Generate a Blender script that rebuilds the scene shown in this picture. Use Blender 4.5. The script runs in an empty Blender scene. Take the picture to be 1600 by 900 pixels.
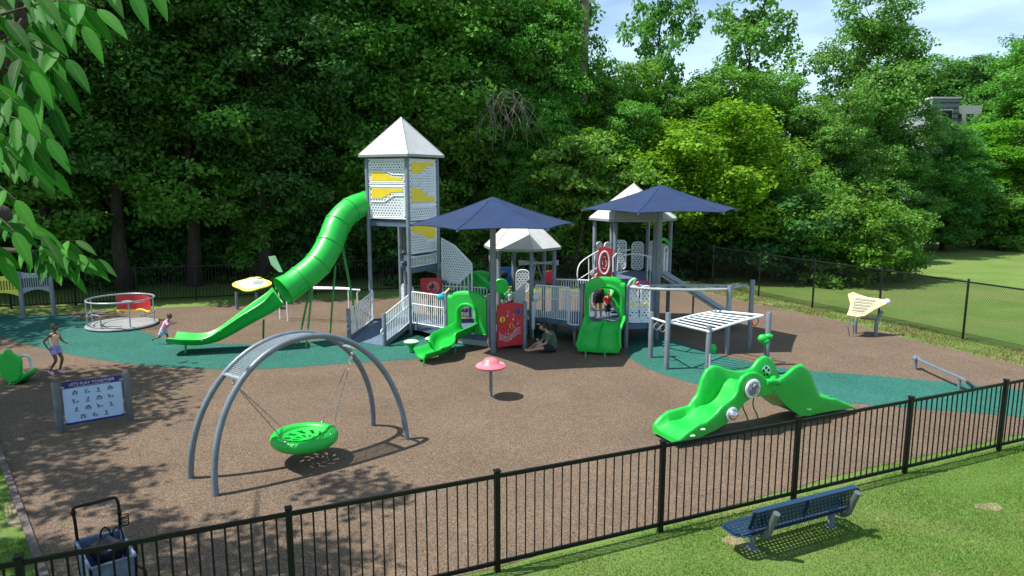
import bpy, bmesh, math, random
import numpy as np
from mathutils import Vector, Matrix, Euler
PI = math.pi
R = math.radians
sc = bpy.context.scene
COL = sc.collection

# ------------------------------------------------------------------ camera
F = 1080.0
TH = math.atan(170 / 1080)
CH = 4.5
cam = bpy.data.cameras.new('camera')
cam.sensor_width = 36.0
cam.lens = 36.0 * F / 1600.0
cam.clip_start = 0.05
cam.clip_end = 3000
camo = bpy.data.objects.new('camera', cam)
COL.objects.link(camo)
camo.location = (0, 0, CH)
camo.rotation_euler = (PI / 2 - TH, 0, 0)
sc.camera = camo

# ------------------------------------------------------------------ light
SUN_EL, SHADOW_AZ = 61.0, 8.0          # shadows fall towards +X, slightly away
sd = Vector((-math.cos(R(SUN_EL)) * math.cos(R(SHADOW_AZ)), -math.cos(R(SUN_EL)) * math.sin(R(SHADOW_AZ)), math.sin(R(SUN_EL))))
sun = bpy.data.lights.new('sun', 'SUN')
sun.energy = 4.6
sun.angle = R(0.53)
sun.color = (1.0, 0.95, 0.87)
suno = bpy.data.objects.new('sun', sun)
COL.objects.link(suno)
suno.rotation_euler = sd.to_track_quat('Z', 'Y').to_euler()
suno.location = (-30, -5, 60)
w = bpy.data.worlds.new('World')
sc.world = w
w.use_nodes = True
nt = w.node_tree
nt.nodes.clear()
sky = nt.nodes.new('ShaderNodeTexSky')
sky.sky_type = 'NISHITA'
sky.sun_disc = False
sky.sun_elevation = R(SUN_EL)
sky.sun_rotation = math.atan2(sd.x, sd.y)
sky.air_density = 1.0
sky.dust_density = 0.6
sky.ozone_density = 1.2
tc = nt.nodes.new('ShaderNodeTexCoord')
mp = nt.nodes.new('ShaderNodeMapping')
mp.inputs['Scale'].default_value = (1.2, 1.2, 5.0)
mp.inputs['Rotation'].default_value = (0.1, 0.06, 0.3)
nz = nt.nodes.new('ShaderNodeTexNoise')
nz.inputs['Scale'].default_value = 2.2
nz.inputs['Detail'].default_value = 7
nz.inputs['Roughness'].default_value = 0.55
cr = nt.nodes.new('ShaderNodeValToRGB')
cr.color_ramp.elements[0].position = 0.42
cr.color_ramp.elements[0].color = (0, 0, 0, 1)
cr.color_ramp.elements[1].position = 0.75
cr.color_ramp.elements[1].color = (.6, .6, .6, 1)
mx = nt.nodes.new('ShaderNodeMix')
mx.data_type = 'RGBA'
mx.inputs['B'].default_value = (7.2, 9.4, 10.0, 1)
bg = nt.nodes.new('ShaderNodeBackground')
bg.inputs['Strength'].default_value = 0.115
wo = nt.nodes.new('ShaderNodeOutputWorld')
L = nt.links
L.new(tc.outputs['Generated'], mp.inputs['Vector'])
L.new(mp.outputs['Vector'], nz.inputs['Vector'])
L.new(nz.outputs['Fac'], cr.inputs['Fac'])
L.new(cr.outputs['Color'], mx.inputs['Factor'])
L.new(sky.outputs['Color'], mx.inputs['A'])
L.new(mx.outputs['Result'], bg.inputs['Color'])
L.new(bg.outputs['Background'], wo.inputs['Surface'])
sc.view_settings.view_transform = 'Standard'
sc.view_settings.look = 'None'
sc.view_settings.gamma = 1
sc.view_settings.exposure = 0.74
sc.view_settings.use_curve_mapping = False
sc.cycles.max_bounces = 6
sc.cycles.diffuse_bounces = 3
sc.cycles.glossy_bounces = 3
sc.cycles.transmission_bounces = 4
sc.cycles.transparent_max_bounces = 12
sc.cycles.use_denoising = True

# ------------------------------------------------------------------ pixel -> world helpers (authoring only)
_c, _s = math.cos(TH), math.sin(TH)
def ray(px, py):
    y = -(py - 450) / F
    return Vector(((px - 800) / F, _c + y * _s, -_s + y * _c))
def G(px, py, z=0.0):                  # point of the plane z under this pixel
    r = ray(px, py); t = (z - CH) / r.z
    return Vector((r.x * t, r.y * t, z))
def P(px, py, Y):                      # point at ground distance Y
    r = ray(px, py); t = Y / r.y
    return Vector((r.x * t, Y, CH + r.z * t))
def onplane(px, py, a, b):             # vertical plane through ground points a, b -> (param, z)
    r = ray(px, py)
    dx, dy = b[0] - a[0], b[1] - a[1]
    n = (-dy, dx)
    t = (a[0] * n[0] + a[1] * n[1]) / (r.x * n[0] + r.y * n[1])
    x, y = r.x * t, r.y * t
    return ((x - a[0]) * dx + (y - a[1]) * dy) / (dx * dx + dy * dy), CH + r.z * t

# ------------------------------------------------------------------ materials
def _new(name):
    m = bpy.data.materials.new(name); m.use_nodes = True
    n = m.node_tree
    return m, n, n.nodes['Principled BSDF']
def mixc(n, fac, a, b):
    x = n.nodes.new('ShaderNodeMix'); x.data_type = 'RGBA'
    if fac is not None: n.links.new(fac, x.inputs['Factor'])
    for k, v in (('A', a), ('B', b)):
        if hasattr(v, 'links'): n.links.new(v, x.inputs[k])
        else: x.inputs[k].default_value = (*v, 1)
    return x.outputs['Result']
def noise(n, scale, detail=4, rough=.5, vec='Object', stretch=None):
    t = n.nodes.new('ShaderNodeTexCoord')
    o = t.outputs[vec]
    if stretch:
        mm = n.nodes.new('ShaderNodeMapping'); mm.inputs['Scale'].default_value = stretch
        n.links.new(o, mm.inputs['Vector']); o = mm.outputs['Vector']
    z = n.nodes.new('ShaderNodeTexNoise')
    z.inputs['Scale'].default_value = scale; z.inputs['Detail'].default_value = detail; z.inputs['Roughness'].default_value = rough
    n.links.new(o, z.inputs['Vector'])
    return z.outputs['Fac']
def ramp(n, src, p0, p1, c0=(0, 0, 0), c1=(1, 1, 1)):
    r = n.nodes.new('ShaderNodeValToRGB')
    r.color_ramp.elements[0].position = p0; r.color_ramp.elements[1].position = p1
    r.color_ramp.elements[0].color = (*c0, 1); r.color_ramp.elements[1].color = (*c1, 1)
    n.links.new(src, r.inputs['Fac'])
    return r.outputs['Color']
def bump(n, b, src, strength, dist=.01):
    u = n.nodes.new('ShaderNodeBump'); u.inputs['Strength'].default_value = strength; u.inputs['Distance'].default_value = dist
    n.links.new(src, u.inputs['Height']); n.links.new(u.outputs['Normal'], b.inputs['Normal'])
def plain(name, col, rough=.5, metal=0.0, var=.12, scale=6, bmp=0.0, bscale=60, spec=.5, coat=0):
    m, n, b = _new(name)
    dark = tuple(c * (1 - var) for c in col); lite = tuple(min(1, c * (1 + var)) for c in col)
    f = noise(n, scale, 5, .6)
    n.links.new(mixc(n, ramp(n, f, .35, .65), dark, lite), b.inputs['Base Color'])
    f2 = noise(n, scale * 2.3, 4, .6)
    rr = n.nodes.new('ShaderNodeMapRange'); rr.inputs['To Min'].default_value = max(0, rough - .1); rr.inputs['To Max'].default_value = min(1, rough + .12)
    n.links.new(f2, rr.inputs['Value']); n.links.new(rr.outputs['Result'], b.inputs['Roughness'])
    b.inputs['Metallic'].default_value = metal
    b.inputs['Specular IOR Level'].default_value = spec
    b.inputs['Coat Weight'].default_value = coat
    if bmp: bump(n, b, noise(n, bscale, 3), bmp, .005)
    return m
def speckled(name, cols, cell=130, rough=.9, big=.10, bmp=.25):
    m, n, b = _new(name)
    t = n.nodes.new('ShaderNodeTexCoord')
    v = n.nodes.new('ShaderNodeTexVoronoi'); v.inputs['Scale'].default_value = cell
    n.links.new(t.outputs['Object'], v.inputs['Vector'])
    sep = n.nodes.new('ShaderNodeSeparateColor'); n.links.new(v.outputs['Color'], sep.inputs['Color'])
    r = n.nodes.new('ShaderNodeValToRGB'); r.color_ramp.interpolation = 'CONSTANT'
    e = r.color_ramp.elements
    e[0].color = (*cols[0], 1); e[1].position = 1 / len(cols); e[1].color = (*cols[1], 1)
    for i in range(2, len(cols)):
        q = e.new(i / len(cols)); q.color = (*cols[i], 1)
    n.links.new(sep.outputs['Red'], r.inputs['Fac'])
    # second coarser grain keeps it lively at a distance
    f1 = ramp(n, noise(n, 38, 5, .7), .3, .7, (1 - big,) * 3, (1 + big,) * 3)
    f2 = ramp(n, noise(n, .55, 7, .68), .3, .72, (.80, .79, .78), (1.12, 1.10, 1.08))
    m1 = n.nodes.new('ShaderNodeMix'); m1.data_type = 'RGBA'; m1.blend_type = 'MULTIPLY'; m1.inputs['Factor'].default_value = 1
    n.links.new(r.outputs['Color'], m1.inputs['A']); n.links.new(f1, m1.inputs['B'])
    m2 = n.nodes.new('ShaderNodeMix'); m2.data_type = 'RGBA'; m2.blend_type = 'MULTIPLY'; m2.inputs['Factor'].default_value = 1
    n.links.new(m1.outputs['Result'], m2.inputs['A']); n.links.new(f2, m2.inputs['B'])
    n.links.new(m2.outputs['Result'], b.inputs['Base Color'])
    b.inputs['Roughness'].default_value = rough
    b.inputs['Specular IOR Level'].default_value = .25
    bump(n, b, v.outputs['Distance'], bmp, .01)
    return m
def grassmat(name):
    m, n, b = _new(name)
    f = noise(n, .35, 6, .62)
    g = mixc(n, ramp(n, f, .38, .64), (.105, .185, .036), (.15, .235, .058))
    f4 = noise(n, .22, 6, .65, stretch=(.35, 1.5, 1))
    g = mixc(n, ramp(n, f4, .48, .66), g, (.185, .20, .075))
    f2 = noise(n, 1.3, 6, .7)
    g2 = mixc(n, ramp(n, f2, .58, .74), g, (.21, .19, .09))
    f3 = noise(n, 34, 6, .8, stretch=(1, .6, 1))
    f3r = ramp(n, f3, .33, .68, (.62, .66, .6), (1.3, 1.25, 1.2))
    q = n.nodes.new('ShaderNodeMix'); q.data_type = 'RGBA'; q.blend_type = 'MULTIPLY'; q.inputs['Factor'].default_value = 1
    n.links.new(g2, q.inputs['A']); n.links.new(f3r, q.inputs['B'])
    n.links.new(q.outputs['Result'], b.inputs['Base Color'])
    b.inputs['Roughness'].default_value = .9; b.inputs['Specular IOR Level'].default_value = .2
    bump(n, b, f3, .7, .04)
    return m
def leafmat(name, c0, c1, trans=.35, rough=.6, spec=.16):
    m, n, b = _new(name)
    a = n.nodes.new('ShaderNodeAttribute'); a.attribute_name = 'tint'
    sep = n.nodes.new('ShaderNodeSeparateColor'); n.links.new(a.outputs['Color'], sep.inputs['Color'])
    oi = n.nodes.new('ShaderNodeObjectInfo')
    col = mixc(n, sep.outputs['Red'], c0, c1)
    h = n.nodes.new('ShaderNodeHueSaturation')
    mr = n.nodes.new('ShaderNodeMapRange'); mr.inputs['To Min'].default_value = .485; mr.inputs['To Max'].default_value = .515
    n.links.new(oi.outputs['Random'], mr.inputs['Value']); n.links.new(mr.outputs['Result'], h.inputs['Hue'])
    mv = n.nodes.new('ShaderNodeMapRange'); mv.inputs['To Min'].default_value = .55; mv.inputs['To Max'].default_value = 1.45
    n.links.new(sep.outputs['Green'], mv.inputs['Value']); n.links.new(mv.outputs['Result'], h.inputs['Value'])
    n.links.new(col, h.inputs['Color'])
    n.links.new(h.outputs['Color'], b.inputs['Base Color'])
    b.inputs['Roughness'].default_value = rough
    b.inputs['Specular IOR Level'].default_value = spec
    tr = n.nodes.new('ShaderNodeBsdfTranslucent')
    q = n.nodes.new('ShaderNodeMix'); q.data_type = 'RGBA'; q.blend_type = 'MULTIPLY'; q.inputs['Factor'].default_value = 1
    q.inputs['B'].default_value = (1.3, 1.5, .5, 1)
    n.links.new(h.outputs['Color'], q.inputs['A']); n.links.new(q.outputs['Result'], tr.inputs['Color'])
    ms = n.nodes.new('ShaderNodeMixShader'); ms.inputs['Fac'].default_value = trans
    n.links.new(b.outputs['BSDF'], ms.inputs[1]); n.links.new(tr.outputs['BSDF'], ms.inputs[2])
    n.links.new(ms.outputs['Shader'], n.nodes['Material Output'].inputs['Surface'])
    return m
def bark(name, col):
    m, n, b = _new(name)
    f = noise(n, 9, 6, .7, stretch=(1, 1, .25))
    n.links.new(mixc(n, ramp(n, f, .35, .65), tuple(c * .45 for c in col), col), b.inputs['Base Color'])
    b.inputs['Roughness'].default_value = .9
    bump(n, b, f, .8, .03)
    return m
def holes(name, col, sx=.10, sz=.075, hx=.25, hz=.27, rough=.45):
    """plastic / steel sheet perforated by small rounded slots in its local xz plane"""
    m, n, b = _new(name)
    b.inputs['Base Color'].default_value = (*col, 1); b.inputs['Roughness'].default_value = rough
    t = n.nodes.new('ShaderNodeTexCoord')
    s = n.nodes.new('ShaderNodeSeparateXYZ'); n.links.new(t.outputs['Object'], s.inputs['Vector'])
    def M(op, a, bb=None):
        x = n.nodes.new('ShaderNodeMath'); x.operation = op
        for i, v in enumerate((a, bb)):
            if v is None: continue
            if isinstance(v, (int, float)): x.inputs[i].default_value = v
            else: n.links.new(v, x.inputs[i])
        return x.outputs[0]
    zc = M('DIVIDE', s.outputs['Z'], sz)
    row = M('FLOOR', zc)
    odd = M('MULTIPLY', M('MODULO', M('ABSOLUTE', row), 2), .5)
    xc = M('ADD', M('DIVIDE', s.outputs['X'], sx), odd)
    fx = M('ABSOLUTE', M('SUBTRACT', M('FRACT', M('ADD', xc, 100)), .5))
    fz = M('ABSOLUTE', M('SUBTRACT', M('FRACT', M('ADD', zc, 100)), .5))
    inx = M('LESS_THAN', fx, hx); inz = M('LESS_THAN', fz, hz)
    msk = M('MULTIPLY', inx, inz)
    tr = n.nodes.new('ShaderNodeBsdfTransparent')
    ms = n.nodes.new('ShaderNodeMixShader')
    n.links.new(msk, ms.inputs['Fac']); n.links.new(b.outputs['BSDF'], ms.inputs[1]); n.links.new(tr.outputs['BSDF'], ms.inputs[2])
    n.links.new(ms.outputs['Shader'], n.nodes['Material Output'].inputs['Surface'])
    return m

M = {}
M['rubber'] = speckled('brown_rubber_crumb', [(.080, .056, .038), (.122, .087, .060), (.168, .122, .086), (.105, .075, .051), (.205, .155, .112)], 80)
M['teal'] = speckled('green_rubber_crumb', [(.010, .075, .058), (.018, .115, .092), (.026, .145, .115), (.014, .095, .075), (.045, .185, .15)], 75)
M['kerb'] = plain('kerb_timber', (.115, .09, .082), .85, var=.35, scale=9, bmp=.4)
M['lawn'] = grassmat('lawn_grass')
M['blade'] = leafmat('grass_blade', (.100, .200, .034), (.175, .29, .060), .25)
M['dryblade'] = leafmat('dry_grass_blade', (.13, .15, .04), (.26, .23, .11), .25)
M['dirt'] = plain('bare_dirt', (.24, .19, .11), .95, var=.3, scale=3, bmp=.4)
def worn(name, col, rough=.34):
    m, n, b = _new(name)
    f = noise(n, 2.2, 7, .68); base = mixc(n, ramp(n, f, .35, .68), tuple(c * .86 for c in col), tuple(min(1, c * 1.06) for c in col))
    f2 = noise(n, 7, 8, .75, stretch=(1, 1, .35)); fade = tuple(min(1, c * .9 + .045) for c in col)
    c2 = mixc(n, ramp(n, f2, .55, .72, c1=(.55, .55, .55)), base, fade)
    f3 = noise(n, 30, 6, .7); n.links.new(mixc(n, ramp(n, f3, .66, .74, c1=(.35, .35, .35)), c2, tuple(c * .5 + .02 for c in col)), b.inputs['Base Color'])
    rr = n.nodes.new('ShaderNodeMapRange'); rr.inputs['To Min'].default_value = rough - .08; rr.inputs['To Max'].default_value = rough + .22
    n.links.new(f2, rr.inputs['Value']); n.links.new(rr.outputs['Result'], b.inputs['Roughness'])
    bump(n, b, noise(n, 5, 3), .08, .02)
    return m
M['green'] = worn('green_plastic', (.012, .47, .05))
M['green_d'] = plain('dark_green_steel', (.02, .24, .05), .35, var=.08)
M['mint'] = plain('pale_green_plastic', (.42, .72, .42), .4, var=.06)
M['steel'] = plain('grey_coated_steel', (.16, .19, .22), .38, metal=.15, var=.12, scale=5)
M['steel_d'] = plain('dark_grey_steel', (.10, .115, .125), .45, metal=.15, var=.15)
M['discgrey'] = plain('worn_grey_platform', (.24, .255, .26), .6, var=.18, scale=4)
M['steel_l'] = plain('light_grey_steel', (.30, .35, .39), .35, metal=.2, var=.1, scale=5)
M['white'] = plain('white_coated_steel', (.80, .83, .86), .4, var=.06)
M['plast_w'] = plain('white_plastic', (.70, .74, .78), .4, var=.05)
M['perf'] = holes('perforated_white_panel', (.74, .79, .84))
M['yellow'] = plain('yellow_plastic', (.80, .60, .02), .4, var=.06)
M['pale_yellow'] = plain('pale_yellow_plastic', (.80, .66, .30), .45, var=.06)
M['lemon'] = plain('lemon_plastic', (.75, .70, .10), .45, var=.06)
M['red'] = plain('red_plastic', (.52, .025, .035), .4, var=.08)
M['blue'] = plain('blue_plastic', (.03, .12, .38), .4)
M['orange'] = plain('orange_plastic', (.75, .22, .03), .5)
M['black'] = plain('black_powder_coat', (.0045, .005, .006), .42, var=.2, scale=8, spec=.3)
M['roof'] = worn('pale_roof_panel', (.62, .61, .58), .5)
M['roof_edge'] = plain('grey_roof_edge', (.24, .26, .29), .4, var=.1)
M['deck'] = holes('perforated_blue_deck', (.075, .12, .19), .05, .05, .2, .2)
M['deck_s'] = plain('blue_grey_deck', (.085, .13, .20), .6, var=.15, scale=8)
M['deckpale'] = plain('pale_grey_panel', (.34, .36, .37), .5, var=.1)
M['canvas'] = plain('navy_shade_cloth', (.007, .025, .082), .9, var=.14, scale=1.3, bmp=.3, bscale=90)
M['navy'] = plain('navy_coated_steel', (.010, .035, .088), .35, var=.12)
M['chrome'] = plain('polished_steel', (.75, .76, .78), .15, metal=1, var=.03)
M['slide_steel'] = plain('brushed_slide_steel', (.40, .36, .31), .42, metal=.5, var=.1)
M['chain'] = plain('galvanised_chain', (.22, .22, .21), .45, metal=.6)
M['skin_d'] = plain('brown_skin', (.16, .075, .042), .5, var=.06)
M['skin_l'] = plain('fair_skin', (.50, .28, .19), .5, var=.05)
M['hair'] = plain('black_hair', (.012, .010, .009), .6, var=.3, scale=40, bmp=.5)
M['hair_g'] = plain('grey_hair', (.22, .20, .19), .7, var=.3, scale=40, bmp=.5)
M['peach'] = plain('peach_cloth', (.78, .47, .32), .9)
M['pink'] = plain('pink_cloth', (.70, .36, .50), .9)
M['lilac'] = plain('lilac_cloth', (.33, .30, .58), .9)
M['paleblue'] = plain('pale_blue_cloth', (.40, .50, .66), .9)
M['olive'] = plain('olive_cloth', (.08, .13, .085), .9)
M['darkcloth'] = plain('dark_cloth', (.016, .018, .026), .9)
M['whitecloth'] = plain('white_cloth', (.6, .62, .66), .9)
M['orangecloth'] = plain('orange_cloth', (.80, .17, .04), .9)
M['greycanvas'] = plain('grey_blue_canvas', (.12, .16, .23), .9, var=.2, scale=12, bmp=.4)
M['signblue'] = plain('pale_blue_sign_face', (.42, .58, .80), .4, var=.03)
M['signnavy'] = plain('violet_navy_sign_band', (.025, .018, .16), .4)
M['bark'] = bark('tree_bark', (.07, .056, .042))  # tone lowered to put the shadow on the wood's trunks into the bark
M['barkpale'] = bark('pale_bark', (.26, .22, .17))
M['wall_pale'] = plain('pale_render', (.60, .60, .58), .8)
M['wall_grey'] = plain('grey_cladding', (.26, .29, .32), .7)
M['glass'] = plain('dark_window_glass', (.02, .03, .04), .1)
M['rose'] = plain('rose_plastic', (.72, .17, .20), .3, var=.1)
M['cyan'] = plain('cyan_cloth', (.02, .40, .55), .7)

# ------------------------------------------------------------------ mesh builder
def tag(o, label=None, cat=None, group=None, kind=None):
    if label: o['label'] = label
    if cat: o['category'] = cat
    if group: o['group'] = group
    if kind: o['kind'] = kind
    return o
class Root:
    """an Empty at the thing's base; parts are authored in world space"""
    def __init__(s, name, loc, label, cat, group=None):
        s.o = bpy.data.objects.new(name, None); COL.objects.link(s.o)
        s.loc = Vector((loc[0], loc[1], loc[2] if len(loc) > 2 else 0)); s.o.location = s.loc
        s.o.empty_display_size = .2
        tag(s.o, label, cat, group)
def basis(d):
    d = Vector(d).normalized()
    up = Vector((0, 0, 1)) if abs(d.z) < .95 else Vector((1, 0, 0))
    a = d.cross(up).normalized(); b = a.cross(d).normalized()
    return a, b
class MB:
    def __init__(s): s.v = []; s.f = []; s.mi = []
    def add(s, vs, fs, mi=0):
        k = len(s.v); s.v += [Vector(p) for p in vs]; s.f += [[i + k for i in f] for f in fs]; s.mi += [mi] * len(fs)
        return s
    def box(s, c, size, rz=0, mi=0, mat=None):
        x, y, z = size[0] / 2, size[1] / 2, size[2] / 2
        m = mat or Matrix.Rotation(rz, 3, 'Z'); c = Vector(c)
        vs = [c + m @ Vector((i * x, j * y, k * z)) for k in (-1, 1) for j in (-1, 1) for i in (-1, 1)]
        return s.add(vs, [(0, 2, 3, 1), (4, 5, 7, 6), (0, 1, 5, 4), (1, 3, 7, 5), (3, 2, 6, 7), (2, 0, 4, 6)], mi)
    def bar(s, p0, p1, wd, th, mi=0):     # rectangular bar; wd horizontal, th vertical-ish
        p0, p1 = Vector(p0), Vector(p1); a, b = basis(p1 - p0)
        vs = [p + a * i * wd / 2 + b * j * th / 2 for p in (p0, p1) for i, j in ((-1, -1), (1, -1), (1, 1), (-1, 1))]
        return s.add(vs, [(3, 2, 1, 0), (4, 5, 6, 7), (0, 1, 5, 4), (1, 2, 6, 5), (2, 3, 7, 6), (3, 0, 4, 7)], mi)
    def tube(s, path, r, n=12, caps=True, closed=False, mi=0):
        path = [Vector(p) for p in path]; m = len(path)
        rr = r if isinstance(r, (list, tuple)) else [r] * m
        vs = []; A = None
        for i in range(m):
            if closed: d = path[(i + 1) % m] - path[i - 1]
            else: d = path[min(i + 1, m - 1)] - path[max(i - 1, 0)]
            if d.length < 1e-9: d = Vector((0, 0, 1))
            d.normalize()
            if A is None: A, B = basis(d)
            else:
                A = A - d * A.dot(d)
                if A.length < 1e-6: A, B = basis(d)
                A.normalize(); B = A.cross(d)
            vs += [path[i] + (A * math.cos(2 * PI * k / n) + B * math.sin(2 * PI * k / n)) * rr[i] for k in range(n)]
        fs = []
        for i in range(m if closed else m - 1):
            for k in range(n):
                a = i * n + k; b = i * n + (k + 1) % n; j = ((i + 1) % m) * n
                fs.append((a, b, j + (k + 1) % n, j + k))
        if caps and not closed:
            fs.append(tuple(range(n - 1, -1, -1))); fs.append(tuple((m - 1) * n + k for k in range(n)))
        return s.add(vs, fs, mi)
    def post(s, xy, z0, z1, r, n=16, cap=True, mi=0):
        x, y = xy[0], xy[1]
        pts = [(x, y, z0), (x, y, z1)]; rr = [r, r]
        if cap: pts = [(x, y, z0), (x, y, z1 - r * .35), (x, y, z1 - r * .1), (x, y, z1)]; rr = [r, r, r * .85, r * .45]
        return s.tube(pts, rr, n, mi=mi)
    def ball(s, c, r, sx=1, sy=1, sz=1, nu=16, nv=10, mi=0, rot=None):
        c = Vector(c); vs = [Vector((0, 0, -1))]
        for j in range(1, nv):
            t = -PI / 2 + PI * j / nv
            vs += [Vector((math.cos(t) * math.cos(2 * PI * k / nu), math.cos(t) * math.sin(2 * PI * k / nu), math.sin(t))) for k in range(nu)]
        vs.append(Vector((0, 0, 1)))
        m = rot or Matrix.Identity(3)
        vs = [c + m @ Vector((p.x * r * sx, p.y * r * sy, p.z * r * sz)) for p in vs]
        fs = [(0, 1 + (k + 1) % nu, 1 + k) for k in range(nu)]
        for j in range(nv - 2):
            for k in range(nu):
                a = 1 + j * nu + k; b = 1 + j * nu + (k + 1) % nu
                fs.append((a, b, b + nu, a + nu))
        t = len(vs) - 1; q = 1 + (nv - 2) * nu
        fs += [(t, q + k, q + (k + 1) % nu) for k in range(nu)]
        return s.add(vs, fs, mi)
    def lathe(s, c, prof, n=32, mi=0):     # profile of (r, z)
        c = Vector(c); vs = []
        for r, z in prof: vs += [c + Vector((r * math.cos(2 * PI * k / n), r * math.sin(2 * PI * k / n), z)) for k in range(n)]
        fs = []
        for i in range(len(prof) - 1):
            for k in range(n):
                a = i * n + k; b = i * n + (k + 1) % n
                fs.append((a, b, b + n, a + n))
        if prof[0][0] > 1e-6: fs.append(tuple(range(n - 1, -1, -1)))
        if prof[-1][0] > 1e-6: fs.append(tuple((len(prof) - 1) * n + k for k in range(n)))
        return s.add(vs, fs, mi)
    def prism(s, poly, o, u, v, th, mi=0): # outline in the (u, v) plane at o, thickness along the normal, centred
        o, u, v = Vector(o), Vector(u), Vector(v); w_ = u.cross(v).normalized() * th / 2
        n = len(poly)
        vs = [o + u * a + v * b - w_ for a, b in poly] + [o + u * a + v * b + w_ for a, b in poly]
        fs = [tuple(range(n - 1, -1, -1)), tuple(range(n, 2 * n))] + [(i, (i + 1) % n, n + (i + 1) % n, n + i) for i in range(n)]
        return s.add(vs, fs, mi)
    def sweep(s, rings, closed_ring=True, caps=True, mi=0):
        n = len(rings[0]); vs = [p for r in rings for p in r]; fs = []
        for i in range(len(rings) - 1):
            for k in range(n if closed_ring else n - 1):
                a = i * n + k; b = i * n + (k + 1) % n
                fs.append((a, b, b + n, a + n))
        if caps and closed_ring:
            fs.append(tuple(range(n - 1, -1, -1))); fs.append(tuple((len(rings) - 1) * n + k for k in range(n)))
        return s.add(vs, fs, mi)
    def build(s, name, mats, parent=None, root=None, smooth=35, bevel=0, label=None, recalc=True):
        """parent: Root or part object; verts are world space, made relative to the root's place"""
        if isinstance(parent, Root): root = parent; par = parent.o
        else: par = parent
        if root is None and par is not None: root = ROOTOF[par.name]
        off = root.loc if root is not None else Vector((0, 0, 0))
        if root is None:
            off = Vector((sum(p.x for p in s.v) / len(s.v), sum(p.y for p in s.v) / len(s.v), min(p.z for p in s.v)))
        me = bpy.data.meshes.new(name)
        me.from_pydata([p - off for p in s.v], [], s.f); me.validate()
        mats = mats if isinstance(mats, (list, tuple)) else [mats]
        for m in mats: me.materials.append(M[m])
        if len(me.polygons) == len(s.mi): me.polygons.foreach_set('material_index', s.mi)
        if recalc:
            bm = bmesh.new(); bm.from_mesh(me); bmesh.ops.recalc_face_normals(bm, faces=bm.faces); bm.to_mesh(me); bm.free()
        me.polygons.foreach_set('use_smooth', [smooth > 0] * len(me.polygons))
        if smooth > 0: me.set_sharp_from_angle(angle=R(smooth))
        o = bpy.data.objects.new(name, me); COL.objects.link(o)
        if root is None: o.location = off
        else:
            o.parent = par
            ROOTOF[o.name] = root
        if bevel:
            b = o.modifiers.new('bevel', 'BEVEL'); b.width = bevel; b.segments = 2; b.limit_method = 'ANGLE'; b.angle_limit = R(40)
        if label: o['label'] = label
        return o
ROOTOF = {}
def npmesh(name, verts, faces, mats, tint=None, loc=(0, 0, 0), parent=None, uv=None, smooth=False):
    me = bpy.data.meshes.new(name)
    nv, nf, k = len(verts), len(faces), faces.shape[1]
    me.vertices.add(nv); me.vertices.foreach_set('co', verts.astype(np.float32).ravel())
    me.loops.add(nf * k); me.loops.foreach_set('vertex_index', faces.astype(np.int32).ravel())
    me.polygons.add(nf); me.polygons.foreach_set('loop_start', np.arange(0, nf * k, k, dtype=np.int32))
    me.update(calc_edges=True)
    if smooth: me.polygons.foreach_set('use_smooth', [True] * nf)
    if tint is not None:
        a = me.color_attributes.new('tint', 'FLOAT_COLOR', 'POINT')
        a.data.foreach_set('color', tint.astype(np.float32).ravel())
    if uv is not None:
        u = me.uv_layers.new(name='UVMap'); u.data.foreach_set('uv', uv[faces.ravel()].astype(np.float32).ravel())
    for m in (mats if isinstance(mats, (list, tuple)) else [mats]): me.materials.append(M[m])
    o = bpy.data.objects.new(name, me); COL.objects.link(o); o.location = loc
    if parent is not None: o.parent = parent
    return o
def local_panel(name, mb, mat, root, origin, xdir, parent=None, label=None, smooth=35, bevel=0):
    """mesh authored in its own frame (x along the panel, z up) so that its pattern follows it"""
    me = bpy.data.meshes.new(name); me.from_pydata([p for p in mb.v], [], mb.f); me.validate()
    for m in (mat if isinstance(mat, (list, tuple)) else [mat]): me.materials.append(M[m])
    if len(me.polygons) == len(mb.mi): me.polygons.foreach_set('material_index', mb.mi)
    o = bpy.data.objects.new(name, me); COL.objects.link(o)
    me.polygons.foreach_set('use_smooth', [True] * len(me.polygons)); me.set_sharp_from_angle(angle=R(smooth))
    o.parent = parent or root.o
    o.matrix_basis = Matrix.Translation(Vector(origin) - root.loc) @ Matrix.Rotation(math.atan2(xdir[1], xdir[0]), 4, 'Z')
    if parent is not None: o.matrix_basis = Matrix.Identity(4)
    ROOTOF[o.name] = root
    if bevel:
        b = o.modifiers.new('bevel', 'BEVEL'); b.width = bevel; b.segments = 2; b.limit_method = 'ANGLE'
    if label: o['label'] = label
    return o
def rrect(w_, h_, r=.06, x0=0, z0=0, n=4):
    pts = []
    for cx, cy, a in ((w_ - r, r, -90), (w_ - r, h_ - r, 0), (r, h_ - r, 90), (r, r, 180)):
        pts += [(x0 + cx + r * math.cos(R(a + 90 * i / n)), z0 + cy + r * math.sin(R(a + 90 * i / n))) for i in range(n + 1)]
    return pts
def catmull(pts, n=8):
    pts = [Vector(p) for p in pts]; out = []
    for i in range(len(pts) - 1):
        p0 = pts[max(i - 1, 0)]; p1 = pts[i]; p2 = pts[i + 1]; p3 = pts[min(i + 2, len(pts) - 1)]
        for k in range(n):
            t = k / n
            out.append(.5 * ((2 * p1) + (p2 - p0) * t + (2 * p0 - 5 * p1 + 4 * p2 - p3) * t * t + (3 * p1 - p0 - 3 * p2 + p3) * t ** 3))
    out.append(pts[-1]); return out
def interp(tab, x):
    if x <= tab[0][0]: return tab[0][1]
    for (a, b), (c, d) in zip(tab, tab[1:]):
        if x <= c: return b + (d - b) * (x - a) / max(c - a, 1e-9)
    return tab[-1][1]
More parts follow.
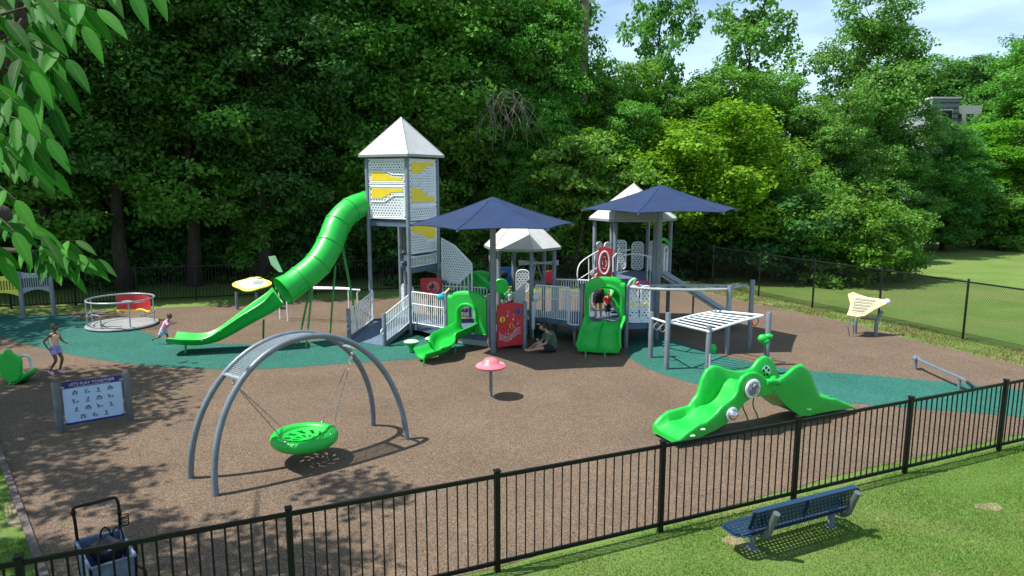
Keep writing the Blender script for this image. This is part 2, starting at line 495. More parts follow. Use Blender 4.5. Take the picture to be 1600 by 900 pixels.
def sheet(name, pts, z, mat, label=None):
    me = bpy.data.meshes.new(name)
    bm = bmesh.new(); bm.faces.new([bm.verts.new((p[0], p[1], z)) for p in pts])
    bmesh.ops.triangulate(bm, faces=bm.faces[:]); bmesh.ops.recalc_face_normals(bm, faces=bm.faces[:])
    for f in bm.faces:
        if f.normal.z < 0: f.normal_flip()
    bm.to_mesh(me); bm.free(); me.materials.append(M[mat])
    o = bpy.data.objects.new(name, me); COL.objects.link(o); o['kind'] = 'structure'
    return o

# ================================================================== ground
def jitter_line(pts, step=.5, amp=.0, seed=1):
    out = []; rnd = random.Random(seed)
    for a, b in zip(pts, pts[1:]):
        a, b = Vector(a), Vector(b); n = max(1, int((b - a).length / step))
        for i in range(n):
            p = a.lerp(b, i / n)
            out.append((p.x + rnd.uniform(-amp, amp), p.y + rnd.uniform(-amp, amp)))
    out.append((pts[-1][0], pts[-1][1])); return out
def gx(*pp): return [tuple(G(*p)[:2]) for p in pp]
def smooth2(pts, n=6): return [(p.x, p.y) for p in catmull([(a, b, 0) for a, b in pts], n)]

S = 400
sheet('lawn', [(-S, -60), (S, -60), (S, 500), (-S, 500)], 0, 'lawn')
# far edge, right edge, near edge, left edge of the rubber surface
far_edge = gx((0, 493), (150, 487), (300, 479), (454, 471), (580, 466), (720, 462), (900, 455), (1060, 447))
right_edge = gx((1103, 457), (1180, 475), (1320, 503), (1425, 531), (1596, 572))
far_edge = [(-24, 20.5)] + far_edge
right_edge = right_edge + [(13.2, 13.0)]
near_edge = [(13.0, 12.75), (8.6, 11.6), (6.2, 10.55), (4.2, 9.65), (1.9, 8.5), (-0.2, 7.5), (-2.3, 6.55), (-4.2, 5.72)]
kerb_a, kerb_b = Vector((-4.05, 5.87, 0)), Vector((-15.0, 18.4, 0))
rub = jitter_line(far_edge, .6, .03, 1) + smooth2(right_edge, 6) + jitter_line(near_edge, .5, .03, 3) + [(-4.05, 5.87), (-15.0, 18.4), (-24, 19.0)]
sheet('playground_surface', rub, .006, 'rubber')
tealA = smooth2(gx((-60, 494), (0, 494), (96, 492), (142, 501), (190, 511), (231, 521), (262, 531), (300, 536), (411, 538), (493, 532), (560, 522), (640, 508), (740, 505), (830, 508), (868, 512)), 4) + \
        smooth2(gx((891, 523), (860, 526), (823, 528), (760, 536), (700, 550), (660, 560), (547, 568), (407, 577), (280, 575), (180, 566), (75, 547), (0, 526), (-60, 516)), 4)
sheet('green_surface_band', tealA, .010, 'teal')
tealB = smooth2(gx((984, 540), (981, 556), (1008, 574), (1036, 585), (1087, 600), (1180, 615), (1260, 625), (1336, 631), (1450, 640), (1552, 648), (1640, 657)), 4) + \
        smooth2(gx((1640, 614), (1520, 602), (1360, 587), (1266, 580), (1207, 573), (1124, 555), (1046, 529), (1020, 518), (995, 520)), 4)
sheet('green_surface_patch', tealB, .010, 'teal')
# timber kerb along the left side
k = MB(); k.bar(kerb_a + Vector((-.05, 0, .0)), kerb_b + Vector((-.05, 0, .0)), .09, .09)
o = k.build('kerb', 'kerb', bevel=.01); o['kind'] = 'structure'
# worn earth strip beside the kerb, under the bench and at the fence
def blob(cx, cy, rx, ry, seed, rot=0, n=26):
    rnd = random.Random(seed); ph = [rnd.uniform(0, 6.28) for _ in range(4)]; out = []
    for i in range(n):
        a = 2 * PI * i / n; q = 1 + .16 * math.sin(2 * a + ph[0]) + .1 * math.sin(3 * a + ph[1]) + .08 * math.sin(5 * a + ph[2])
        x, y = rx * q * math.cos(a), ry * q * math.sin(a)
        out.append((cx + x * math.cos(rot) - y * math.sin(rot), cy + x * math.sin(rot) + y * math.cos(rot)))
    return out
b1 = G(35, 800); sheet('dirt_patch', blob(b1.x, b1.y, .18, .6, 4, .7), .004, 'dirt')
b1 = G(1148, 846); sheet('dirt_patch', blob(b1.x, b1.y, .16, .12, 5), .004, 'dirt')
b1 = G(1545, 792); sheet('dirt_patch', blob(b1.x, b1.y, .22, .1, 6), .004, 'dirt')
for i, (px, py) in enumerate([(1190, 478), (1290, 507), (1380, 525), (1480, 553), (1120, 462)]):
    b1 = G(px, py - 4); sheet('dirt_patch', blob(b1.x, b1.y, .3, .5, 10 + i, .3), .003, 'dirt')

# grass blades: near lawn, verge strips
def blades(name, poly_test, boxr, n, hmin, hmax, mat, seed, wid=.006):
    rng = np.random.default_rng(seed)
    x0, y0, x1, y1 = boxr
    x = rng.uniform(x0, x1, n * 2); y = rng.uniform(y0, y1, n * 2)
    keep = poly_test(x, y); x = x[keep][:n]; y = y[keep][:n]; n = len(x)
    patch = .5 + .5 * np.sin(x * 1.7 + np.sin(y * 2.3) * 1.3) * np.sin(y * 1.9 + np.sin(x * 1.1) * 1.7)
    keep = rng.random(n) < .35 + .65 * patch; x, y, patch = x[keep], y[keep], patch[keep]; n = len(x)
    h = rng.uniform(hmin, hmax, n) * (.55 + .6 * patch); a = rng.uniform(0, 2 * PI, n); l = rng.uniform(.2, .9, n)
    wx, wy = np.cos(a) * wid, np.sin(a) * wid
    b = rng.uniform(0, 2 * PI, n)
    tx, ty = x + np.cos(b) * h * l, y + np.sin(b) * h * l
    v = np.zeros((n, 3, 3)); v[:, 0] = np.stack([x - wx, y - wy, 0 * x], 1); v[:, 1] = np.stack([x + wx, y + wy, 0 * x], 1)
    v[:, 2] = np.stack([tx, ty, h], 1)
    f = np.arange(n * 3).reshape(n, 3)
    t = np.ones((n, 3, 4)); t[:, :, 0] = np.clip(patch * .6 + rng.random(n) * .4, 0, 1)[:, None]; t[:, :, 1] = rng.random(n)[:, None]
    o = npmesh(name, v.reshape(-1, 3), f, mat, t.reshape(-1, 4)); o['kind'] = 'stuff'; o['category'] = 'grass'
    return o
fx0, fy0, fdx, fdy = -0.17, 7.42, 2.08, .899
def in_lawn(x, y):
    lim = fy0 + (x - fx0) * fdy / fdx + .06
    return (y < lim) & (np.abs(x) < y * .80 + .5)
def dens_lawn(x, y): return in_lawn(x, y)
o = blades('lawn_grass', dens_lawn, (-1.2, 6.2, 10.5, 12.2), 230000, .014, .034, 'blade', 5, .005); tag(o, 'mown green lawn in front of the black picket fence', 'grass')
def verge(x, y):
    a = fy0 + (x - fx0) * fdy / fdx
    return (y > a + .03) & (y < a + .05 + np.clip((x - 1.0) * .08, 0, .38))
o = blades('verge_grass', verge, (1, 7, 13, 13.5), 26000, .03, .07, 'blade', 6); tag(o, 'thin strip of grass between picket fence and brown rubber', 'grass')
kd = (kerb_b - kerb_a).normalized()
def leftlawn(x, y):
    s_ = (x - kerb_a.x) * -kd.y + (y - kerb_a.y) * kd.x
    return (s_ > .12) & (s_ < 2.4) & (np.sin(x * 5 + y * 3) + np.sin(y * 4.3 - x) > -1.0)
o = blades('corner_grass', leftlawn, (-11, 5.6, -4, 13), 42000, .03, .07, 'blade', 7); tag(o, 'shaded grass left of the timber kerb', 'grass')
re_pts = [Vector((p[0], p[1])) for p in smooth2(right_edge, 6)]
rex = np.array([p.x for p in re_pts]); rey = np.array([p.y for p in re_pts]); oi_ = np.argsort(rey)
def rverge(x, y):
    e = np.interp(y, rey[oi_], rex[oi_])
    return (x > e + .02) & (x < e + 1.7)
o = blades('fence_verge_grass', rverge, (7, 13, 15, 31), 60000, .04, .10, 'dryblade', 8, .010); tag(o, 'dry yellowish grass strip along the chain link fence', 'grass')

# ================================================================== fences
def picket_fence(name, pts, h, label, nb, r=.008, post=.05, prail=.02, group=None, topgap=0, capz=.04):
    rt = Root(name, (pts[0][0], pts[0][1], 0), label, 'fence', group)
    for p in pts:
        b = MB(); b.box((p[0], p[1], h / 2 + .01), (post, post, h + .02), math.atan2(pts[1][1] - pts[0][1], pts[1][0] - pts[0][0]))
        b.box((p[0], p[1], h + .035), (post * 1.2, post * 1.2, .025), math.atan2(pts[1][1] - pts[0][1], pts[1][0] - pts[0][0]))
        b.build('post', 'black', rt, bevel=.004)
    for a, c in zip(pts, pts[1:]):
        a = Vector((a[0], a[1], 0)); c = Vector((c[0], c[1], 0)); d = (c - a).normalized()
        a2, c2 = a + d * post / 2, c - d * post / 2
        for z, nm in ((h - .03, 'top_rail'), (.11, 'bottom_rail')):
            b = MB(); b.bar(a2 + Vector((0, 0, z)), c2 + Vector((0, 0, z)), prail, prail * 1.5); b.build(nm, 'black', rt)
        b = MB()
        for i in range(1, nb + 1):
            p = a.lerp(c, i / (nb + 1)); b.bar(p + Vector((0, 0, .13)), p + Vector((0, 0, h - .045)), r * 2, r * 2)
        b.build('pickets', 'black', rt, smooth=0)
    return rt
near_pts = [(fx0 + fdx * k_, fy0 + fdy * k_) for k_ in range(-3, 7)]
picket_fence('picket_fence', near_pts, 1.2, 'black metal picket fence crossing the foreground beside the lawn', 18, .0075, .062, .03)
bf = [(-23, 22.0), (-17.6, 23.9), (-11.9, 25.7), (-5.7, 27.6), (1.2, 28.9), (8.1, 30.2)]
bp = []
for a, c in zip(bf, bf[1:]):
    n_ = max(1, round(math.dist(a, c) / 2.3)); bp += [(a[0] + (c[0] - a[0]) * i / n_, a[1] + (c[1] - a[1]) * i / n_) for i in range(n_)]
bp.append(bf[-1])
picket_fence('picket_fence', bp, 1.32, 'dark picket fence at the back along the edge of the woods', 17, .009, .06, .03)

def wire(name, root, a, c, h, step=.068, r=.0046):
    a = Vector((a[0], a[1], 0)); c = Vector((c[0], c[1], 0)); W = (c - a).length; d = (c - a) / W
    b = MB(); z0 = .06; H_ = h - z0
    n1 = int((W + H_) / step)
    for i in range(n1 + 1):
        s0 = i * step
        for sg in (0, 1):
            u0, v0 = (s0, 0) if s0 <= W else (W, s0 - W)
            u1, v1 = (s0 - H_, H_) if s0 >= H_ else (0, s0)
            if sg: u0, u1 = W - u0, W - u1
            if v0 >= H_: continue
            p0 = a + d * u0 + Vector((0, 0, z0 + v0)); p1 = a + d * u1 + Vector((0, 0, z0 + v1))
            A_, B_ = basis(p1 - p0)
            vs = [p + A_ * r * math.cos(t) + B_ * r * math.sin(t) for p in (p0, p1) for t in (0, 2.1, 4.2)]
            b.add(vs, [(0, 1, 4, 3), (1, 2, 5, 4), (2, 0, 3, 5)])
    return b.build(name, 'black', root, smooth=0, recalc=False)
cf = [(8.2, 30.3)] + [tuple(G(*p)[:2]) for p in ((1113, 447), (1185, 463), (1269, 480.7), (1372, 502), (1504, 531))]
d_ = Vector(cf[-1]) - Vector(cf[-2]); cf += [tuple(Vector(cf[-1]) + d_ * .98), tuple(Vector(cf[-1]) + d_ * 1.96)]
cr_ = Root('chain_link_fence', (cf[0][0], cf[0][1], 0), 'black chain link fence between the brown rubber and the field', 'fence')
for p in cf:
    b = MB(); b.post(p, 0, 1.72, .032, 10); b.ball((p[0], p[1], 1.72), .036, nu=8, nv=6); b.build('post', 'black', cr_)
for a, c in zip(cf, cf[1:]):
    b = MB(); b.tube([(a[0], a[1], 1.66), (c[0], c[1], 1.66)], .024, 8); b.build('top_rail', 'black', cr_)
    wire('wire_mesh', cr_, a, c, 1.64)

# ================================================================== shade umbrellas
def umbrella(c, apex, eave, Rr, rot, label, base_z=0, mast=.078):
    rt = Root('shade_umbrella', (c[0], c[1], 0), label, 'umbrella', 'navy shade umbrellas')
    b = MB(); b.post(c, 0, apex - .12, mast, 20, cap=False); b.build('mast', 'steel', rt)
    cor = [(c[0] + Rr * math.cos(R(rot + 60 * i)), c[1] + Rr * math.sin(R(rot + 60 * i))) for i in range(6)]
    b = MB(); n = 8
    A = Vector((c[0], c[1], apex))
    def pt(i, u, v):   # v 0..1 along edge, u 0..1 from apex to edge
        p, q = Vector((*cor[i], 0)), Vector((*cor[(i + 1) % 6], 0))
        cx_ = Vector((c[0], c[1], 0)); e = p.lerp(q, v); sag = 4 * v * (1 - v)
        e = e.lerp(cx_, .018 * sag)                       # scalloped hem between the corners
        g = cx_.lerp(e, u)
        z = apex + (eave - apex) * (u ** .97) - .035 * math.sin(PI * u) + .025 * sag * u
        return Vector((g.x, g.y, z))
    for dz in (0, -.012):
        for i in range(6):
            ring = [[pt(i, max(u / n, .02), v / n) + Vector((0, 0, dz)) for v in range(n + 1)] for u in range(n + 1)]
            vs = [p for r_ in ring for p in r_]; fs = [(u * (n + 1) + v, u * (n + 1) + v + 1, (u + 1) * (n + 1) + v + 1, (u + 1) * (n + 1) + v) for u in range(n) for v in range(n)]
            b.add(vs, fs)
    cn = b.build('canopy', 'canvas', rt, smooth=24, recalc=False)
    sm = MB()
    for i in range(6): sm.tube([pt(i, u / 8, 0) + Vector((0, 0, .003)) for u in range(1, 9)], .009, 5)
    sm.build('seam', 'canvas', cn)
    h = MB()
    for i in range(6):
        path = [pt(i, 1, v / 12) + Vector((0, 0, -.006)) for v in range(13)]; h.tube(path, .014, 6)
    h.build('hem', 'canvas', cn)
    for i in range(6):
        e = Vector((*cor[i], eave - .03)); b = MB(); b.tube([A + Vector((0, 0, -.16)), e], [.035, .028], 8)
        b.build('rib', 'steel_l', rt)
    b = MB(); b.lathe((c[0], c[1], apex - .05), [(.08, -.03), (.08, 0), (.04, .03), (0, .035)], 16); b.build('cap', 'steel', rt)
U1 = (-.49, 17.67); U2 = (4.1, 19.25)
umbrella(U1, 4.07, 3.37, 2.12, 9, 'navy fabric shade umbrella above the small green slide and red music panel')
umbrella(U2, 4.36, 3.68, 2.2, 4, 'navy fabric shade umbrella above the wide double green slide and monkey bars')

# ================================================================== play structure
PS = Root('play_structure', (-1.0, 19.5, 0), 'large grey and green play structure with tube slide, ramp, bridges and pale roofs', 'play structure')
RS = .062
def post(xy, z1, z0=0, r=RS, mat='steel', par=None, cap=True):
    b = MB(); b.post(xy, z0, z1, r, 16, cap)
    for z in (z0 + .9, z0 + 2.4):
        if z < z1 - .2: b.post(xy, z - .03, z + .03, r * 1.06, 16, False)
    return b.build('post', mat, par or PS)
def V3(p, z): return Vector((p[0], p[1], z))
T1, T2, T3, T4 = (-4.22, 20.4), (-2.95, 19.7), (-2.25, 20.97), (-3.52, 21.67)
TC = ((T1[0] + T3[0]) / 2, (T1[1] + T3[1]) / 2)
for p in (T1, T2, T3, T4): post(p, 5.12)
post((T4[0] + .22, T4[1] - .45), 3.3)
def out(p, c, k): return (c[0] + (p[0] - c[0]) * k, c[1] + (p[1] - c[1]) * k)
def pyramid(cor, c, ze, za, mat='roof', edge='roof_edge', eh=.07):
    b = MB(); n = len(cor)
    inn = [out(p, c, .985) for p in cor]
    b.add([V3(p, ze) for p in cor] + [V3(c, za)] + [V3(p, ze - .02) for p in inn] + [V3(c, za - .05)],
          [(i, (i + 1) % n, n) for i in range(n)] + [(n + 1 + (i + 1) % n, n + 1 + i, 2 * n + 1) for i in range(n)] + [(i, (i + 1) % n, n + 1 + (i + 1) % n, n + 1 + i) for i in range(n)])
    rf = b.build('roof', mat, PS, smooth=12)
    e = MB()
    for i in range(n): 
        p, q = cor[i], cor[(i + 1) % n]; e.bar(V3(p, ze - eh / 2), V3(q, ze - eh / 2), .03, eh)
    e.build('roof_edge', edge, rf)
    s = MB()
    for i in range(n): s.tube([V3(cor[i], ze + .004), V3(c, za + .01)], .012, 6)
    s.build('ridge', mat, rf)
    return rf
pyramid([out(p, TC, 1.22) for p in (T1, T2, T3, T4)], TC, 5.20, 6.28)
def slab(poly, z, th=.06, mat='deck_s', name='deck', edge=True):
    b = MB(); b.prism(poly, (0, 0, z - th / 2), (1, 0, 0), (0, 1, 0), th)
    d = b.build(name, mat, PS, smooth=10)
    if edge:
        b = MB(); n = len(poly)
        for i in range(n): b.bar(V3(poly[i], z - .075), V3(poly[(i + 1) % n], z - .075), .03, .15)
        b.build('deck_edge', 'deck_s', d, smooth=10)
    return d
sq = [out(p, TC, .95) for p in (T1, T2, T3, T4)]
slab(sq, 3.30); slab(sq, 0.33)
half = [out(p, TC, .93) for p in (T2, T3, T4)]
slab(half, 1.95, edge=True); slab([out(p, TC, .9) for p in (T2, T3)] + [(TC[0] + .15, TC[1] + .35), (TC[0] - .1, TC[1] - .1)], 2.30)

def panel(a, b_, z0, z1, kind, inset=.09, label=None):
    """white moulded wall panel with perforated field and coloured insets, hung between two posts on rails"""
    a, b_ = Vector((a[0], a[1])), Vector((b_[0], b_[1])); d = (b_ - a); Wd = d.length; d.normalize()
    o0 = a + d * inset; w_ = Wd - 2 * inset; h_ = z1 - z0
    X, Z = Vector((1, 0, 0)), Vector((0, 0, 1))
    m = MB(); m.prism(rrect(w_, h_, .07), (0, 0, 0), X, Z, .02)
    pn = local_panel('panel', m, 'perf', PS, (o0.x, o0.y, z0), d, label=label)
    fr = MB(); path = [(x, 0, z) for x, z in rrect(w_, h_, .07, n=5)]
    fr.tube(path, .024, 8, closed=True)
    local_panel('panel_frame', fr, 'plast_w', PS, 0 * o0.to_3d(), d, parent=pn)
    def inset_(poly, mat, wavy):
        q = MB(); q.prism([(x * w_, z * h_) for x, z in poly], (0, -.0, 0), X, Z, .034); local_panel('panel_inset', q, mat, PS, (0, 0, 0), d, parent=pn)
        q = MB(); q.tube([(x * w_, -.012, z * h_) for x, z in wavy], .018, 6); q.tube([(x * w_, .012, z * h_) for x, z in wavy], .018, 6); local_panel('panel_rib', q, 'plast_w', PS, (0, 0, 0), d, parent=pn)
    if kind == 'A':   # short: yellow below, wave above it
        inset_([(.06, .06), (.94, .06), (.94, .22), (.68, .24), (.4, .46), (.06, .50)], 'yellow', [(.03, .62), (.38, .62), (.66, .36), (.97, .34)])
    if kind == 'B':   # yellow on top left
        inset_([(.06, .62), (.36, .62), (.62, .82), (.94, .84), (.94, .95), (.06, .95)], 'yellow', [(.03, .50), (.42, .50), (.70, .72), (.97, .72)])
    if kind == 'C':
        inset_([(.06, .04), (.94, .04), (.94, .14), (.66, .17), (.36, .36), (.06, .38)], 'yellow', [(.03, .44), (.38, .43), (.68, .22), (.97, .21)])
        inset_([(.06, .70), (.36, .70), (.70, .88), (.94, .90), (.94, .97), (.06, .97)], 'yellow', [(.03, .63), (.42, .63), (.74, .82), (.97, .83)])
    if kind == 'D':
        inset_([(.06, .96), (.06, .68), (.35, .66), (.68, .42), (.94, .42), (.94, .96)], 'yellow', [(.03, .58), (.32, .56), (.64, .32), (.97, .32)])
    for z in (z0 - .04, z1 + .04):
        bars = MB(); bars.tube([V3(a + d * .05, z), V3(b_ - d * .05, z)], .022, 8); bars.build('panel_rail', 'white', PS)
    return pn
panel(T1, T2, 4.42, 5.02, 'A'); panel(T1, T2, 3.42, 4.28, 'B')
panel(T2, T3, 3.80, 5.02, 'C'); panel(T2, T3, 3.38, 3.70, 'E')
panel(T2, T3, 2.42, 3.22, 'D'); panel(T3, T4, 3.42, 4.9, 'E'); panel(T1, T4, 4.42, 5.02, 'E')

def railing(a, b_, za, zb, h=.86, gap=.10, r=.0145, name='railing', mid=True, posts=False, mat='white'):
    a, b_ = Vector((a[0], a[1], 0)), Vector((b_[0], b_[1], 0)); n = max(2, int((b_ - a).length / gap)); m = MB()
    A_, B_ = a + Vector((0, 0, za)), b_ + Vector((0, 0, zb)); H_ = Vector((0, 0, h))
    m.tube([A_ + H_, B_ + H_], .019, 8); m.tube([A_, B_], .017, 8)
    m.tube([A_, A_ + H_], .017, 8); m.tube([B_, B_ + H_], .017, 8)
    if mid: m.tube([A_ + H_ * .62, B_ + H_ * .62], .014, 8)
    for i in range(1, n):
        p = A_.lerp(B_, i / n); m.tube([p, p + H_], r, 6)
    return m.build(name, mat, PS)
# ramp into the tower foot
rL, rR = G(546, 532), G(601, 541)
d_r = (Vector((T2[0], T2[1], 0)) - rR); fL = rL + d_r * .88; fR = rR + d_r * .93
b = MB(); vs = [Vector((rL.x, rL.y, .012)), Vector((rR.x, rR.y, .012)), Vector((fR.x, fR.y, .33)), Vector((fL.x, fL.y, .33))]
b.add(vs + [v - Vector((0, 0, .04 if i > 1 else .01)) for i, v in enumerate(vs)], [(0, 1, 2, 3), (7, 6, 5, 4), (0, 4, 5, 1), (1, 5, 6, 2), (2, 6, 7, 3), (3, 7, 4, 0)])
rmp = b.build('ramp', 'deck_s', PS, smooth=10)
for a, c in ((rL, fL), (rR, fR)):
    b = MB(); b.bar(Vector((a.x, a.y, .05)), Vector((c.x, c.y, .30)), .04, .14); b.build('ramp_kerb', 'steel', rmp)
    b = MB(); u = (c - a).normalized(); b.bar(Vector((a.x, a.y, .01)) , Vector((a.x, a.y, .02)), .01, .01)
    railing(a + u * .08, c, .08, .40, .80, .085)
    post(a, .92, r=.058)
    hp = Vector((a.x, a.y, 0)) - Vector((rR.x - rL.x, rR.y - rL.y, 0)).normalized() * .07
    b = MB(); cc = Vector((a.x, a.y, .42)) - u * .09
    b.tube([cc + Vector((math.cos(t) * u.x, math.cos(t) * u.y, math.sin(t))) * .075 for t in np.linspace(0, 2 * PI, 17)[:-1]], .016, 8, closed=True)
    b.build('handrail_loop', 'white', PS)
# little rounded gate panels at the ramp head
for (a, c) in (((fL.x, fL.y), T1), ((T4[0] + .05, T4[1] - .2), (T4[0] + .5, T4[1] - .75))):
    a = Vector(a); c = Vector(c); dd = (c - a); dd = dd if dd.length > .3 else dd.normalized() * .35
    m = MB(); m.prism(rrect(dd.length, .82, .12), (0, 0, 0), (1, 0, 0), (0, 0, 1), .025)
    pn = local_panel('gate_panel', m, 'perf', PS, (a.x, a.y, .42), dd)
    fr = MB(); fr.tube([(x, 0, z) for x, z in rrect(dd.length, .82, .12, n=5)], .025, 8, closed=True); local_panel('panel_frame', fr, 'plast_w', PS, (0, 0, 0), dd, parent=pn)
# low deck with railing, green arch and small slide
LA, LB = (-1.82, 18.72), (-.62, 18.22)
RD = (.34, 18.02)
post(LA, 1.42); post(LB, 1.45, r=.058); post(RD, 1.30)
slab([out(T2, TC, .9), LA, LB, RD, (.45, 19.3), (-.35, 19.6), (-1.2, 20.3), T3], .33)
railing((-2.86, 19.52), (LA[0] - .07, LA[1] + .08), .42, .42, .90, .075)
railing((-2.1, 20.75), (-.75, 20.35), .40, .40, .90, .09)
b = MB(); dl = Vector(LB) - Vector(LA)
b.prism([(.35, .04), (1.26, .02), (1.26, .29), (.35, .29)], (LA[0], LA[1], 0), Vector((dl.x, dl.y, 0)).normalized(), (0, 0, 1), .02)
b.build('skirt_panel', 'deckpale', PS)

def arch_panel(a, c, z0, h, hole_w, hole_h, th=.14, humps=True, mat='green', label=None):
    """green moulded slide entrance: rounded top, arched opening"""
    a, c = Vector((a[0], a[1])), Vector((c[0], c[1])); d = c - a; w_ = d.length; d.normalize()
    n = 24; outer = []; inner = []
    for i in range(n + 1):
        t = i / n; x = t * w_
        q = abs(2 * t - 1)
        z = h * (.86 + .14 * (1 - q ** 2.2)) if humps else h
        if q > .72: z = h * (.86 + .02 * (1 - q) / .28) 
        outer.append((x, z))
    m = MB(); hw = hole_w / 2; cx_ = w_ / 2; ang = []
    loop_o = [(0, 0)] + outer + [(w_, 0)]
    loop_i = [(cx_ - hw, 0)]
    for i in range(n + 1):
        t = PI - PI * i / n; loop_i.append((cx_ + hw * math.cos(t), (hole_h - hw * .8) + hw * .8 * math.sin(t)))
    loop_i.append((cx_ + hw, 0))
    W0 = Vector((0, 1, 0))
    vs = []; N = len(loop_o)
    for y, sh in ((-th / 2, .0), (th / 2, 0)):
        vs += [(x, y, z) for x, z in loop_o]; vs += [(x, y, z) for x, z in loop_i]
    fs = []
    for i in range(N - 1):
        fs.append((i, i + 1, N + i + 1, N + i)); fs.append((2 * N + i + 1, 2 * N + i, 3 * N + i, 3 * N + i + 1))
        fs.append((i + 1, i, 2 * N + i, 2 * N + i + 1)); fs.append((N + i, N + i + 1, 3 * N + i + 1, 3 * N + i))
    fs += [(0, N, 3 * N, 2 * N), (N - 1, 2 * N - 1, 4 * N - 1, 3 * N - 1)]
    m.add(vs, fs)
    # moulded hood rib round the hole
    rim = [(x, -th / 2 - .01, z) for x, z in [(cx_ - hw - .05, .0)] + [(cx_ + (hw + .05) * math.cos(PI - PI * i / n), (hole_h - hw * .8) + (hw * .8 + .06) * math.sin(PI - PI * i / n)) for i in range(n + 1)] + [(cx_ + hw + .05, .0)]]
    m.tube(rim, .045, 8)
    m.tube([(0.02, -th / 2 + .03, z_) for z_ in (0, h * .8)], .03, 8); m.tube([(w_ - .02, -th / 2 + .03, z_) for z_ in (0, h * .8)], .03, 8)
    m.tube([(x, 0, z) for x, z in outer], th * .5, 8)
    m.tube([(cx_ + .17 * math.cos(t), -.0, h * .98 + .07 * math.sin(t)) for t in np.linspace(0, PI, 9)], .03, 8)
    return local_panel('slide_hood', m, mat, PS, (a.x, a.y, z0), d, smooth=50, label=label, bevel=.012)
arch_panel((LA[0] + .08, LA[1] - .04), (LB[0] - .04, LB[1] + .02), .36, 1.08, .46, .74, .16, label='green arched hood of the small slide')

def channel(path, hw, wall, th=.035, name='slide', mat='green', wing=.05, shape=1.0, label=None, ribs=0, flare=None):
    """open slide chute: rounded trough with rolled lips swept along a path"""
    path = [Vector(p) for p in path]; rings = []; m = len(path)
    for i, p in enumerate(path):
        d = path[min(i + 1, m - 1)] - path[max(i - 1, 0)]; dh = Vector((d.x, d.y, 0)).normalized(); side = Vector((dh.y, -dh.x, 0))
        d.normalize(); up = side.cross(d).normalized()
        if up.z < 0: up = -up
        wl = wall(i / (m - 1)) if callable(wall) else wall
        h_ = hw(i / (m - 1)) if callable(hw) else hw
        prof = []
        for t in np.linspace(-1, 1, 13):
            x = h_ * t; z = wl * (abs(t) ** (3.2 * shape)); prof.append((x, z))
        lip = [(h_ + wing * .5, wl + .012), (h_ + wing, wl - .005), (h_ + wing, wl - .035)]
        top = [(-x, z) for x, z in reversed(lip)] + prof + lip
        bot = []
        for t in np.linspace(1, -1, 13):
            x = (h_ + .02) * t; z = wl * (abs(t) ** (3.2 * shape)) - th - .01 * abs(t); 
            if abs(t) > .99: x = (h_ + .012) * t; z = wl - .05
            bot.append((x, z))
        rings.append([p + side * x + up * z for x, z in top + bot])
    b = MB(); b.sweep(rings); return b.build(name, mat, PS, smooth=50, label=label)
# small green slide, bending towards the left
s0 = Vector(((LA[0] + LB[0]) / 2 + .02, (LA[1] + LB[1]) / 2 - .05, .40)); foot = G(655, 566, .0)
nrm = Vector((dl.y, -dl.x, 0)).normalized()
if nrm.y > 0: nrm = -nrm
e1 = G(664, 556, .14)
pathS = catmull([s0 - nrm * .05, s0 + nrm * .25 + Vector((-.05, 0, -.04)), s0 + nrm * .75 + Vector((-.28, 0, -.14)), Vector((-1.78, 17.05, .22)), e1 + Vector((.25, .1, .03)), e1 + Vector((-.1, -.15, -.01))], 8)
channel(pathS, .29, lambda t: .30 - .13 * t, .03, label='small curved green slide under the left umbrella')
b = MB(); fp = G(661, 572); b.tube([fp, fp + Vector((.03, .05, .15))], .022, 8); b.tube([fp, fp + Vector((0, 0, .01))], .05, 10); b.build('slide_leg', 'green_d', PS)
b = MB(); fp = G(711, 553); b.tube([fp, fp + Vector((.0, .0, .2))], .03, 8); b.build('slide_leg', 'green_d', PS)

# red music panel
b = MB(); a0 = Vector((-.40, 17.73)); c0 = Vector((.28, 18.0)); dd = (c0 - a0); wv = dd.length
pl = [(0, 0)] + [(wv, .02)] + [(wv * (1 - t), 1.12 + .07 * math.sin(PI * t)) for t in np.linspace(0, 1, 9)]
b.prism(pl, (0, 0, 0), (1, 0, 0), (0, 0, 1), .03)
red = local_panel('music_panel', b, 'red', PS, (a0.x, a0.y, .12), dd, label='red panel with white music notes', bevel=.01)
b = MB()
for k_ in range(5):
    b.tube([(wv * (.08 + .84 * t), -.02, .22 + .035 * k_ + (.07 + .004 * k_) * math.sin(2 * PI * t * .95 + 2.6) + .16 * max(0, t - .6)) for t in np.linspace(0, 1, 22)], .0045, 5)
for x, z in ((.12, .22), (.3, .27), (.42, .34), (.55, .2), (.68, .42), (.8, .6)):
    b.ball((wv * x, -.02, z), .018, sy=.4, nu=8, nv=6); b.tube([(wv * x + .015, -.02, z), (wv * x + .015, -.02, z + .13)], .004, 5)
for x, z in ((.40, .82), (.62, .72)):
    b.ball((wv * x, -.02, z), .022, sy=.4, nu=8, nv=6); b.tube([(wv * x + .018, -.02, z), (wv * x + .018, -.02, z + .16), (wv * x + .05, -.02, z + .13)], .005, 5)
local_panel('music_notes', b, 'whitecloth', PS, (0, 0, 0), dd, parent=red)
for x, z, mt in ((.2, .75, 'yellow'), (.55, .56, 'orange'), (.82, .94, 'blue')):
    b = MB(); b.lathe((0, 0, 0), [(.0, -.03), (.075, -.03), (.08, 0), (.075, .03), (0, .035)], 16)
    vs = [Vector((wv * x + p.x, -.02 - p.z * .8, z + p.y)) for p in b.v]; b.v = vs; b.box((wv * x, -.055, z), (.02, .02, .11)); b.mi[-6:] = [1] * 6
    local_panel('spinner_knob', b, [mt, 'darkcloth'], PS, (0, 0, 0), dd, parent=red)
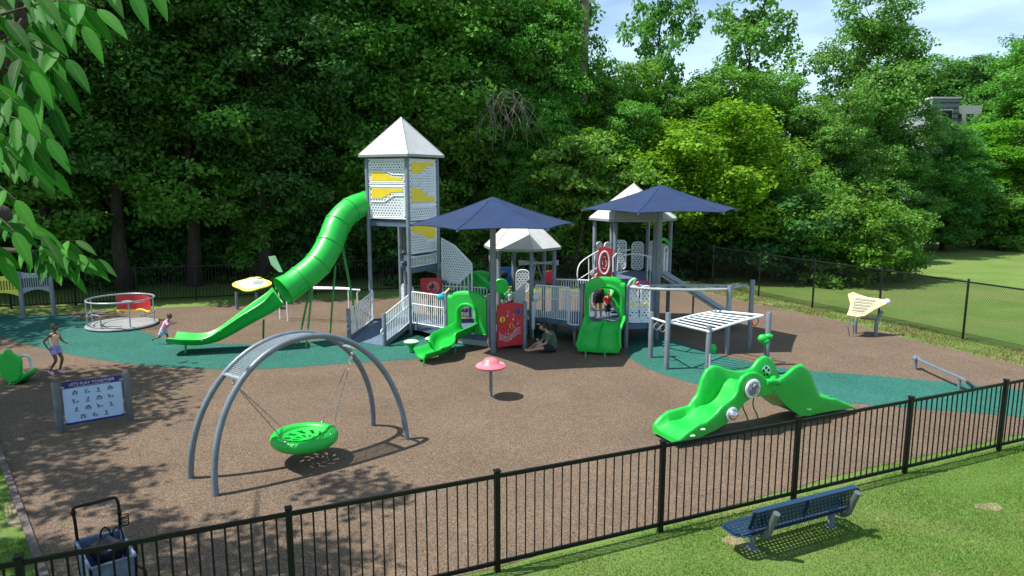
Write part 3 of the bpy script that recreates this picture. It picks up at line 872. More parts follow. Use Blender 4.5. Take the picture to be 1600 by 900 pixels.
# stair guard beside the tower: perforated head, pickets
g0, g1 = Vector((-2.12, 20.85)), Vector((-1.18, 20.15)); gd = g1 - g0; gw = gd.length
m = MB(); m.prism([(0, 0), (gw * .55, 0), (gw, .42), (gw, .62), (gw * .42, 1.12), (0, 1.32)], (0, 0, 0), (1, 0, 0), (0, 0, 1), .025)
pn = local_panel('stair_guard', m, 'perf', PS, (g0.x, g0.y, 1.42), gd, label='pale perforated guard panel beside the tower')
fr = MB(); fr.tube([(0, 0, 0), (gw * .55, 0, 0), (gw, 0, .42), (gw, 0, .62), (gw * .42, 0, 1.12), (0, 0, 1.32)], .028, 8, closed=True); local_panel('panel_frame', fr, 'plast_w', PS, (0, 0, 0), gd, parent=pn)
m = MB()
for i in range(9):
    p = g0 + gd * (i / 8); zt = 1.42 + (0 if i < 5 else .42 * (i / 8 - .55) / .45); m.tube([V3(p, .42), V3(p, zt)], .013, 6)
m.tube([V3(g0, .42), V3(g1, .42)], .018, 8); m.tube([V3(g1, .42), V3(g1, 2.0)], .022, 8)
m.build('stair_railing', 'white', PS)
railing((-2.3, 20.9), (-3.4, 21.5), 2.0, 2.0, .30, .07, mid=False)
railing(out(T2, TC, .93), out(T3, TC, .93), 1.98, 1.98, .28, .07, mid=False)
# steps climbing inside the left tower
for i in range(5):
    p = Vector((-1.3 - .22 * i, 20.55 + .13 * i)); b = MB(); b.box((p.x, p.y, .6 + .28 * i), (.26, .6, .04), -.6); b.build('step', 'deck_s', PS)
# red drum panel and green spiral seen inside the tower
m = MB(); m.prism(rrect(.62, .62, .05), (0, 0, 0), (1, 0, 0), (0, 0, 1), .04)
rp = local_panel('play_panel', m, 'red', PS, (-2.75, 20.55, .95), (1, .05), label='small red play panel with a pale face disc')
m = MB(); m.lathe((0, 0, 0), [(.19, 0), (.2, .01), (.19, .02), (.15, .022), (0, .024)], 20); m.v = [Vector((.38 + p.x, -.02 - p.z, .33 + p.y)) for p in m.v]
m.tube([(.38 + .11 * math.cos(t), -.05, .33 + .11 * math.sin(t)) for t in np.linspace(3.6, 5.8, 9)], .01, 6, mi=1); m.ball((.33, -.05, .38), .016, mi=1, nu=8, nv=6); m.ball((.43, -.05, .38), .016, mi=1, nu=8, nv=6)
local_panel('face_disc', m, ['rose', 'red'], PS, (0, 0, 0), (1, 0), parent=rp)
m = MB(); m.tube(catmull([(-2.9, 21.6, 1.9), (-2.3, 21.8, 1.7), (-1.9, 21.5, 1.45), (-1.7, 21.4, 1.2)], 6), .2, 14); m.build('climbing_tube', 'green', PS)
# green tunnel slide piece behind the umbrella mast
tp = [P(728, 443, 20.8), P(748, 438, 20.7), P(768, 452, 20.4), P(790, 468, 20.2), P(806, 478, 20.0)]
channel(catmull(tp, 6), .24, .26, label='short green spiral slide behind the left umbrella mast')
m = MB(); m.tube(catmull([P(728, 446, 20.9), P(740, 443, 20.8), P(752, 444, 20.75), P(760, 452, 20.6)], 6), .27, 18); m.build('tunnel', 'green', PS)
m = MB(); m.lathe((0, 0, 0), [(0, -.02), (.2, -.02), (.22, 0), (.2, .02), (0, .02)], 20); m.v = [P(783, 447, 19.6) + Vector((p.x, p.z, p.y)) for p in m.v]; m.build('talk_disc', 'green', PS)

# middle gazebo
GC = (.30, 20.4)
gz = [(GC[0] + .97 * math.cos(R(a)), GC[1] + .97 * math.sin(R(a))) for a in (-75, -15, 45, 105, 165, 225)]
for p in gz: post(p, 2.47)
pyramid([out(p, GC, 1.20) for p in gz], GC, 2.55, 3.62)
slab([out(p, GC, .97) for p in gz], .50)
m = MB()   # table-like swing seat beam under the roof
m.prism([(0, 0), (.75, .04), (.75, .10), (.45, .12), (0, .16)], (0.2, 20.6, 1.95), (1, 0, 0), (0, 0, 1), .05); m.prism([(0, .04), (.45, 0), (.45, .16), (0, .1)], (.95, 20.6, 1.95), (1, 0, 0), (0, 0, 1), .05)
m.build('cross_beam', 'steel_l', PS)
m = MB(); m.lathe((.72, 20.6, 1.42), [(0, .0), (.26, .0), (.28, .02), (.28, .05), (0, .06)], 20)
for t in range(3): m.tube([(.72 + .2 * math.cos(t * 2.1), 20.6 + .2 * math.sin(t * 2.1), 1.47), (.72 + .05 * math.cos(t * 2.1), 20.6 + .05 * math.sin(t * 2.1), 1.95)], .016, 6)
m.build('lookout_table', 'steel_l', PS)
# slanted white stair guards around the gazebo
m = MB(); m.prism([(0, 0), (.75, .42), (.75, .95), (0, .38)], (-.35, 19.75, .55), (.98, .2, 0), (0, 0, 1), .03); m.build('stair_guard', 'plast_w', PS)
m = MB(); m.prism([(0, 0), (.55, .35), (.55, .8), (0, .3)], (-1.15, 19.9, .45), (.98, -.1, 0), (0, 0, 1), .03); m.build('stair_guard', 'plast_w', PS)
m = MB(); m.add([V3((-.35, 18.9), .36), V3((.35, 18.9), .36), V3((0.32, 19.3), .86), V3((-.28, 19.3), .86), V3((-.35, 18.95), .33), V3((.35, 18.95), .33), V3((.32, 19.4), .5), V3((-.28, 19.4), .5)],
                [(0, 1, 2, 3), (4, 7, 6, 5), (0, 4, 5, 1), (1, 5, 6, 2), (2, 6, 7, 3), (3, 7, 4, 0)]); m.build('climbing_hump', 'green', PS, bevel=.08)
# white talk tube beside the gazebo front post
w0 = Vector((.60, 19.2)); m = MB(); m.tube([V3(w0, .0), V3(w0, .36)], .012, 8); m.tube([V3(w0, .3), V3(w0, 1.1)], .05, 12)
m.ball(V3(w0 + Vector((.08, -.08)), 1.22), .11, sy=.5, nu=14, nv=8); m.build('talk_tube', 'plast_w', PS)
# blue and pebble play panels behind
m = MB(); m.prism(rrect(.62, .62, .06), (0, 0, 0), (1, 0, 0), (0, 0, 1), .04); p_ = P(780, 447, 22.4)
bpnl = local_panel('play_panel', m, 'blue', PS, p_, (1, .1), label='blue play panel behind the gazebo')
m = MB(); m.ball((.16, -.02, .38), .12, sy=.3, nu=14, nv=8); m.tube([(.3, -.03, .15), (.45, -.03, .35), (.5, -.03, .5)], .012, 6); local_panel('panel_disc', m, 'darkcloth', PS, (0, 0, 0), (1, 0), parent=bpnl)
m = MB(); m.prism(rrect(.42, .72, .16), (0, 0, 0), (1, 0, 0), (0, 0, 1), .03); p_ = P(807, 456, 22.2); pn = local_panel('gate_panel', m, 'perf', PS, p_, (1, -.2))
fr = MB(); fr.tube([(x, 0, z) for x, z in rrect(.42, .72, .16, n=5)], .025, 8, closed=True); local_panel('panel_frame', fr, 'plast_w', PS, (0, 0, 0), (1, 0), parent=pn)
m = MB(); m.lathe((0, 0, 0), [(0, -.02), (.2, -.02), (.21, 0), (.2, .02), (0, .02)], 18); m.v = [P(859, 433, 21.6) + Vector((p.x, p.z, p.y)) for p in m.v]; m.build('play_disc', 'red', PS)

# bridge to the right-hand decks
ZR = .65
BA = Vector((.72, 19.35)); BB = Vector((1.72, 18.75))
slab([(.6, 19.4), (1.55, 18.65), (1.88, 18.32), (3.07, 18.23), (3.75, 18.4), (4.0, 19.4), (3.6, 20.6), (2.9, 20.6), (2.2, 19.9), (1.25, 20.2)], ZR)
railing((.68, 19.33), (1.56, 18.68), ZR - .02, ZR + .0, .92, .062)
railing((1.25, 20.3), (2.3, 20.05), ZR, ZR, .92, .07)
railing((2.3, 20.05), (2.7, 20.9), ZR, ZR + .2, .92, .09)
# curved balcony
m = MB(); bc = Vector((1.80, 18.62)); pts = []
for i in range(9):
    a_ = R(165 + i * 15); pts.append(bc + Vector((math.cos(a_), math.sin(a_))) * .27)
for z in (ZR - .06, ZR + .75, ZR + .86): m.tube([V3(p, z) for p in pts], .018, 8)
for p in pts: m.tube([V3(p, ZR - .06), V3(p, ZR + .86)], .010, 6)
m.build('balcony_railing', 'white', PS)
m = MB(); m.lathe((bc.x, bc.y, ZR - .16), [(0, 0), (.28, 0), (.29, .03), (.29, .1), (0, .1)], 24); m.build('balcony_floor', 'deck_s', PS)
post((1.72, 18.55), ZR - .1, r=.045)
# double slide
RP1, RP2 = (1.88, 18.29), (3.07, 18.23)
post(RP1, 1.75); post(RP2, 1.72, r=.066)
arch_panel((RP1[0] + .07, RP1[1] - .03), (RP2[0] - .07, RP2[1] - .03), ZR + .02, 1.18, .80, .97, .18, label='green arched hood of the wide double slide')
w2 = .40; c2 = Vector(((RP1[0] + RP2[0]) / 2, 18.2, ZR + .06)); lp = (G(903, 545, .14) + G(966, 548, .14)) / 2
pathD = catmull([c2 + Vector((0, .1, 0)), c2 + Vector((0, -.12, -.03)), c2.lerp(lp, .5) + Vector((0, 0, -.03)), c2.lerp(lp, .82) + Vector((0, 0, -.07)), lp + Vector((0, -.08, -.01))], 7)
rings = []
for i, p in enumerate(pathD):
    t = i / (len(pathD) - 1); d = (pathD[min(i + 1, len(pathD) - 1)] - pathD[max(i - 1, 0)]).normalized(); sd_ = Vector((d.y, -d.x, 0)).normalized(); 
    if sd_.x < 0: sd_ = -sd_
    up = sd_.cross(d); up = up if up.z > 0 else -up; hw = .47 + .06 * t; wl = .22 - .07 * t
    prof = []
    for q in np.linspace(-1, 1, 25):
        z = wl * abs(q) ** 7 + .09 * math.exp(-(q / .09) ** 2) * (1 - .4 * t); prof.append((q * hw, z))
    lip = [(hw + .03, wl + .012), (hw + .06, wl), (hw + .06, wl - .05)]
    top = [(-x, z) for x, z in reversed(lip)] + prof + lip
    bot = [(hw + .03, wl - .06), (hw * .98, -.03), (0, -.05), (-hw * .98, -.03), (-hw - .03, wl - .06)]
    rings.append([p + sd_ * x + up * z for x, z in top + bot])
b = MB(); b.sweep(rings); b.build('slide', 'green', PS, smooth=50, label='wide green double slide beneath the right umbrella')
for px in (915, 945):
    fp = G(px, 559); b = MB(); b.tube([fp, fp + Vector((0, .05, .15))], .024, 8); b.build('slide_leg', 'green_d', PS)
# inner green climber seen behind the double slide
m = MB()
tp = [P(962, 447, 19.4), P(955, 462, 19.3), P(962, 480, 19.2), P(972, 494, 19.1)]
channel(catmull(tp, 5), .2, .2, name='climber', mat='green')
m.tube(catmull([P(945, 447, 19.2), P(958, 436, 19.2), P(975, 443, 19.2)], 6), .07, 10); m.build('climber_rim', 'green', PS)
# perforated end panels and bubble wheel
PA, PB = Vector((3.12, 18.27)), Vector((3.78, 18.30))
for t0 in (.03, .52):
    a = PA.lerp(PB, t0); dd = (PB - PA).normalized()
    m = MB(); m.prism(rrect(.24, .98, .09), (0, 0, 0), (1, 0, 0), (0, 0, 1), .03); pn = local_panel('gate_panel', m, 'perf', PS, (a.x, a.y, ZR + .04), dd)
    fr = MB(); fr.tube([(x, 0, z) for x, z in rrect(.24, .98, .09, n=5)], .024, 8, closed=True); local_panel('panel_frame', fr, 'plast_w', PS, (0, 0, 0), dd, parent=pn)
    q = MB(); q.lathe((0, 0, 0), [(.05, -.02), (.08, 0), (.05, .02)], 14); q.v = [Vector((.12 + p.x, p.z, .5 + p.y)) for p in q.v]; local_panel('panel_ring', q, 'lemon', PS, (0, 0, 0), dd, parent=pn)
m = MB(); m.lathe((0, 0, 0), [(0, -.02), (.24, -.02), (.26, 0), (.24, .02), (0, .02)], 24); wc = P(1004, 452, 18.6); m.v = [wc + Vector((p.x, p.z, p.y)) for p in m.v]
wl_ = m.build('colour_wheel', 'red', PS, label='red play wheel with coloured segments')
for i, mt in enumerate(('yellow', 'blue', 'orange', 'lilac', 'yellow')):
    q = MB(); q.prism([(0.02, -.04), (.2, -.07), (.22, .07), (.02, .04)], wc + Vector((0, -.025, 0)), (math.cos(i * 1.25 + .4), 0, math.sin(i * 1.25 + .4)), (-math.sin(i * 1.25 + .4), 0, math.cos(i * 1.25 + .4)), .012)
    q.build('wheel_segment', mt, wl_)
m = MB(); m.tube(catmull([P(985, 470, 18.5), P(981, 455, 18.5), P(984, 441, 18.5), P(992, 436, 18.5), P(988, 448, 18.5), P(990, 462, 18.5)], 5), .035, 8); m.build('climber_handle', 'mint', PS)

# right tower
RC = (3.76, 21.6); ZT = 1.52
rt_ = [(RC[0] + 1.17 * math.cos(R(a)), RC[1] + 1.17 * math.sin(R(a))) for a in (175, 235, 295, 355, 55, 115)]
for p in rt_: post(p, 3.22)
pyramid([out(p, RC, 1.15) for p in rt_], RC, 3.32, 4.36)
slab([out(p, RC, .97) for p in rt_], ZT)
def hoop(a, c, z, h, n=5, arch=.12, name='guard_rail'):
    a, c = Vector((a[0], a[1])), Vector((c[0], c[1])); m = MB()
    top = [V3(a.lerp(c, t), z + h + arch * math.sin(PI * t)) for t in np.linspace(0, 1, 9)]
    m.tube([V3(a, z)] + top + [V3(c, z)], .02, 8)
    for t in (.08, .16, .84, .92): m.tube([V3(a.lerp(c, t), z), V3(a.lerp(c, t), z + h + arch * math.sin(PI * t) - .02)], .012, 6)
    m.build(name, 'white', PS)
hoop(out(rt_[1], RC, .98), out(rt_[2], RC, .98), ZT - .3, .95)
for i, (a, c) in enumerate(((rt_[5], rt_[4]), (rt_[4], rt_[3]), (rt_[0], rt_[5]))):
    a, c = Vector(a), Vector(c); d = (c - a).normalized()
    for s_, (w_, h_) in enumerate(((.36, .95), (.36, .9))):
        o_ = a + d * (.12 + s_ * .56); m = MB(); m.prism(rrect(w_, h_, .12), (0, 0, 0), (1, 0, 0), (0, 0, 1), .03)
        pn = local_panel('gate_panel', m, 'perf', PS, (o_.x, o_.y, ZT + .04), d)
        fr = MB(); fr.tube([(x, 0, z) for x, z in rrect(w_, h_, .12, n=5)], .026, 8, closed=True); local_panel('panel_frame', fr, 'plast_w', PS, (0, 0, 0), d, parent=pn)
# side loops at the metal slide head, green arch above it
e0, e1_ = Vector(rt_[2]), Vector(rt_[3])
for t0 in (.12, .62):
    a = e0.lerp(e1_, t0); d = (e1_ - e0).normalized(); m = MB()
    m.tube([(x, 0, z) for x, z in rrect(.30, .85, .1, n=5)], .02, 8, closed=True); m.tube([(x, 0, z) for x, z in rrect(.16, .55, .06, .07, .1, n=4)], .014, 8, closed=True)
    local_panel('guard_loop', m, 'white', PS, (a.x, a.y, ZT + .08), d)
m = MB(); m.tube([V3(e0.lerp(e1_, .1), ZT + .95)] + [V3(e0.lerp(e1_, .1 + .8 * t), ZT + 1.0 + .18 * math.sin(PI * t)) for t in np.linspace(0, 1, 9)] + [V3(e0.lerp(e1_, .9), ZT + .95)], .05, 10); m.build('slide_arch', 'green', PS)
# steel slide
st, sb = Vector((4.62, 21.05, 1.58)), Vector((6.70, 20.65, .34))
dv = (sb - st); sdv = Vector((dv.y, -dv.x, 0)).normalized()
b = MB(); ring = []
for p in catmull([st - dv.normalized() * .15 + Vector((0, 0, .04)), st, st.lerp(sb, .5), st.lerp(sb, .88) + Vector((0, 0, -.03)), sb + Vector((.18, -.02, -.02))], 4):
    ring.append([p + sdv * x + Vector((0, 0, z)) for x, z in ((-.27, .0), (.27, .0), (.27, -.03), (-.27, -.03))])
b.sweep(ring); ssl = b.build('steel_slide', 'slide_steel', PS, smooth=10, label='straight steel slide descending right of the tower')
for s_ in (-1, 1):
    m = MB(); o_ = sdv * .30 * s_; m.tube([st + o_ + Vector((-.1, 0, .12)), st + o_ + Vector((0, 0, .12)), st.lerp(sb, .9) + o_ + Vector((0, 0, .08)), sb + o_ + Vector((.15, 0, .0))], .05, 12)
    m.build('slide_rail', 'steel_l', ssl)
for t in (.45, .93):
    p = st.lerp(sb, t); m = MB(); m.tube([(p.x, p.y, 0), (p.x, p.y, p.z - .02)], .03, 10); m.build('slide_leg', 'steel', PS)
# red swirl sign and stair rails on the bridge
m = MB(); m.prism([(0, 0), (.42, 0), (.46, .75), (.40, .86), (.2, .93), (.04, .90), (-.02, .5)], (0, 0, 0), (1, 0, 0), (0, 0, 1), .04)
sw = P(933, 433, 20.6); sg = local_panel('swirl_panel', m, 'red', PS, sw, (1, -.15), label='red panel with white oval swirl on the stairs')
m = MB(); m.tube([(.21 + .15 * math.cos(t), -.03, .44 + .34 * math.sin(t)) for t in np.linspace(0, 2 * PI, 25)[:-1]], .028, 8, closed=True)
for a_, r_ in ((0, .05), (1.2, .09), (2.6, .06), (4, .09), (5.2, .07)): m.tube([(.21 + r_ * math.cos(a_ + t), -.03, .44 + r_ * 2 * math.sin(a_ + t)) for t in np.linspace(0, 1.1, 6)], .009, 6)
local_panel('swirl', m, 'whitecloth', PS, (0, 0, 0), (1, 0), parent=sg)
m = MB(); A1, A2, A3 = P(902, 440, 20.2), P(906, 412, 20.3), P(935, 392, 20.9)
m.tube(catmull([P(903, 448, 20.2), A1, A2 + Vector((0, 0, 0)), A3], 4), .018, 8); m.tube([P(905, 436, 20.2), P(935, 417, 20.9)], .014, 8)
m.tube([P(920, 440, 20.5), P(920, 404, 20.6)], .014, 8); m.tube([P(927, 436, 20.6), P(930, 397, 20.7)], .014, 8); m.build('stair_railing', 'white', PS)
m = MB(); m.tube([P(958, 425, 20.0), P(958, 402, 20.0), P(966, 393, 20.0), P(985, 390, 20.3)], .018, 8); m.tube([P(964, 424, 20.0), P(966, 398, 20.0)], .012, 6); m.build('stair_railing', 'white', PS)
for i in range(4):
    b = MB(); b.box((3.3 , 20.55 - .26 * i + .05, ZT - .2 * (i + 1) + .02), (.9, .28, .04)); b.build('step', 'deck_s', PS)
post((3.0, 19.9), 1.5, r=.05); post((3.75, 18.35), ZR + 1.0, r=.045)
post((3.9, 19.3), ZR - .1); post((1.35, 20.2), ZR + .9, r=.045); post((2.25, 20.1), ZR + .9, r=.045)
post((.0, 19.2), .4, r=.045); post((-1.25, 20.35), .42 + 1.1, r=.05)

# tube slide from the tower to the ground
tpx = [(590, 316, 20.95), (572, 318, 20.7), (548, 328, 20.3), (528, 350, 19.9), (515, 382, 19.5), (497, 412, 19.1), (470, 436, 18.75), (442, 455, 18.4)]
tpath = catmull([P(*q) for q in tpx], 7); tpath[0] = Vector((-3.9, 20.98, tpath[0].z))
n = len(tpath); prof_r = [.40] * n
prof_r = [.345 + .03 * min(1, i / 20) for i in range(n)]; prof_r[-1] = .42; prof_r[-2] = .405; prof_r[-3] = .39
m = MB(); m.tube(tpath, prof_r, 28, caps=False); m.tube(tpath, [r_ - .02 for r_ in prof_r], 28, caps=False)
ts = m.build('tube_slide', 'green', PS, smooth=60, recalc=False, label='tall green tube slide curling down from the tower')
for i in range(7, n - 2, 7):
    m = MB(); d = (tpath[i + 1] - tpath[i - 1]).normalized() * .022; m.tube([tpath[i] - d, tpath[i] - d * .9, tpath[i] + d * .9, tpath[i] + d], [prof_r[i] - .01, prof_r[i] + .022, prof_r[i] + .022, prof_r[i] - .01], 28, caps=False); m.build('joint_ring', 'green', ts)
ex = tpath[-1]
opx = [(442, 470, 18.4), (425, 481, 18.3), (395, 497, 18.1), (365, 514, 17.95), (340, 526, 17.85), (315, 531, 17.75), (290, 531, 17.65), (268, 529, 17.6)]
cp = catmull([P(*q) - Vector((0, 0, .06)) for q in opx], 5)
channel(cp, .35, lambda t: .46 - .30 * min(1, t * 1.5), .05, name='slide_chute', wing=.045, label='open green lower chute of the tube slide')
for i in (10, 17, 24):
    m = MB(); d = (cp[i + 1] - cp[i - 1]).normalized(); sdx = Vector((d.y, -d.x, 0)).normalized(); up = sdx.cross(d); up = up if up.z > 0 else -up
    wl = .46 - .30 * min(1, i / len(cp) * 1.5)
    m.tube([cp[i] + sdx * .38 * q + up * (wl * abs(q) ** 3.2 - .02) for q in np.linspace(-1, 1, 13)], .035, 6); m.build('joint_ring', 'green', PS)
# hood fin above the tube's exit
f0 = P(436, 425, 18.45); m = MB(); m.prism([(0, 0), (.10, .0), (-.08, .44), (-.26, .42), (-.2, .2)], f0, (1, 0, 0), (0, 0, 1), .03); m.build('exit_fin', 'mint', PS)
for (bx, by), (tx, ty, Y) in (((411, 537), (412, 500, 18.1)), ((290, 552), (290, 538, 17.65)), ((478, 543), (488, 450, 18.7)), ((466, 537), (484, 452, 18.75)), ((515, 530), (524, 415, 19.4)), ((560, 519), (536, 385, 19.8)), ((552, 478), (534, 380, 19.9))):
    fb = G(bx, by); tt = P(tx, ty, Y); m = MB(); m.tube([fb, tt], .028, 10); m.tube([fb, fb + Vector((0, 0, .012))], .07, 12); m.build('slide_leg', 'green_d', PS)

# ================================================================== monkey bars
MBR = Root('monkey_bars', (4.6, 16.8, 0), 'grey post monkey bars with white overhead ladders and hanging rings', 'climbing frame')
def mpost(px, py, top, r=.064):
    p = G(px, py); z1 = P(px, top, p.y).z; b = MB(); b.post((p.x, p.y), 0, z1, r, 16); b.build('post', 'steel', MBR); return Vector((p.x, p.y, z1))
m1 = mpost(1016, 559, 487); m2 = mpost(1041, 577, 488); m3 = mpost(1105, 580, 508); m4 = mpost(1135, 553, 446); m5 = mpost(1170, 545, 437); m6 = mpost(1197, 571, 487)
m = MB(); zr = m1.z - .14; 
m.tube([V3(m1, m1.z - .16), V3(m2, m2.z - .26)], .026, 10); m.build('bar', 'white', MBR)
for t in (.35, .72):
    c_ = V3(m1, m1.z - .2).lerp(V3(m2, m2.z - .28), t) - Vector((0, 0, .14)); m = MB(); m.tube([c_ + Vector((.075 * math.cos(a), .03 * math.cos(a), .085 * math.sin(a))) for a in np.linspace(0, 2 * PI, 17)[:-1]], .011, 6, closed=True)
    m.tube([c_ + Vector((0, 0, .085)), c_ + Vector((0, 0, .15))], .008, 6); m.build('ring', 'deckpale', MBR)
# lower ladder
L0, L1 = V3(m2, m2.z - .20), V3(m3, m3.z + .02); R0, R1 = P(1125, 484, 17.4), V3(m6, m6.z - .12)
LA_, LB_ = P(1045, 503, m2.y), P(1107, 518, m3.y - .02)
q1 = P(1118, 486, 17.6); q2 = P(1192, 493, 16.55)
m = MB()
for a, c in ((LA_, q1), (LB_, q2)): m.tube([a, a.lerp(c, .5) + Vector((0, 0, .02)), c], .030, 10)
m.tube([LA_, LB_], .03, 10); m.tube([q1, q2], .03, 10); m.ball(LB_, .05, nu=10, nv=8); m.ball(q1, .05, nu=10, nv=8)
lad = m.build('ladder_frame', 'white', MBR)
for i in range(1, 8):
    t = i / 8.5; m = MB(); m.tube([LA_.lerp(q1, t), LB_.lerp(q2, t)], .02, 8); m.build('rung', 'white', lad)
# upper curved rail pair towards the play deck
u0, u1 = P(983, 449, 18.3), P(1138, 452, 17.6); u2 = P(1168, 447, 18.05); 
m = MB(); m.tube(catmull([u0, P(1030, 452, 17.5), P(1090, 453, 17.4), P(1135, 452, 17.5)], 6), .036, 10); m.tube(catmull([u0 + Vector((.1, .2, 0)), P(1040, 446, 18.6), P(1105, 446, 18.5), u2], 6), .036, 10)
up_ = m.build('ladder_frame', 'deckpale', MBR)
for (a, c) in (((1022, 451, 17.6), (1050, 446, 18.55)), ((1062, 452, 17.45), (1042, 446, 18.6)), ((1084, 453, 17.4), (1108, 446, 18.5)), ((1120, 452, 17.45), (1135, 446, 18.3)), ((1136, 452, 17.5), (1160, 447, 18.1))):
    m = MB(); m.tube([P(*a), P(*c)], .024, 8); m.build('rung', 'deckpale', up_)
c_ = P(1180, 502, 17.0); m = MB(); m.tube([c_ + Vector((.085 * math.cos(a), .02 * math.cos(a), .11 * math.sin(a))) for a in np.linspace(0, 2 * PI, 17)[:-1]], .013, 6, closed=True); m.tube([c_ + Vector((0, 0, .11)), P(1181, 493, 17.0)], .008, 6); m.build('ring', 'red', MBR)
# talking flowers: green heads on thin grey stems
tf = Root('talk_flower', G(1108, 590), 'green flower shaped talk tube head in front of the monkey bars', 'play flower', 'green talk flowers')
p = P(1113, 545, 15.9); m = MB(); m.ball(p, .10, sx=.85, sy=.5, sz=1.15, nu=14, nv=10)
for a in np.linspace(0, 2 * PI, 7)[:-1]: m.ball(p + Vector((.06 * math.cos(a), 0, .075 * math.sin(a))), .05, sy=.8, nu=10, nv=6)
m.build('flower_head', 'green', tf); m = MB(); g_ = G(1108, 590); m.tube([g_, Vector((p.x - .04, p.y + .03, p.z - .05))], .028, 10); m.build('stem', 'steel', tf)
tf = Root('talk_flower', G(1196, 578), 'green heart shaped talk tube head on a curved grey stem behind the wavy climber', 'play flower', 'green talk flowers')
p = P(1196, 529, 15.6); m = MB(); m.ball(p + Vector((-.06, 0, 0)), .12, sx=1, sy=.7, sz=.85, nu=14, nv=10); m.ball(p + Vector((.09, .05, .04)), .10, sx=1.1, sy=.7, sz=.65, nu=14, nv=10); m.ball(p + Vector((.0, .0, -.06)), .09, nu=12, nv=8)
m.build('flower_head', 'green', tf); m = MB(); g_ = G(1196, 578); m.tube(catmull([g_, g_ + Vector((0, 0, .3)), Vector((p.x - .02, p.y, p.z - .1))], 5), .032, 10); m.build('stem', 'steel', tf)

# ================================================================== arch disc swing
SW = Root('arch_swing', (-3.4, 10.8, 0), 'grey double arch frame with a green disc swing on chains', 'swing')
lA, lB, lC, lD = G(298, 747), G(337, 775), G(583, 665), G(636, 687)
def arch_pts(a, c, mid_shift, z, n=36):
    pts = []
    for i in range(n + 1):
        t = PI * i / n; ct, st_ = math.cos(t), math.sin(t)
        e = 2 / 2.08
        u = .5 - .5 * math.copysign(abs(ct) ** e, ct); zz = z * (st_ ** e if st_ > 0 else 0)
        p = a.lerp(c, u); p = p + mid_shift * (zz / z); pts.append(Vector((p.x, p.y, zz)))
    return pts
perp = Vector((-.67, .74, 0))
zA = P(478, 524, 10.75).z
arF = arch_pts(lB, lD, perp * .28, zA); arK = arch_pts(lA, lC, perp * -.20, zA - .02)
for a in (arF, arK):
    m = MB(); m.tube(a, .048, 18); ar = m.build('arch_tube', 'steel', SW)
    for i in (8, 28): 
        q = MB(); d = (a[i + 1] - a[i - 1]).normalized() * .04; q.tube([a[i] - d, a[i] + d], .0500, 18); q.build('sleeve', 'steel', ar)
# perforated plate between the arches with end plates
m = MB()
i0, i1 = 10, 21
for i in range(i0, i1):
    for j in range(5):
        a, b_ = arF[i].lerp(arF[i + 1], j / 5), arK[i].lerp(arK[i + 1], j / 5); m.tube([a, b_], .006, 5)
for q in (.15, .25, .35, .45, .55, .65, .75, .85): m.tube([arF[i].lerp(arK[i], q) for i in range(i0, i1 + 1)], .007, 5)
m.build('grating', 'steel_l', SW)
for i in (i0, i1):
    m = MB(); m.bar(arF[i], arK[i], .10, .02); m.tube([arF[i], arK[i]], .02, 8); m.build('cross_plate', 'steel_l', SW)
dc = P(476, 683, 10.60); DR = .53
m = MB()
# disc seat: torus-like rim, dished centre with real openings
rim = [(DR - .16, .04), (DR - .10, .085), (DR - .03, .075), (DR, .02), (DR - .01, -.05), (DR - .06, -.10), (DR - .13, -.11), (DR - .17, -.05), (DR - .16, .04)]
N = 48; vs = []
for r_, z in rim[:-1]: vs += [dc + Vector((r_ * math.cos(2 * PI * k / N), r_ * math.sin(2 * PI * k / N), z)) for k in range(N)]
fs = []
for i in range(8):
    for k in range(N): j = ((i + 1) % 8) * N; fs.append((i * N + k, i * N + (k + 1) % N, j + (k + 1) % N, j + k))
m.add(vs, fs)
seat = m.build('disc_seat', 'green', SW, smooth=60)
m = MB(); nr_, na_ = 18, 120; R0 = DR - .14; vs = []
for dz in (0, -.028):
    for i in range(nr_ + 1):
        r_ = .02 + (R0 - .02) * i / nr_; z = -.055 + .10 * (r_ / R0) ** 2 + dz
        vs += [dc + Vector((r_ * math.cos(2 * PI * k / na_), r_ * math.sin(2 * PI * k / na_), z)) for k in range(na_)]
def hole(i, k):
    q = (i + .5) / nr_; s_ = ((k / na_ - .22 * q) * 10) % 1; s2 = ((k / na_ - .22 * q) * 10 + .5) % 1
    return (.22 < q < .46 and s_ < .42) or (.56 < q < .80 and s2 < .38)
fs = []; K = (nr_ + 1) * na_
for i in range(nr_):
    for k in range(na_):
        if hole(i, k): continue
        a, b_ = i * na_ + k, i * na_ + (k + 1) % na_; fs.append((a, b_, b_ + na_, a + na_)); fs.append((K + a, K + a + na_, K + b_ + na_, K + b_))
        for (ii, kk, e) in ((i, k - 1, (a + na_, a)), (i, k + 1, (b_, b_ + na_)), (i - 1, k, (a, b_)), (i + 1, k, (b_ + na_, a + na_))):
            if 0 <= ii < nr_ and hole(ii, kk % na_): fs.append((e[0], e[1], K + e[1], K + e[0]))
m.add(vs, fs)
m.build('spokes', 'green', seat, smooth=60)
def chain(a, b_, par, step=.052):
    a, b_ = Vector(a), Vector(b_); n_ = int((b_ - a).length / step); m = MB(); d = (b_ - a).normalized(); A_, B_ = basis(d)
    for i in range(n_):
        c = a.lerp(b_, (i + .5) / n_); u = A_ if i % 2 else B_
        m.tube([c + d * step * .62 * math.cos(t) + u * .012 * math.sin(t) for t in np.linspace(0, 2 * PI, 9)[:-1]], .0035, 5, closed=True)
    return m.build('chain', 'chain', par)
hl = P(397, 582, 10.0); hr = P(543, 542, 11.3)
def near_arch(i, q): return arF[i].lerp(arK[i], q)
hl = near_arch(i0 - 0, .5) - Vector((0, 0, .06)); hr = near_arch(25, .5) - Vector((0, 0, .06))
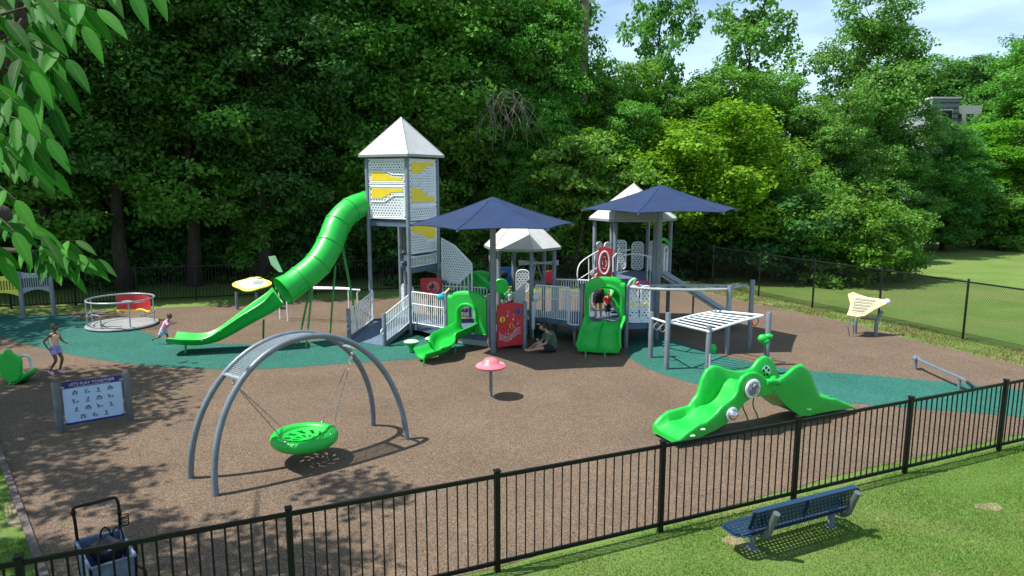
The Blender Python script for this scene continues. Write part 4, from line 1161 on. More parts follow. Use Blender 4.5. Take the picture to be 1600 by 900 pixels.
for h_, angs in ((hl, (155, 250)), (hr, (70, -15))):
    m = MB(); m.tube([h_ + Vector((0, 0, .08)), h_ + Vector((0, 0, -.06))], .02, 8); m.ball(h_ + Vector((0, 0, -.05)), .03, nu=8, nv=6); m.build('hanger', 'chrome', SW)
    for a in angs:
        e = dc + Vector(((DR - .06) * math.cos(R(a)), (DR - .06) * math.sin(R(a)), .09)); chain(h_ - Vector((0, 0, .06)), e, SW)
        m = MB(); m.ball(e, .02, nu=8, nv=6); m.build('chain_bolt', 'chrome', seat)
m = MB(); m.bar(arF[25], arK[25], .06, .02); m.build('cross_plate', 'steel_l', SW)

# ================================================================== mushroom spinner
mc = G(767, 621); T = Root('mushroom_post', mc, 'pinkish red domed cap on a short grey post standing on open rubber', 'play post')
m = MB(); m.post(mc, 0, .70, .035, 14, False); m.tube([mc, mc + Vector((0, 0, .015))], .07, 14); m.build('post', 'steel', T)
m = MB(); m.lathe((mc.x, mc.y, .66), [(0, 0), (.05, -.01), (.29, -.02), (.315, .0), (.315, .025), (.27, .05), (.19, .085), (.165, .13), (.12, .175), (.06, .195), (0, .20)], 40)
cp_ = m.build('cap', 'rose', T, smooth=60)
m = MB()
for r_, z in ((.285, .045), (.245, .064), (.21, .080)): m.tube([Vector((mc.x + r_ * math.cos(t), mc.y + r_ * math.sin(t), .66 + z)) for t in np.linspace(0, 2 * PI, 33)[:-1]], .006, 5, closed=True)
m.build('cap_ring', 'pink', cp_)
# stepping pods
for (px, py), lb in (((643, 542), 'pale green topped stepping pod nearest the ramp'), ((676, 537), 'pale green topped stepping pod behind the small green slide')):
    g_ = G(px, py + 8); T = Root('stepping_pod', g_, lb, 'stool', 'green stepping pods')
    m = MB(); m.lathe((g_.x, g_.y, 0), [(.09, 0), (.06, .02), (.045, .10), (.10, .17), (.17, .22), (.2, .26), (.2, .275), (0, .275)], 28); m.build('base', 'green', T, smooth=50)
    m = MB(); m.lathe((g_.x, g_.y, .276), [(.195, 0), (.2, .012), (.17, .03), (.08, .04), (0, .042)], 28); m.build('top', 'mint', T, smooth=60)

# ================================================================== merry-go-round
g_ = G(192, 509); g_.z = 0; MR = 1.02
T = Root('merry_go_round', g_, 'pale round spinning platform with grey rail and red back panel', 'merry go round')
m = MB(); m.lathe((g_.x, g_.y, 0), [(0, .02), (.9, .02), (MR - .02, .03), (MR, .06), (MR - .02, .09), (.95, .10), (0, .10)], 56); pf = m.build('platform', 'discgrey', T)
m = MB()
for r_ in (.9, .6): m.tube([Vector((g_.x + r_ * math.cos(t), g_.y + r_ * math.sin(t), .102)) for t in np.linspace(3.3, 5.2, 20)], .014, 6)
m.build('platform_groove', 'darkcloth', pf)
def circ(r_, z, a0, a1, n_=30): return [Vector((g_.x + r_ * math.cos(R(a)), g_.y + r_ * math.sin(R(a)), z)) for a in np.linspace(a0, a1, n_)]
RR_ = .93
m = MB(); m.tube(circ(RR_, .86, 0, 360, 49)[:-1], .025, 10, closed=True); rl = m.build('top_rail', 'steel_l', T)
m = MB(); m.tube(circ(RR_, .42, 150, 225, 14), .018, 8); m.tube(circ(RR_, .42, -30, 40, 14), .018, 8); m.build('mid_rail', 'steel_l', T)
for a in (215, -48, 180, 75, 10): 
    m = MB(); m.tube([circ(RR_, .1, a, a, 1)[0], circ(RR_, .86, a, a, 1)[0]], .02, 8); m.build('rail_post', 'steel_l', T)
m = MB(); m.tube(circ(RR_ * .98, .10, 262, 262, 1) + circ(RR_ * .98, .47, 262, 262, 1) + circ(RR_ * .98, .50, 240, 255, 4)[::-1], .018, 8); m.build('hand_hold', 'steel_l', T)
ra = circ(.88, 0, 128, 52, 14); b = MB()
ring = [[p + Vector((0, 0, .36)), p + Vector((0, 0, .82)), p * 1 + Vector((0, .02, .82)), p + Vector((0, .02, .36))] for p in ra]
b.sweep(ring); bk = b.build('back_panel', 'red', T, smooth=20)
b = MB(); b.tube([p + Vector((0, -.01, .33 + .03 * math.sin(i))) for i, p in enumerate(circ(.88, 0, 128, 52, 14))], .03, 8); b.build('panel_trim', 'yellow', bk)
b = MB()
for i, q in enumerate(np.linspace(116, 70, 12)): 
    p = circ(.86, .60, q, q, 1)[0]; r_ = max(.012, .055 - .005 * i); b.ball(p + Vector((0, -.005, .02 * math.sin(i * .7))), r_, sy=.25, nu=10, nv=6)
b.build('panel_dots', 'whitecloth', bk)

# ================================================================== activity sign
sa, sb_ = G(95, 676), G(203, 657)
T = Root('activity_sign', (sa + sb_) / 2, 'pale blue picture sign headed LETS PLAY TOGETHER between two grey posts', 'sign')
sd2 = (sb_ - sa); sd2.z = 0; sl = sd2.length; sdn = sd2.normalized()
for p in (sa, sb_):
    m = MB(); m.post(p, 0, .95, .068, 20); m.build('post', 'steel_d', T)  # darker steel puts the shadow on these posts into their colour
x0, x1 = .088, sl - .088
def sp(name, poly, mat, y=0, th=.03, parent=None):
    m = MB(); m.prism(poly, (0, y, 0), (1, 0, 0), (0, 0, 1), th)
    return local_panel(name, m, mat, T, (sa.x, sa.y, 0), sdn, parent=parent)
board = sp('board', [(x0, .12), (x1, .12), (x1, .90), (x0, .90)], 'signblue')
sp('header_band', [(x0 - .004, .79), (x1 + .004, .79), (x1 + .004, .905), (x0 - .004, .905)], 'signnavy', 0, .036, board)
sp('footer_band', [(x0 - .004, .115), (x1 + .004, .115), (x1 + .004, .155), (x0 - .004, .155)], 'signnavy', 0, .036, board)
def text(body, size, pos, mat, parent, ext=.002, name='lettering'):
    cu = bpy.data.curves.new(name, 'FONT'); cu.body = body; cu.size = size; cu.align_x = 'CENTER'; cu.align_y = 'CENTER'; cu.extrude = ext; cu.resolution_u = 2
    o = bpy.data.objects.new('tmp', cu); COL.objects.link(o)
    dg = bpy.context.evaluated_depsgraph_get(); me = bpy.data.meshes.new_from_object(o.evaluated_get(dg))
    bpy.data.objects.remove(o); me.name = name; me.materials.clear(); me.materials.append(M[mat])
    q = bpy.data.objects.new(name, me); COL.objects.link(q); q.parent = parent
    q.matrix_basis = Matrix.Translation(pos) @ Matrix.Rotation(PI / 2, 4, 'X'); return q
cxm = (x0 + x1) / 2
text('LETS PLAY TOGETHER', .072, (cxm, -.022, .855), 'whitecloth', board, .0025)
ln = MB(); ln.box((cxm, -.02, .808), (.56, .004, .006)); local_panel('header_line', ln, 'whitecloth', T, (0, 0, 0), sdn, parent=board)
rnd = random.Random(5)
for row, n_ in enumerate((4, 4, 4, 3)):
    for c_ in range(n_):
        ix = cxm + (c_ - (n_ - 1) / 2) * .185; iz = .70 - row * .152; q = MB()
        fr_ = rrect(.125, .105, .02, ix - .0625, iz - .0525, 3)
        def fig(dx, lean, mi):
            hx = ix + dx; q.ball((hx + lean * .03, -.018, iz + .032), .009, sy=.3, nu=8, nv=6, mi=mi)
            q.tube([(hx + lean * .025, -.018, iz + .022), (hx, -.018, iz - .006)], .006, 5, mi=mi)
            for s_ in (-1, 1):
                q.tube([(hx, -.018, iz - .006), (hx + .014 * s_ + rnd.uniform(-.006, .006), -.018, iz - .024), (hx + .012 * s_ + lean * .01, -.018, iz - .04)], .0045, 5, mi=mi)
                q.tube([(hx + lean * .02, -.018, iz + .016), (hx + .02 * s_, -.018, iz + rnd.uniform(-.004, .03))], .0038, 5, mi=mi)
        if (row + c_) % 3 == 0: fig(-.028, 1, 0); fig(.028, -1, 0)
        elif (row + c_) % 3 == 1: fig(-.02, rnd.uniform(-1, 1), 0); q.box((ix + .03, -.018, iz - .02), (.03, .004, .028), mi=1)
        else: fig(0, rnd.uniform(-1, 1), 0); q.box((ix, -.016, iz - .044), (.075, .004, .01), mi=1)
        local_panel('pictogram', q, ['darkcloth', 'green_d'], T, (0, 0, 0), sdn, parent=board)
        q = MB(); q.tube([(x, -.0155, z) for x, z in fr_], .0012, 4, closed=True); local_panel('pictogram_frame', q, 'whitecloth', T, (0, 0, 0), sdn, parent=board)
for z in (.82, .18):
    for xa, xb in ((0, x0 + .03), (x1 - .03, sl)):
        q = MB(); q.tube([(xa, -.02, z), (xb, -.02, z)], .018, 8); local_panel('bracket', q, 'steel_l', T, (sa.x, sa.y, 0), sdn)

# ================================================================== green seesaw-type seat at the left edge
g_ = G(28, 600); T = Root('spring_seat', g_, 'dark green moulded seat with a white grab hoop at the left edge', 'spring seat')
m = MB(); m.tube([g_ + Vector((.02, .05, 0)), g_ + Vector((.02, .05, .22))], .05, 12); m.tube([g_ + Vector((.02, .05, 0)), g_ + Vector((.02, .05, .01))], .12, 14); m.build('stem', 'black', T)
bp_ = [P(a, b_, g_.y) for a, b_ in ((6, 590), (3, 575), (-4, 562), (0, 552), (8, 550), (11, 545), (18, 545), (22, 551), (34, 556), (37, 566), (37, 582), (34, 592), (20, 598))]
o_ = Vector((g_.x, g_.y, 0)); m = MB(); m.prism([(p.x - g_.x, p.z) for p in bp_], o_ + Vector((0, -.05, 0)), (1, 0, 0), (0, 0, 1), .09); m.build('backrest', 'green', T, bevel=.03)
m = MB(); s_ = [P(a, b_, g_.y + .2) for a, b_ in ((34, 584), (42, 581), (52, 577), (53, 583), (44, 590), (34, 597), (20, 600))]
m.prism([(p.x - g_.x, p.z) for p in s_], o_ + Vector((0, .16, 0)), (1, 0, 0), (0, 0, 1), .42); m.build('seat', 'green', T, bevel=.03)
m = MB(); m.tube(catmull([P(31, 562, g_.y + .25), P(34, 556, g_.y + .25), P(42, 556, g_.y + .25), P(47, 562, g_.y + .3), P(50, 580, g_.y + .3)], 5), .03, 10); m.build('grab_hoop', 'white', T)

# ================================================================== yellow sound table, wide yellow panel pair, xylophone
g_ = G(371, 484); T = Root('drum_table', g_, 'yellow rimmed white drum table on dark posts behind the tube slide chute', 'play table')
Yt = g_.y; 
for px in (371, 402): m = MB(); p = G(px, 484); m.tube([p, p + Vector((0, 0, .62))], .055, 12); m.build('post', 'steel', T)
tc_ = P(394, 444, Yt + .1); 
def tabletop(c, wx, wy, tilt, mat, z=0, th=.05, wob=.2):
    pts = []
    for i in range(36):
        t = 2 * PI * i / 36; q = 1 + wob * math.cos(4 * t) * .5 + .05 * math.cos(2 * t)
        pts.append((wx * q * math.cos(t), wy * q * math.sin(t)))
    m = MB(); u = Vector((1, 0, 0)); v = Vector((0, math.cos(tilt), math.sin(tilt))); n_ = u.cross(v); m.prism(pts, Vector(c) + n_ * z, u, v, th); return m
tabletop(tc_, .60, .46, .40, 'pale_yellow').build('table_rim', 'lemon', T, bevel=.015)
q_ = tabletop(tc_, .48, .33, .40, 'plast_w', .012).build('table_top', 'plast_w', T)
m = MB(); u = Vector((1, 0, 0)); v = Vector((0, math.cos(.40), math.sin(.40))); n_ = u.cross(v)
for i in range(9): a = tc_ + n_ * .042 + u * (.05 + .04 * i); m.bar(a - v * .1, a + v * .2, .02, .01)
m.build('table_slots', 'steel_l', q_)

T = Root('climbing_wall_panel', G(37, 497), 'yellow and grey slatted sound panels on grey posts at the left edge', 'play panel')
for px, py, tp_ in ((37, 497, 424), (85, 493, 404), (-25, 500, 430)):
    p = G(px, py); zt = P(px, tp_, p.y).z; m = MB(); m.post(p, 0, zt, .07, 14); m.build('post', 'steel', T)
def wavypanel(a, c, z0, z1, mat, y=.0):
    n_ = 20; top = []; bot = []
    for i in range(n_ + 1):
        t = i / n_; s_ = 4 * t * (1 - t); top.append((t, z1 - .10 * s_)); bot.append((t, z0 + .16 * s_))
    d = Vector((c[0] - a[0], c[1] - a[1], 0)); m = MB(); m.prism([(t * 1.0, z) for t, z in bot + top[::-1]], (a[0], a[1], 0), d, (0, 0, 1), .05)
    pn = m.build('panel', mat, T, bevel=.01)
    s_ = MB()
    for i in range(12):
        t = .1 + .8 * i / 11; p = Vector((a[0], a[1], 0)) + d * t; n_ = Vector((d.y, -d.x, 0)).normalized()
        s_.bar(p - n_ * -.03 + Vector((0, 0, (z0 + z1) / 2 - .14)), p - n_ * -.03 + Vector((0, 0, (z0 + z1) / 2 + .16)), .035, .012)
    s_.build('slots', 'darkcloth', pn)
pa, pb, pc = G(-25, 500), G(37, 497), G(85, 493)
wavypanel(pa, pb, .70, 1.50, 'lemon'); wavypanel(pb, pc, .75, 1.55, 'steel_l')

g1_, g2_ = G(1336, 521), G(1368, 526)
T = Root('xylophone', (g1_ + g2_) / 2, 'pale yellow winged xylophone table on bent grey legs beside the chain link fence', 'xylophone')
xc = P(1352, 477, g2_.y + .1)
for g_, tx in ((g1_, 1345), (g2_, 1378)):
    t_ = P(tx, 486, g_.y + .15); m = MB(); m.tube(catmull([g_, g_ + Vector((0, 0, .45)), t_ + Vector((0, 0, -.02))], 5), .05, 12); m.build('leg', 'steel', T)
m = MB(); m.tube([P(1345, 497, g1_.y), P(1372, 500, g2_.y)], .03, 8); m.build('crossbar', 'steel', T)
# tilted board given by its corner outline on a sloping plane
def onslope(px, py, c, nrm):
    r = ray(px, py); t = ((c - Vector((0, 0, CH))).dot(nrm)) / r.dot(nrm); return Vector((0, 0, CH)) + r * t
nr = Vector((-.15, -.62, .77)).normalized()
ol = [onslope(a, b_, xc, nr) for a, b_ in catmull([(1325, 458, 0), (1333, 456, 0), (1352, 463, 0), (1370, 466, 0), (1386, 469, 0), (1384, 474, 0), (1366, 483, 0), (1348, 494, 0), (1336, 494, 0), (1323, 492, 0), (1328, 480, 0), (1327, 468, 0)], 1) for a, b_ in [(a, b_)]] if False else [onslope(a, b_, xc, nr) for a, b_ in ((1325, 459), (1333, 456), (1343, 460), (1356, 464), (1372, 466), (1386, 469), (1387, 474), (1378, 478), (1366, 484), (1352, 493), (1340, 495), (1323, 492), (1327, 483), (1329, 473))]
def slopeprism(ptsw, n_, th, name, mat, par, bevel=.015):
    m = MB(); k_ = len(ptsw); vs = ptsw + [p - n_ * th for p in ptsw]
    m.add(vs, [tuple(range(k_)), tuple(range(2 * k_ - 1, k_ - 1, -1))] + [(i, k_ + i, k_ + (i + 1) % k_, (i + 1) % k_) for i in range(k_)]); return m.build(name, mat, par, bevel=bevel, smooth=30)
bd = slopeprism(ol, nr, .06, 'board', 'pale_yellow', T)
for i in range(11):
    t = i / 10; a = onslope(1336 + (1330 - 1336) * t, 465 + 22 * t, xc + nr * .012, nr); c = onslope(1370 + (1349 - 1370) * t, 469 + 20 * t, xc + nr * .012, nr); m = MB(); m.bar(a, c, .028, .014); m.build('tone_bar', 'steel_l' if i % 2 else 'white', bd)
m = MB(); m.ball(P(1386, 472, xc.y), .10, sy=.8, nu=14, nv=8); m.build('end_knob', 'plast_w', T)
m = MB(); m.tube(catmull([P(1327, 494, xc.y - .1), P(1325, 510, xc.y - .2), P(1328, 526, 19.6), P(1333, 522, 19.6), P(1333, 508, xc.y - .1)], 5), .012, 6); m.build('mallet_cord', 'steel', T)

# ================================================================== parallel bars
T = Root('parallel_bars', G(500, 505), 'pair of white parallel bars standing behind the tube slide', 'exercise bars')
for a, b_ in ((438, 499), (450, 502)):
    g0_ = G(a, b_); z_ = 1.05; g3 = Vector((g0_.x + 2.35, g0_.y - .45, 0))
    m = MB(); p0 = Vector((g0_.x, g0_.y, z_ - .05)); p3 = Vector((g3.x, g3.y, z_ + .05))
    m.tube(catmull([g0_, p0 - Vector((0, 0, .12)), p0 + Vector((.08, 0, .05)), p3 + Vector((-.08, 0, 0)), p3 - Vector((0, 0, .14)), g3], 6), .024, 10); m.build('bar', 'white', T)

# ================================================================== balance beam
T = Root('balance_beam', G(1475, 595), 'low bent grey balance beam near the chain link fence', 'balance beam')
pts = [G(1428, 560, .30), G(1432, 556, .32), G(1440, 563, .28), G(1500, 589, .28), G(1512, 596, .22), G(1521, 604, .05)]
m = MB()
for a, c in zip(pts, pts[1:]): pass
ring = []
pp = catmull(pts, 4)
for i, p in enumerate(pp):
    d = pp[min(i + 1, len(pp) - 1)] - pp[max(i - 1, 0)]; s_ = Vector((d.y, -d.x, 0)).normalized(); ring.append([p + s_ * .042, p - s_ * .042, p - s_ * .042 - Vector((0, 0, .04)), p + s_ * .042 - Vector((0, 0, .04))])
m.sweep(ring); m.build('beam', 'steel', T, smooth=30)
for p in (pts[1], pts[3]):
    m = MB(); m.tube([Vector((p.x, p.y, 0)), p - Vector((0, 0, .05))], .035, 10); m.build('leg', 'steel', T)

# ================================================================== wavy green climber
CA = Root('wavy_climber', (4.6, 12.4, 0), 'bright green moulded wave climber with wall discs and two low ends', 'climber')
fa, fc = Vector((2.78, 11.12, 0)), Vector((7.0, 13.05, 0))      # near wall ground line
ax = (fc - fa).normalized(); bw = Vector((-ax.y, ax.x, 0)) * .66   # far wall offset
ka, kc = fa + bw, fc + bw
Lc = (fc - fa).length
def prof(pxs, a, c):
    out_ = []
    for px, py in pxs:
        s_, z = onplane(px, py, a, c); out_.append((s_ * Lc, z))
    return out_
def monot(tab):
    r_ = []; 
    for s_, z in tab:
        if not r_ or s_ > r_[-1][0] + .005: r_.append((s_, z))
    return r_
nearL = monot(prof([(1036, 692), (1060, 686), (1079, 671), (1092, 662), (1102, 659), (1112, 651), (1119, 645), (1128, 634), (1136, 628), (1146, 620), (1152, 610), (1154, 598), (1160, 588), (1170, 582), (1182, 581), (1191, 586), (1198, 592), (1210, 592)], fa, fc))
nearR = monot(prof([(1213, 594), (1222, 590), (1232, 582), (1241, 574), (1249, 570), (1257, 573), (1264, 581), (1269, 595), (1273, 608), (1281, 618), (1296, 622), (1305, 622), (1318, 628), (1330, 632), (1334, 636)], fa, fc))
farL = monot(prof([(1007, 674), (1020, 663), (1031, 650), (1042, 642), (1060, 637), (1075, 633), (1080, 625), (1088, 615), (1091, 605), (1095, 590), (1102, 577), (1112, 570), (1122, 571), (1134, 576), (1150, 579), (1166, 578), (1175, 572), (1180, 564), (1187, 558), (1194, 555), (1202, 559), (1208, 567), (1211, 580), (1216, 587)], ka, kc))
farR = monot(prof([(1220, 586), (1232, 582), (1243, 572), (1251, 568), (1259, 574), (1264, 582), (1270, 598), (1276, 612), (1290, 617), (1303, 616), (1312, 618), (1322, 627), (1332, 634)], ka, kc))
under = monot(prof([(1036, 697), (1060, 697), (1080, 690), (1097, 682), (1118, 672), (1136, 661), (1150, 648), (1156, 640), (1164, 629), (1174, 622), (1190, 619), (1200, 617), (1212, 615), (1222, 626), (1230, 635), (1240, 643), (1251, 650), (1265, 650), (1275, 647), (1300, 642), (1334, 638)], fa, fc))
under = [(a, max(z, .0)) for a, z in under]
def floorz(s_):
    u = interp(under, s_)
    return max(u + .06, .07 + .05 * math.sin(s_ * 6))
def wallz(tabL, tabR, s_):
    lim = tabL[-1][0]
    return interp(tabL, s_) if s_ <= lim else interp(tabR, s_)
def piece(s0_, s1_, name, n_=64, label=None):
    rings = []
    for i in range(n_ + 1):
        s_ = s0_ + (s1_ - s0_) * i / n_; base = fa + ax * s_
        zn = max(wallz(nearL, nearR, s_), .03); zf = max(wallz(farL, farR, s_), .03); fz = floorz(s_) ; 
        st_ = .035 * math.sin(s_ * 9.0)   # moulded steps
        fz = min(fz + .10 + st_, max(min(zn, zf) - .015, .05)); un = max(interp(under, s_), .004); un = min(un, fz - .03)
        B = bw.normalized(); W_ = bw.length; t_ = .06
        pr = [(0, un), (-.03, (un + zn) / 2), (-.02, zn - .035), (-.01, zn - .008), (.02, zn), (.05, zn - .01), (.065, zn - .04 if zn - .04 > fz else fz), (.10, fz + .02), (.18, fz), (W_ - .18, fz), (W_ - .10, fz + .02), (W_ - .065, zf - .04 if zf - .04 > fz else fz), (W_ - .05, zf - .01), (W_ - .02, zf), (W_ + .01, zf - .008), (W_ + .02, zf - .035), (W_ + .03, (un + zf) / 2), (W_, un), (W_ - .08, un + .02), (.08, un + .02)]
        rings.append([base + B * y + Vector((0, 0, z)) for y, z in pr])
    m = MB(); m.sweep(rings); return m.build(name, 'green', CA, smooth=55, label=label)
pL = piece(0, nearL[-1][0] - .01, 'climber_wing', 90, 'left wing of the wavy climber with discs in its walls')
pR = piece(nearL[-1][0] + .01, nearR[-1][0] + .02, 'climber_wing', 60, 'right wing of the wavy climber curving down to the rubber')
nside = -bw.normalized()
def wallpt(px, py, off, far=False):
    a, c = (ka, kc) if far else (fa, fc)
    s_, z = onplane(px, py, a, c); return a + (c - a) * s_ + Vector((0, 0, z)) + nside * off
def disc(c, r_, th, name, mat, par, n_=nside):
    m = MB(); m.lathe((0, 0, 0), [(0, 0), (r_ * .96, 0), (r_, th * .4), (r_ * .9, th), (0, th)], 28)
    q = n_.to_track_quat('Z', 'Y').to_matrix(); m.v = [Vector(c) + q @ p for p in m.v]; return m.build(name, mat, par, smooth=50)
c_ = wallpt(1173, 606, .04); d1 = disc(c_, .175, .03, 'spinner_disc', 'white', pL); disc(c_ + nside * .025, .135, .012, 'disc_face', 'deckpale', d1); disc(c_ + nside * .03 + Vector((.02, 0, .045)), .05, .03, 'gear', 'steel', d1); disc(c_ + nside * .03 + Vector((-.03, -.0, -.03)), .075, .03, 'gear', 'steel', d1)
m = MB(); 
for i in range(8): m.ball(c_ + nside * .03 + ax * .14 * math.cos(i * PI / 4) + Vector((0, 0, .14 * math.sin(i * PI / 4))), .009, nu=8, nv=5)
m.build('bolts', 'steel', d1)
c_ = wallpt(1141, 646, .04); d1 = disc(c_, .13, .02, 'bubble_ring', 'plast_w', pL); m = MB(); m.ball(c_ + nside * .02, .095, nu=20, nv=14); m.build('mirror_bubble', 'chrome', d1, smooth=80)
# flower-like holed disc in the far wall
c_ = wallpt(1192, 579, .06, True); d1 = disc(c_, .125, .02, 'holed_disc', 'white', pL)
for i in range(5):
    a = 2 * PI * i / 5 + .3; disc(c_ + nside * .02 + ax * .065 * math.cos(a) + Vector((0, 0, .075 * math.sin(a))), .03, .006, 'disc_hole', 'darkcloth', d1)
# centre yoke between the wings
m = MB(); a, c = wallpt(1206, 604, .02), wallpt(1208, 588, .0, True); m.tube([wallpt(1196, 597, .02), wallpt(1206, 595, .03), wallpt(1216, 597, .02)], .05, 12)
m.tube([a, a.lerp(c, .5) + Vector((0, 0, -.05)), c], .07, 12); m.build('yoke', 'green', CA)
for px in (1173, 1189):
    gq = G(px, 668 if px == 1173 else 664) + bw * .15; tq = wallpt(px + 2, 612, -.25); m = MB()
    m.tube([gq.lerp(tq, t) + ax * .035 * math.sin(t * 9) for t in np.linspace(0, 1, 22)], .013, 8); m.build('wavy_rod', 'green_d', CA)
for px, py in ((1096, 678), (1080, 688), (1262, 647)): 
    c_ = wallpt(px, py - 8, .02); m = MB(); m.ball(c_, .05, sx=1.2, sy=.8, sz=.4, nu=12, nv=6); m.build('hand_grip', 'mint', CA)

# ================================================================== bench
bl_, br_ = G(1163, 846), G(1296, 815)
bd_ = Vector((1.60, .76, 0)).normalized()
T = Root('park_bench', G(1235, 838), 'navy perforated metal bench on the lawn beside the picket fence', 'bench')
M['navy_perf'] = holes('perforated_navy_sheet', (.007, .026, .07), .06, .06, .25, .25, .4)
BL = P(1180, 823, 8.0)
o0 = onslope(1172, 838, Vector((0, 0, .40)), Vector((0, 0, 1)))      # seat front-left corner region
Wn = Vector((-bd_.y, bd_.x, 0))
# seat: from the projecting end plate on the left to the right end, seen from behind/side
seat_z = .335
A0, A1 = onslope(1171, 834, Vector((0, 0, seat_z)), Vector((0, 0, 1))), onslope(1328, 792, Vector((0, 0, seat_z)), Vector((0, 0, 1)))
bd_ = (A1 - A0).normalized(); Wn = Vector((-bd_.y, bd_.x, 0)); LBn = (A1 - A0).length; o0 = A0
def bench_part(m, name, mat, origin, rot, par=None):
    me = bpy.data.meshes.new(name); me.from_pydata([p for p in m.v], [], m.f); me.validate(); me.materials.append(M[mat]); o = bpy.data.objects.new(name, me); COL.objects.link(o)
    o.parent = par or T.o; o.matrix_basis = (Matrix.Translation(Vector(origin) - T.loc) @ rot) if par is None else Matrix.Identity(4)
    return o
# the perforation lies in local x-z, so sheets are authored upright and laid down; camera side is the back of the bench
rz = Matrix.Rotation(math.atan2(bd_.y, bd_.x), 4, 'Z'); SD = .34
m = MB(); m.prism([(-.15, .06), (-.06, 0), (LBn, 0), (LBn + .05, .05), (LBn + .05, SD - .05), (LBn, SD), (-.06, SD), (-.15, SD - .06)], (0, 0, 0), (1, 0, 0), (0, 0, 1), .008)
stp = bench_part(m, 'seat', 'navy_perf', o0, rz @ Matrix.Rotation(-PI / 2, 4, 'X'))
fr = MB(); ed_ = [(-.15, .06), (-.06, 0), (LBn, 0), (LBn + .05, .05), (LBn + .05, SD - .05), (LBn, SD), (-.06, SD), (-.15, SD - .06)]
for a, c in zip(ed_, ed_[1:] + ed_[:1]): fr.bar((a[0], .02, a[1]), (c[0], .02, c[1]), .010, .05)
fr.v = [Vector((p.x, p.y, p.z)) for p in fr.v]
bench_part(fr, 'seat_edge', 'navy', o0, rz, par=stp)
Hb = .265; bo = o0 + Vector((0, 0, .05)) - Wn * .01
tilt = Matrix.Rotation(.30, 4, 'X')
m = MB(); m.prism([(0, 0), (LBn, 0), (LBn + .05, .05), (LBn + .05, Hb - .05), (LBn, Hb), (0, Hb)], (0, 0, 0), (1, 0, 0), (0, 0, 1), .008)
bk_ = bench_part(m, 'backrest', 'navy_perf', bo, rz @ tilt)
fr = MB(); fr.bar((0, .025, Hb), (LBn, .025, Hb), .06, .012); fr.bar((0, .02, 0), (LBn, .02, 0), .04, .01); fr.bar((0, .02, 0), (0, .02, Hb), .012, .05); fr.bar((LBn + .05, .02, .05), (LBn + .05, .02, Hb - .05), .012, .05); fr.bar((LBn, .02, Hb), (LBn + .05, .02, Hb - .05), .05, .012); fr.bar((LBn * .5, -.006, 0), (LBn * .5, -.006, Hb), .05, .006)
bench_part(fr, 'backrest_edge', 'navy', bo, rz, par=bk_)
for s_ in (.13, .93):
    c0 = o0 + bd_ * LBn * s_; c0.z = 0; m = MB()
    m.tube([c0 + Wn * .17, c0 + Wn * .17 + Vector((0, 0, seat_z - .06))], .045, 12); m.tube([c0 + Wn * .17, c0 + Wn * .17 + Vector((0, 0, .012))], .08, 12)
    m.build('leg', 'steel', T)
    m = MB(); m.tube(catmull([c0 + Wn * .20 + Vector((0, 0, seat_z - .07)), c0 + Wn * .02 + Vector((0, 0, seat_z - .08)), c0 + Wn * -.08 + Vector((0, 0, seat_z - .0)), c0 + Wn * -.12 + Vector((0, 0, seat_z + .12)), c0 + Wn * -.19 + Vector((0, 0, seat_z + .30))], 6), .042, 14)
    m.build('back_support', 'steel_d', T)

# ================================================================== folding wagon, cooler
T = Root('folding_wagon', (-4.2, 6.9, 0), 'grey blue canvas folding wagon with black push handle behind the picket fence', 'wagon')
wz = .62; far_l, far_r = P(118, 842, 7.05), P(187, 826, 7.25); 
far_l.z = wz + .0; far_r.z = wz
far_l = G(118, 845, wz); far_r = G(188, 828, wz); near_r = G(212, 868, wz); near_l = G(141, 889, wz)
bt = Vector((0, 0, -.42))
m = MB(); cz = [far_l, far_r, near_r, near_l]; cx0 = sum(cz, Vector()) / 4
inn = [p.lerp(cx0, .05) for p in cz]; lowc = [p.lerp(cx0, .06) + bt for p in cz]; lowi = [p.lerp(cx0, .10) + bt * .95 for p in cz]
for i in range(4):
    j = (i + 1) % 4
    m.add([cz[i], cz[j], lowc[j], lowc[i]], [(0, 1, 2, 3)]); m.add([inn[i], inn[j], lowi[j], lowi[i]], [(3, 2, 1, 0)]); m.add([cz[i], cz[j], inn[j], inn[i]], [(0, 3, 2, 1)])
m.add(lowi, [(0, 1, 2, 3)]); m.add(lowc, [(3, 2, 1, 0)]); m.build('tub', 'greycanvas', T, smooth=0)
m = MB(); 
for i in range(4): m.tube([cz[i], cz[(i + 1) % 4]], .016, 8)
m.build('tub_rim', 'greycanvas', T)
for i in range(4):
    p = lowc[i]; m = MB(); w_ = Vector((p.x, p.y, .09)); m.tube([w_ + Vector((-.025, 0, 0)), w_ + Vector((.025, 0, 0))], .09, 18); wh = m.build('wheel', 'black', T, bevel=.008)
    m = MB(); m.tube([w_ + Vector((-.03, 0, 0)), w_ + Vector((.03, 0, 0))], .045, 12); m.build('hub', 'steel_l', wh)
    m = MB(); m.tube([w_, p, cz[i]], .014, 8); m.build('frame_post', 'black', T)
hp = [P(121, 845, far_l.y), P(117, 815, far_l.y), P(114, 797, far_l.y), P(120, 792, far_l.y), P(150, 785, (far_l.y + far_r.y) / 2), P(176, 778, far_r.y), P(183, 782, far_r.y), P(186, 797, far_r.y), P(188, 830, far_r.y)]
m = MB(); m.tube(catmull(hp, 5), .017, 10); hd = m.build('push_handle', 'black', T)
for p in (hp[2], hp[7]): 
    q = MB(); q.ball(p + Vector((0, 0, -.03)), .026, sz=1.5, nu=10, nv=8); q.build('hinge', 'black', hd)
m = MB(); ch_ = P(195, 812, far_r.y); 
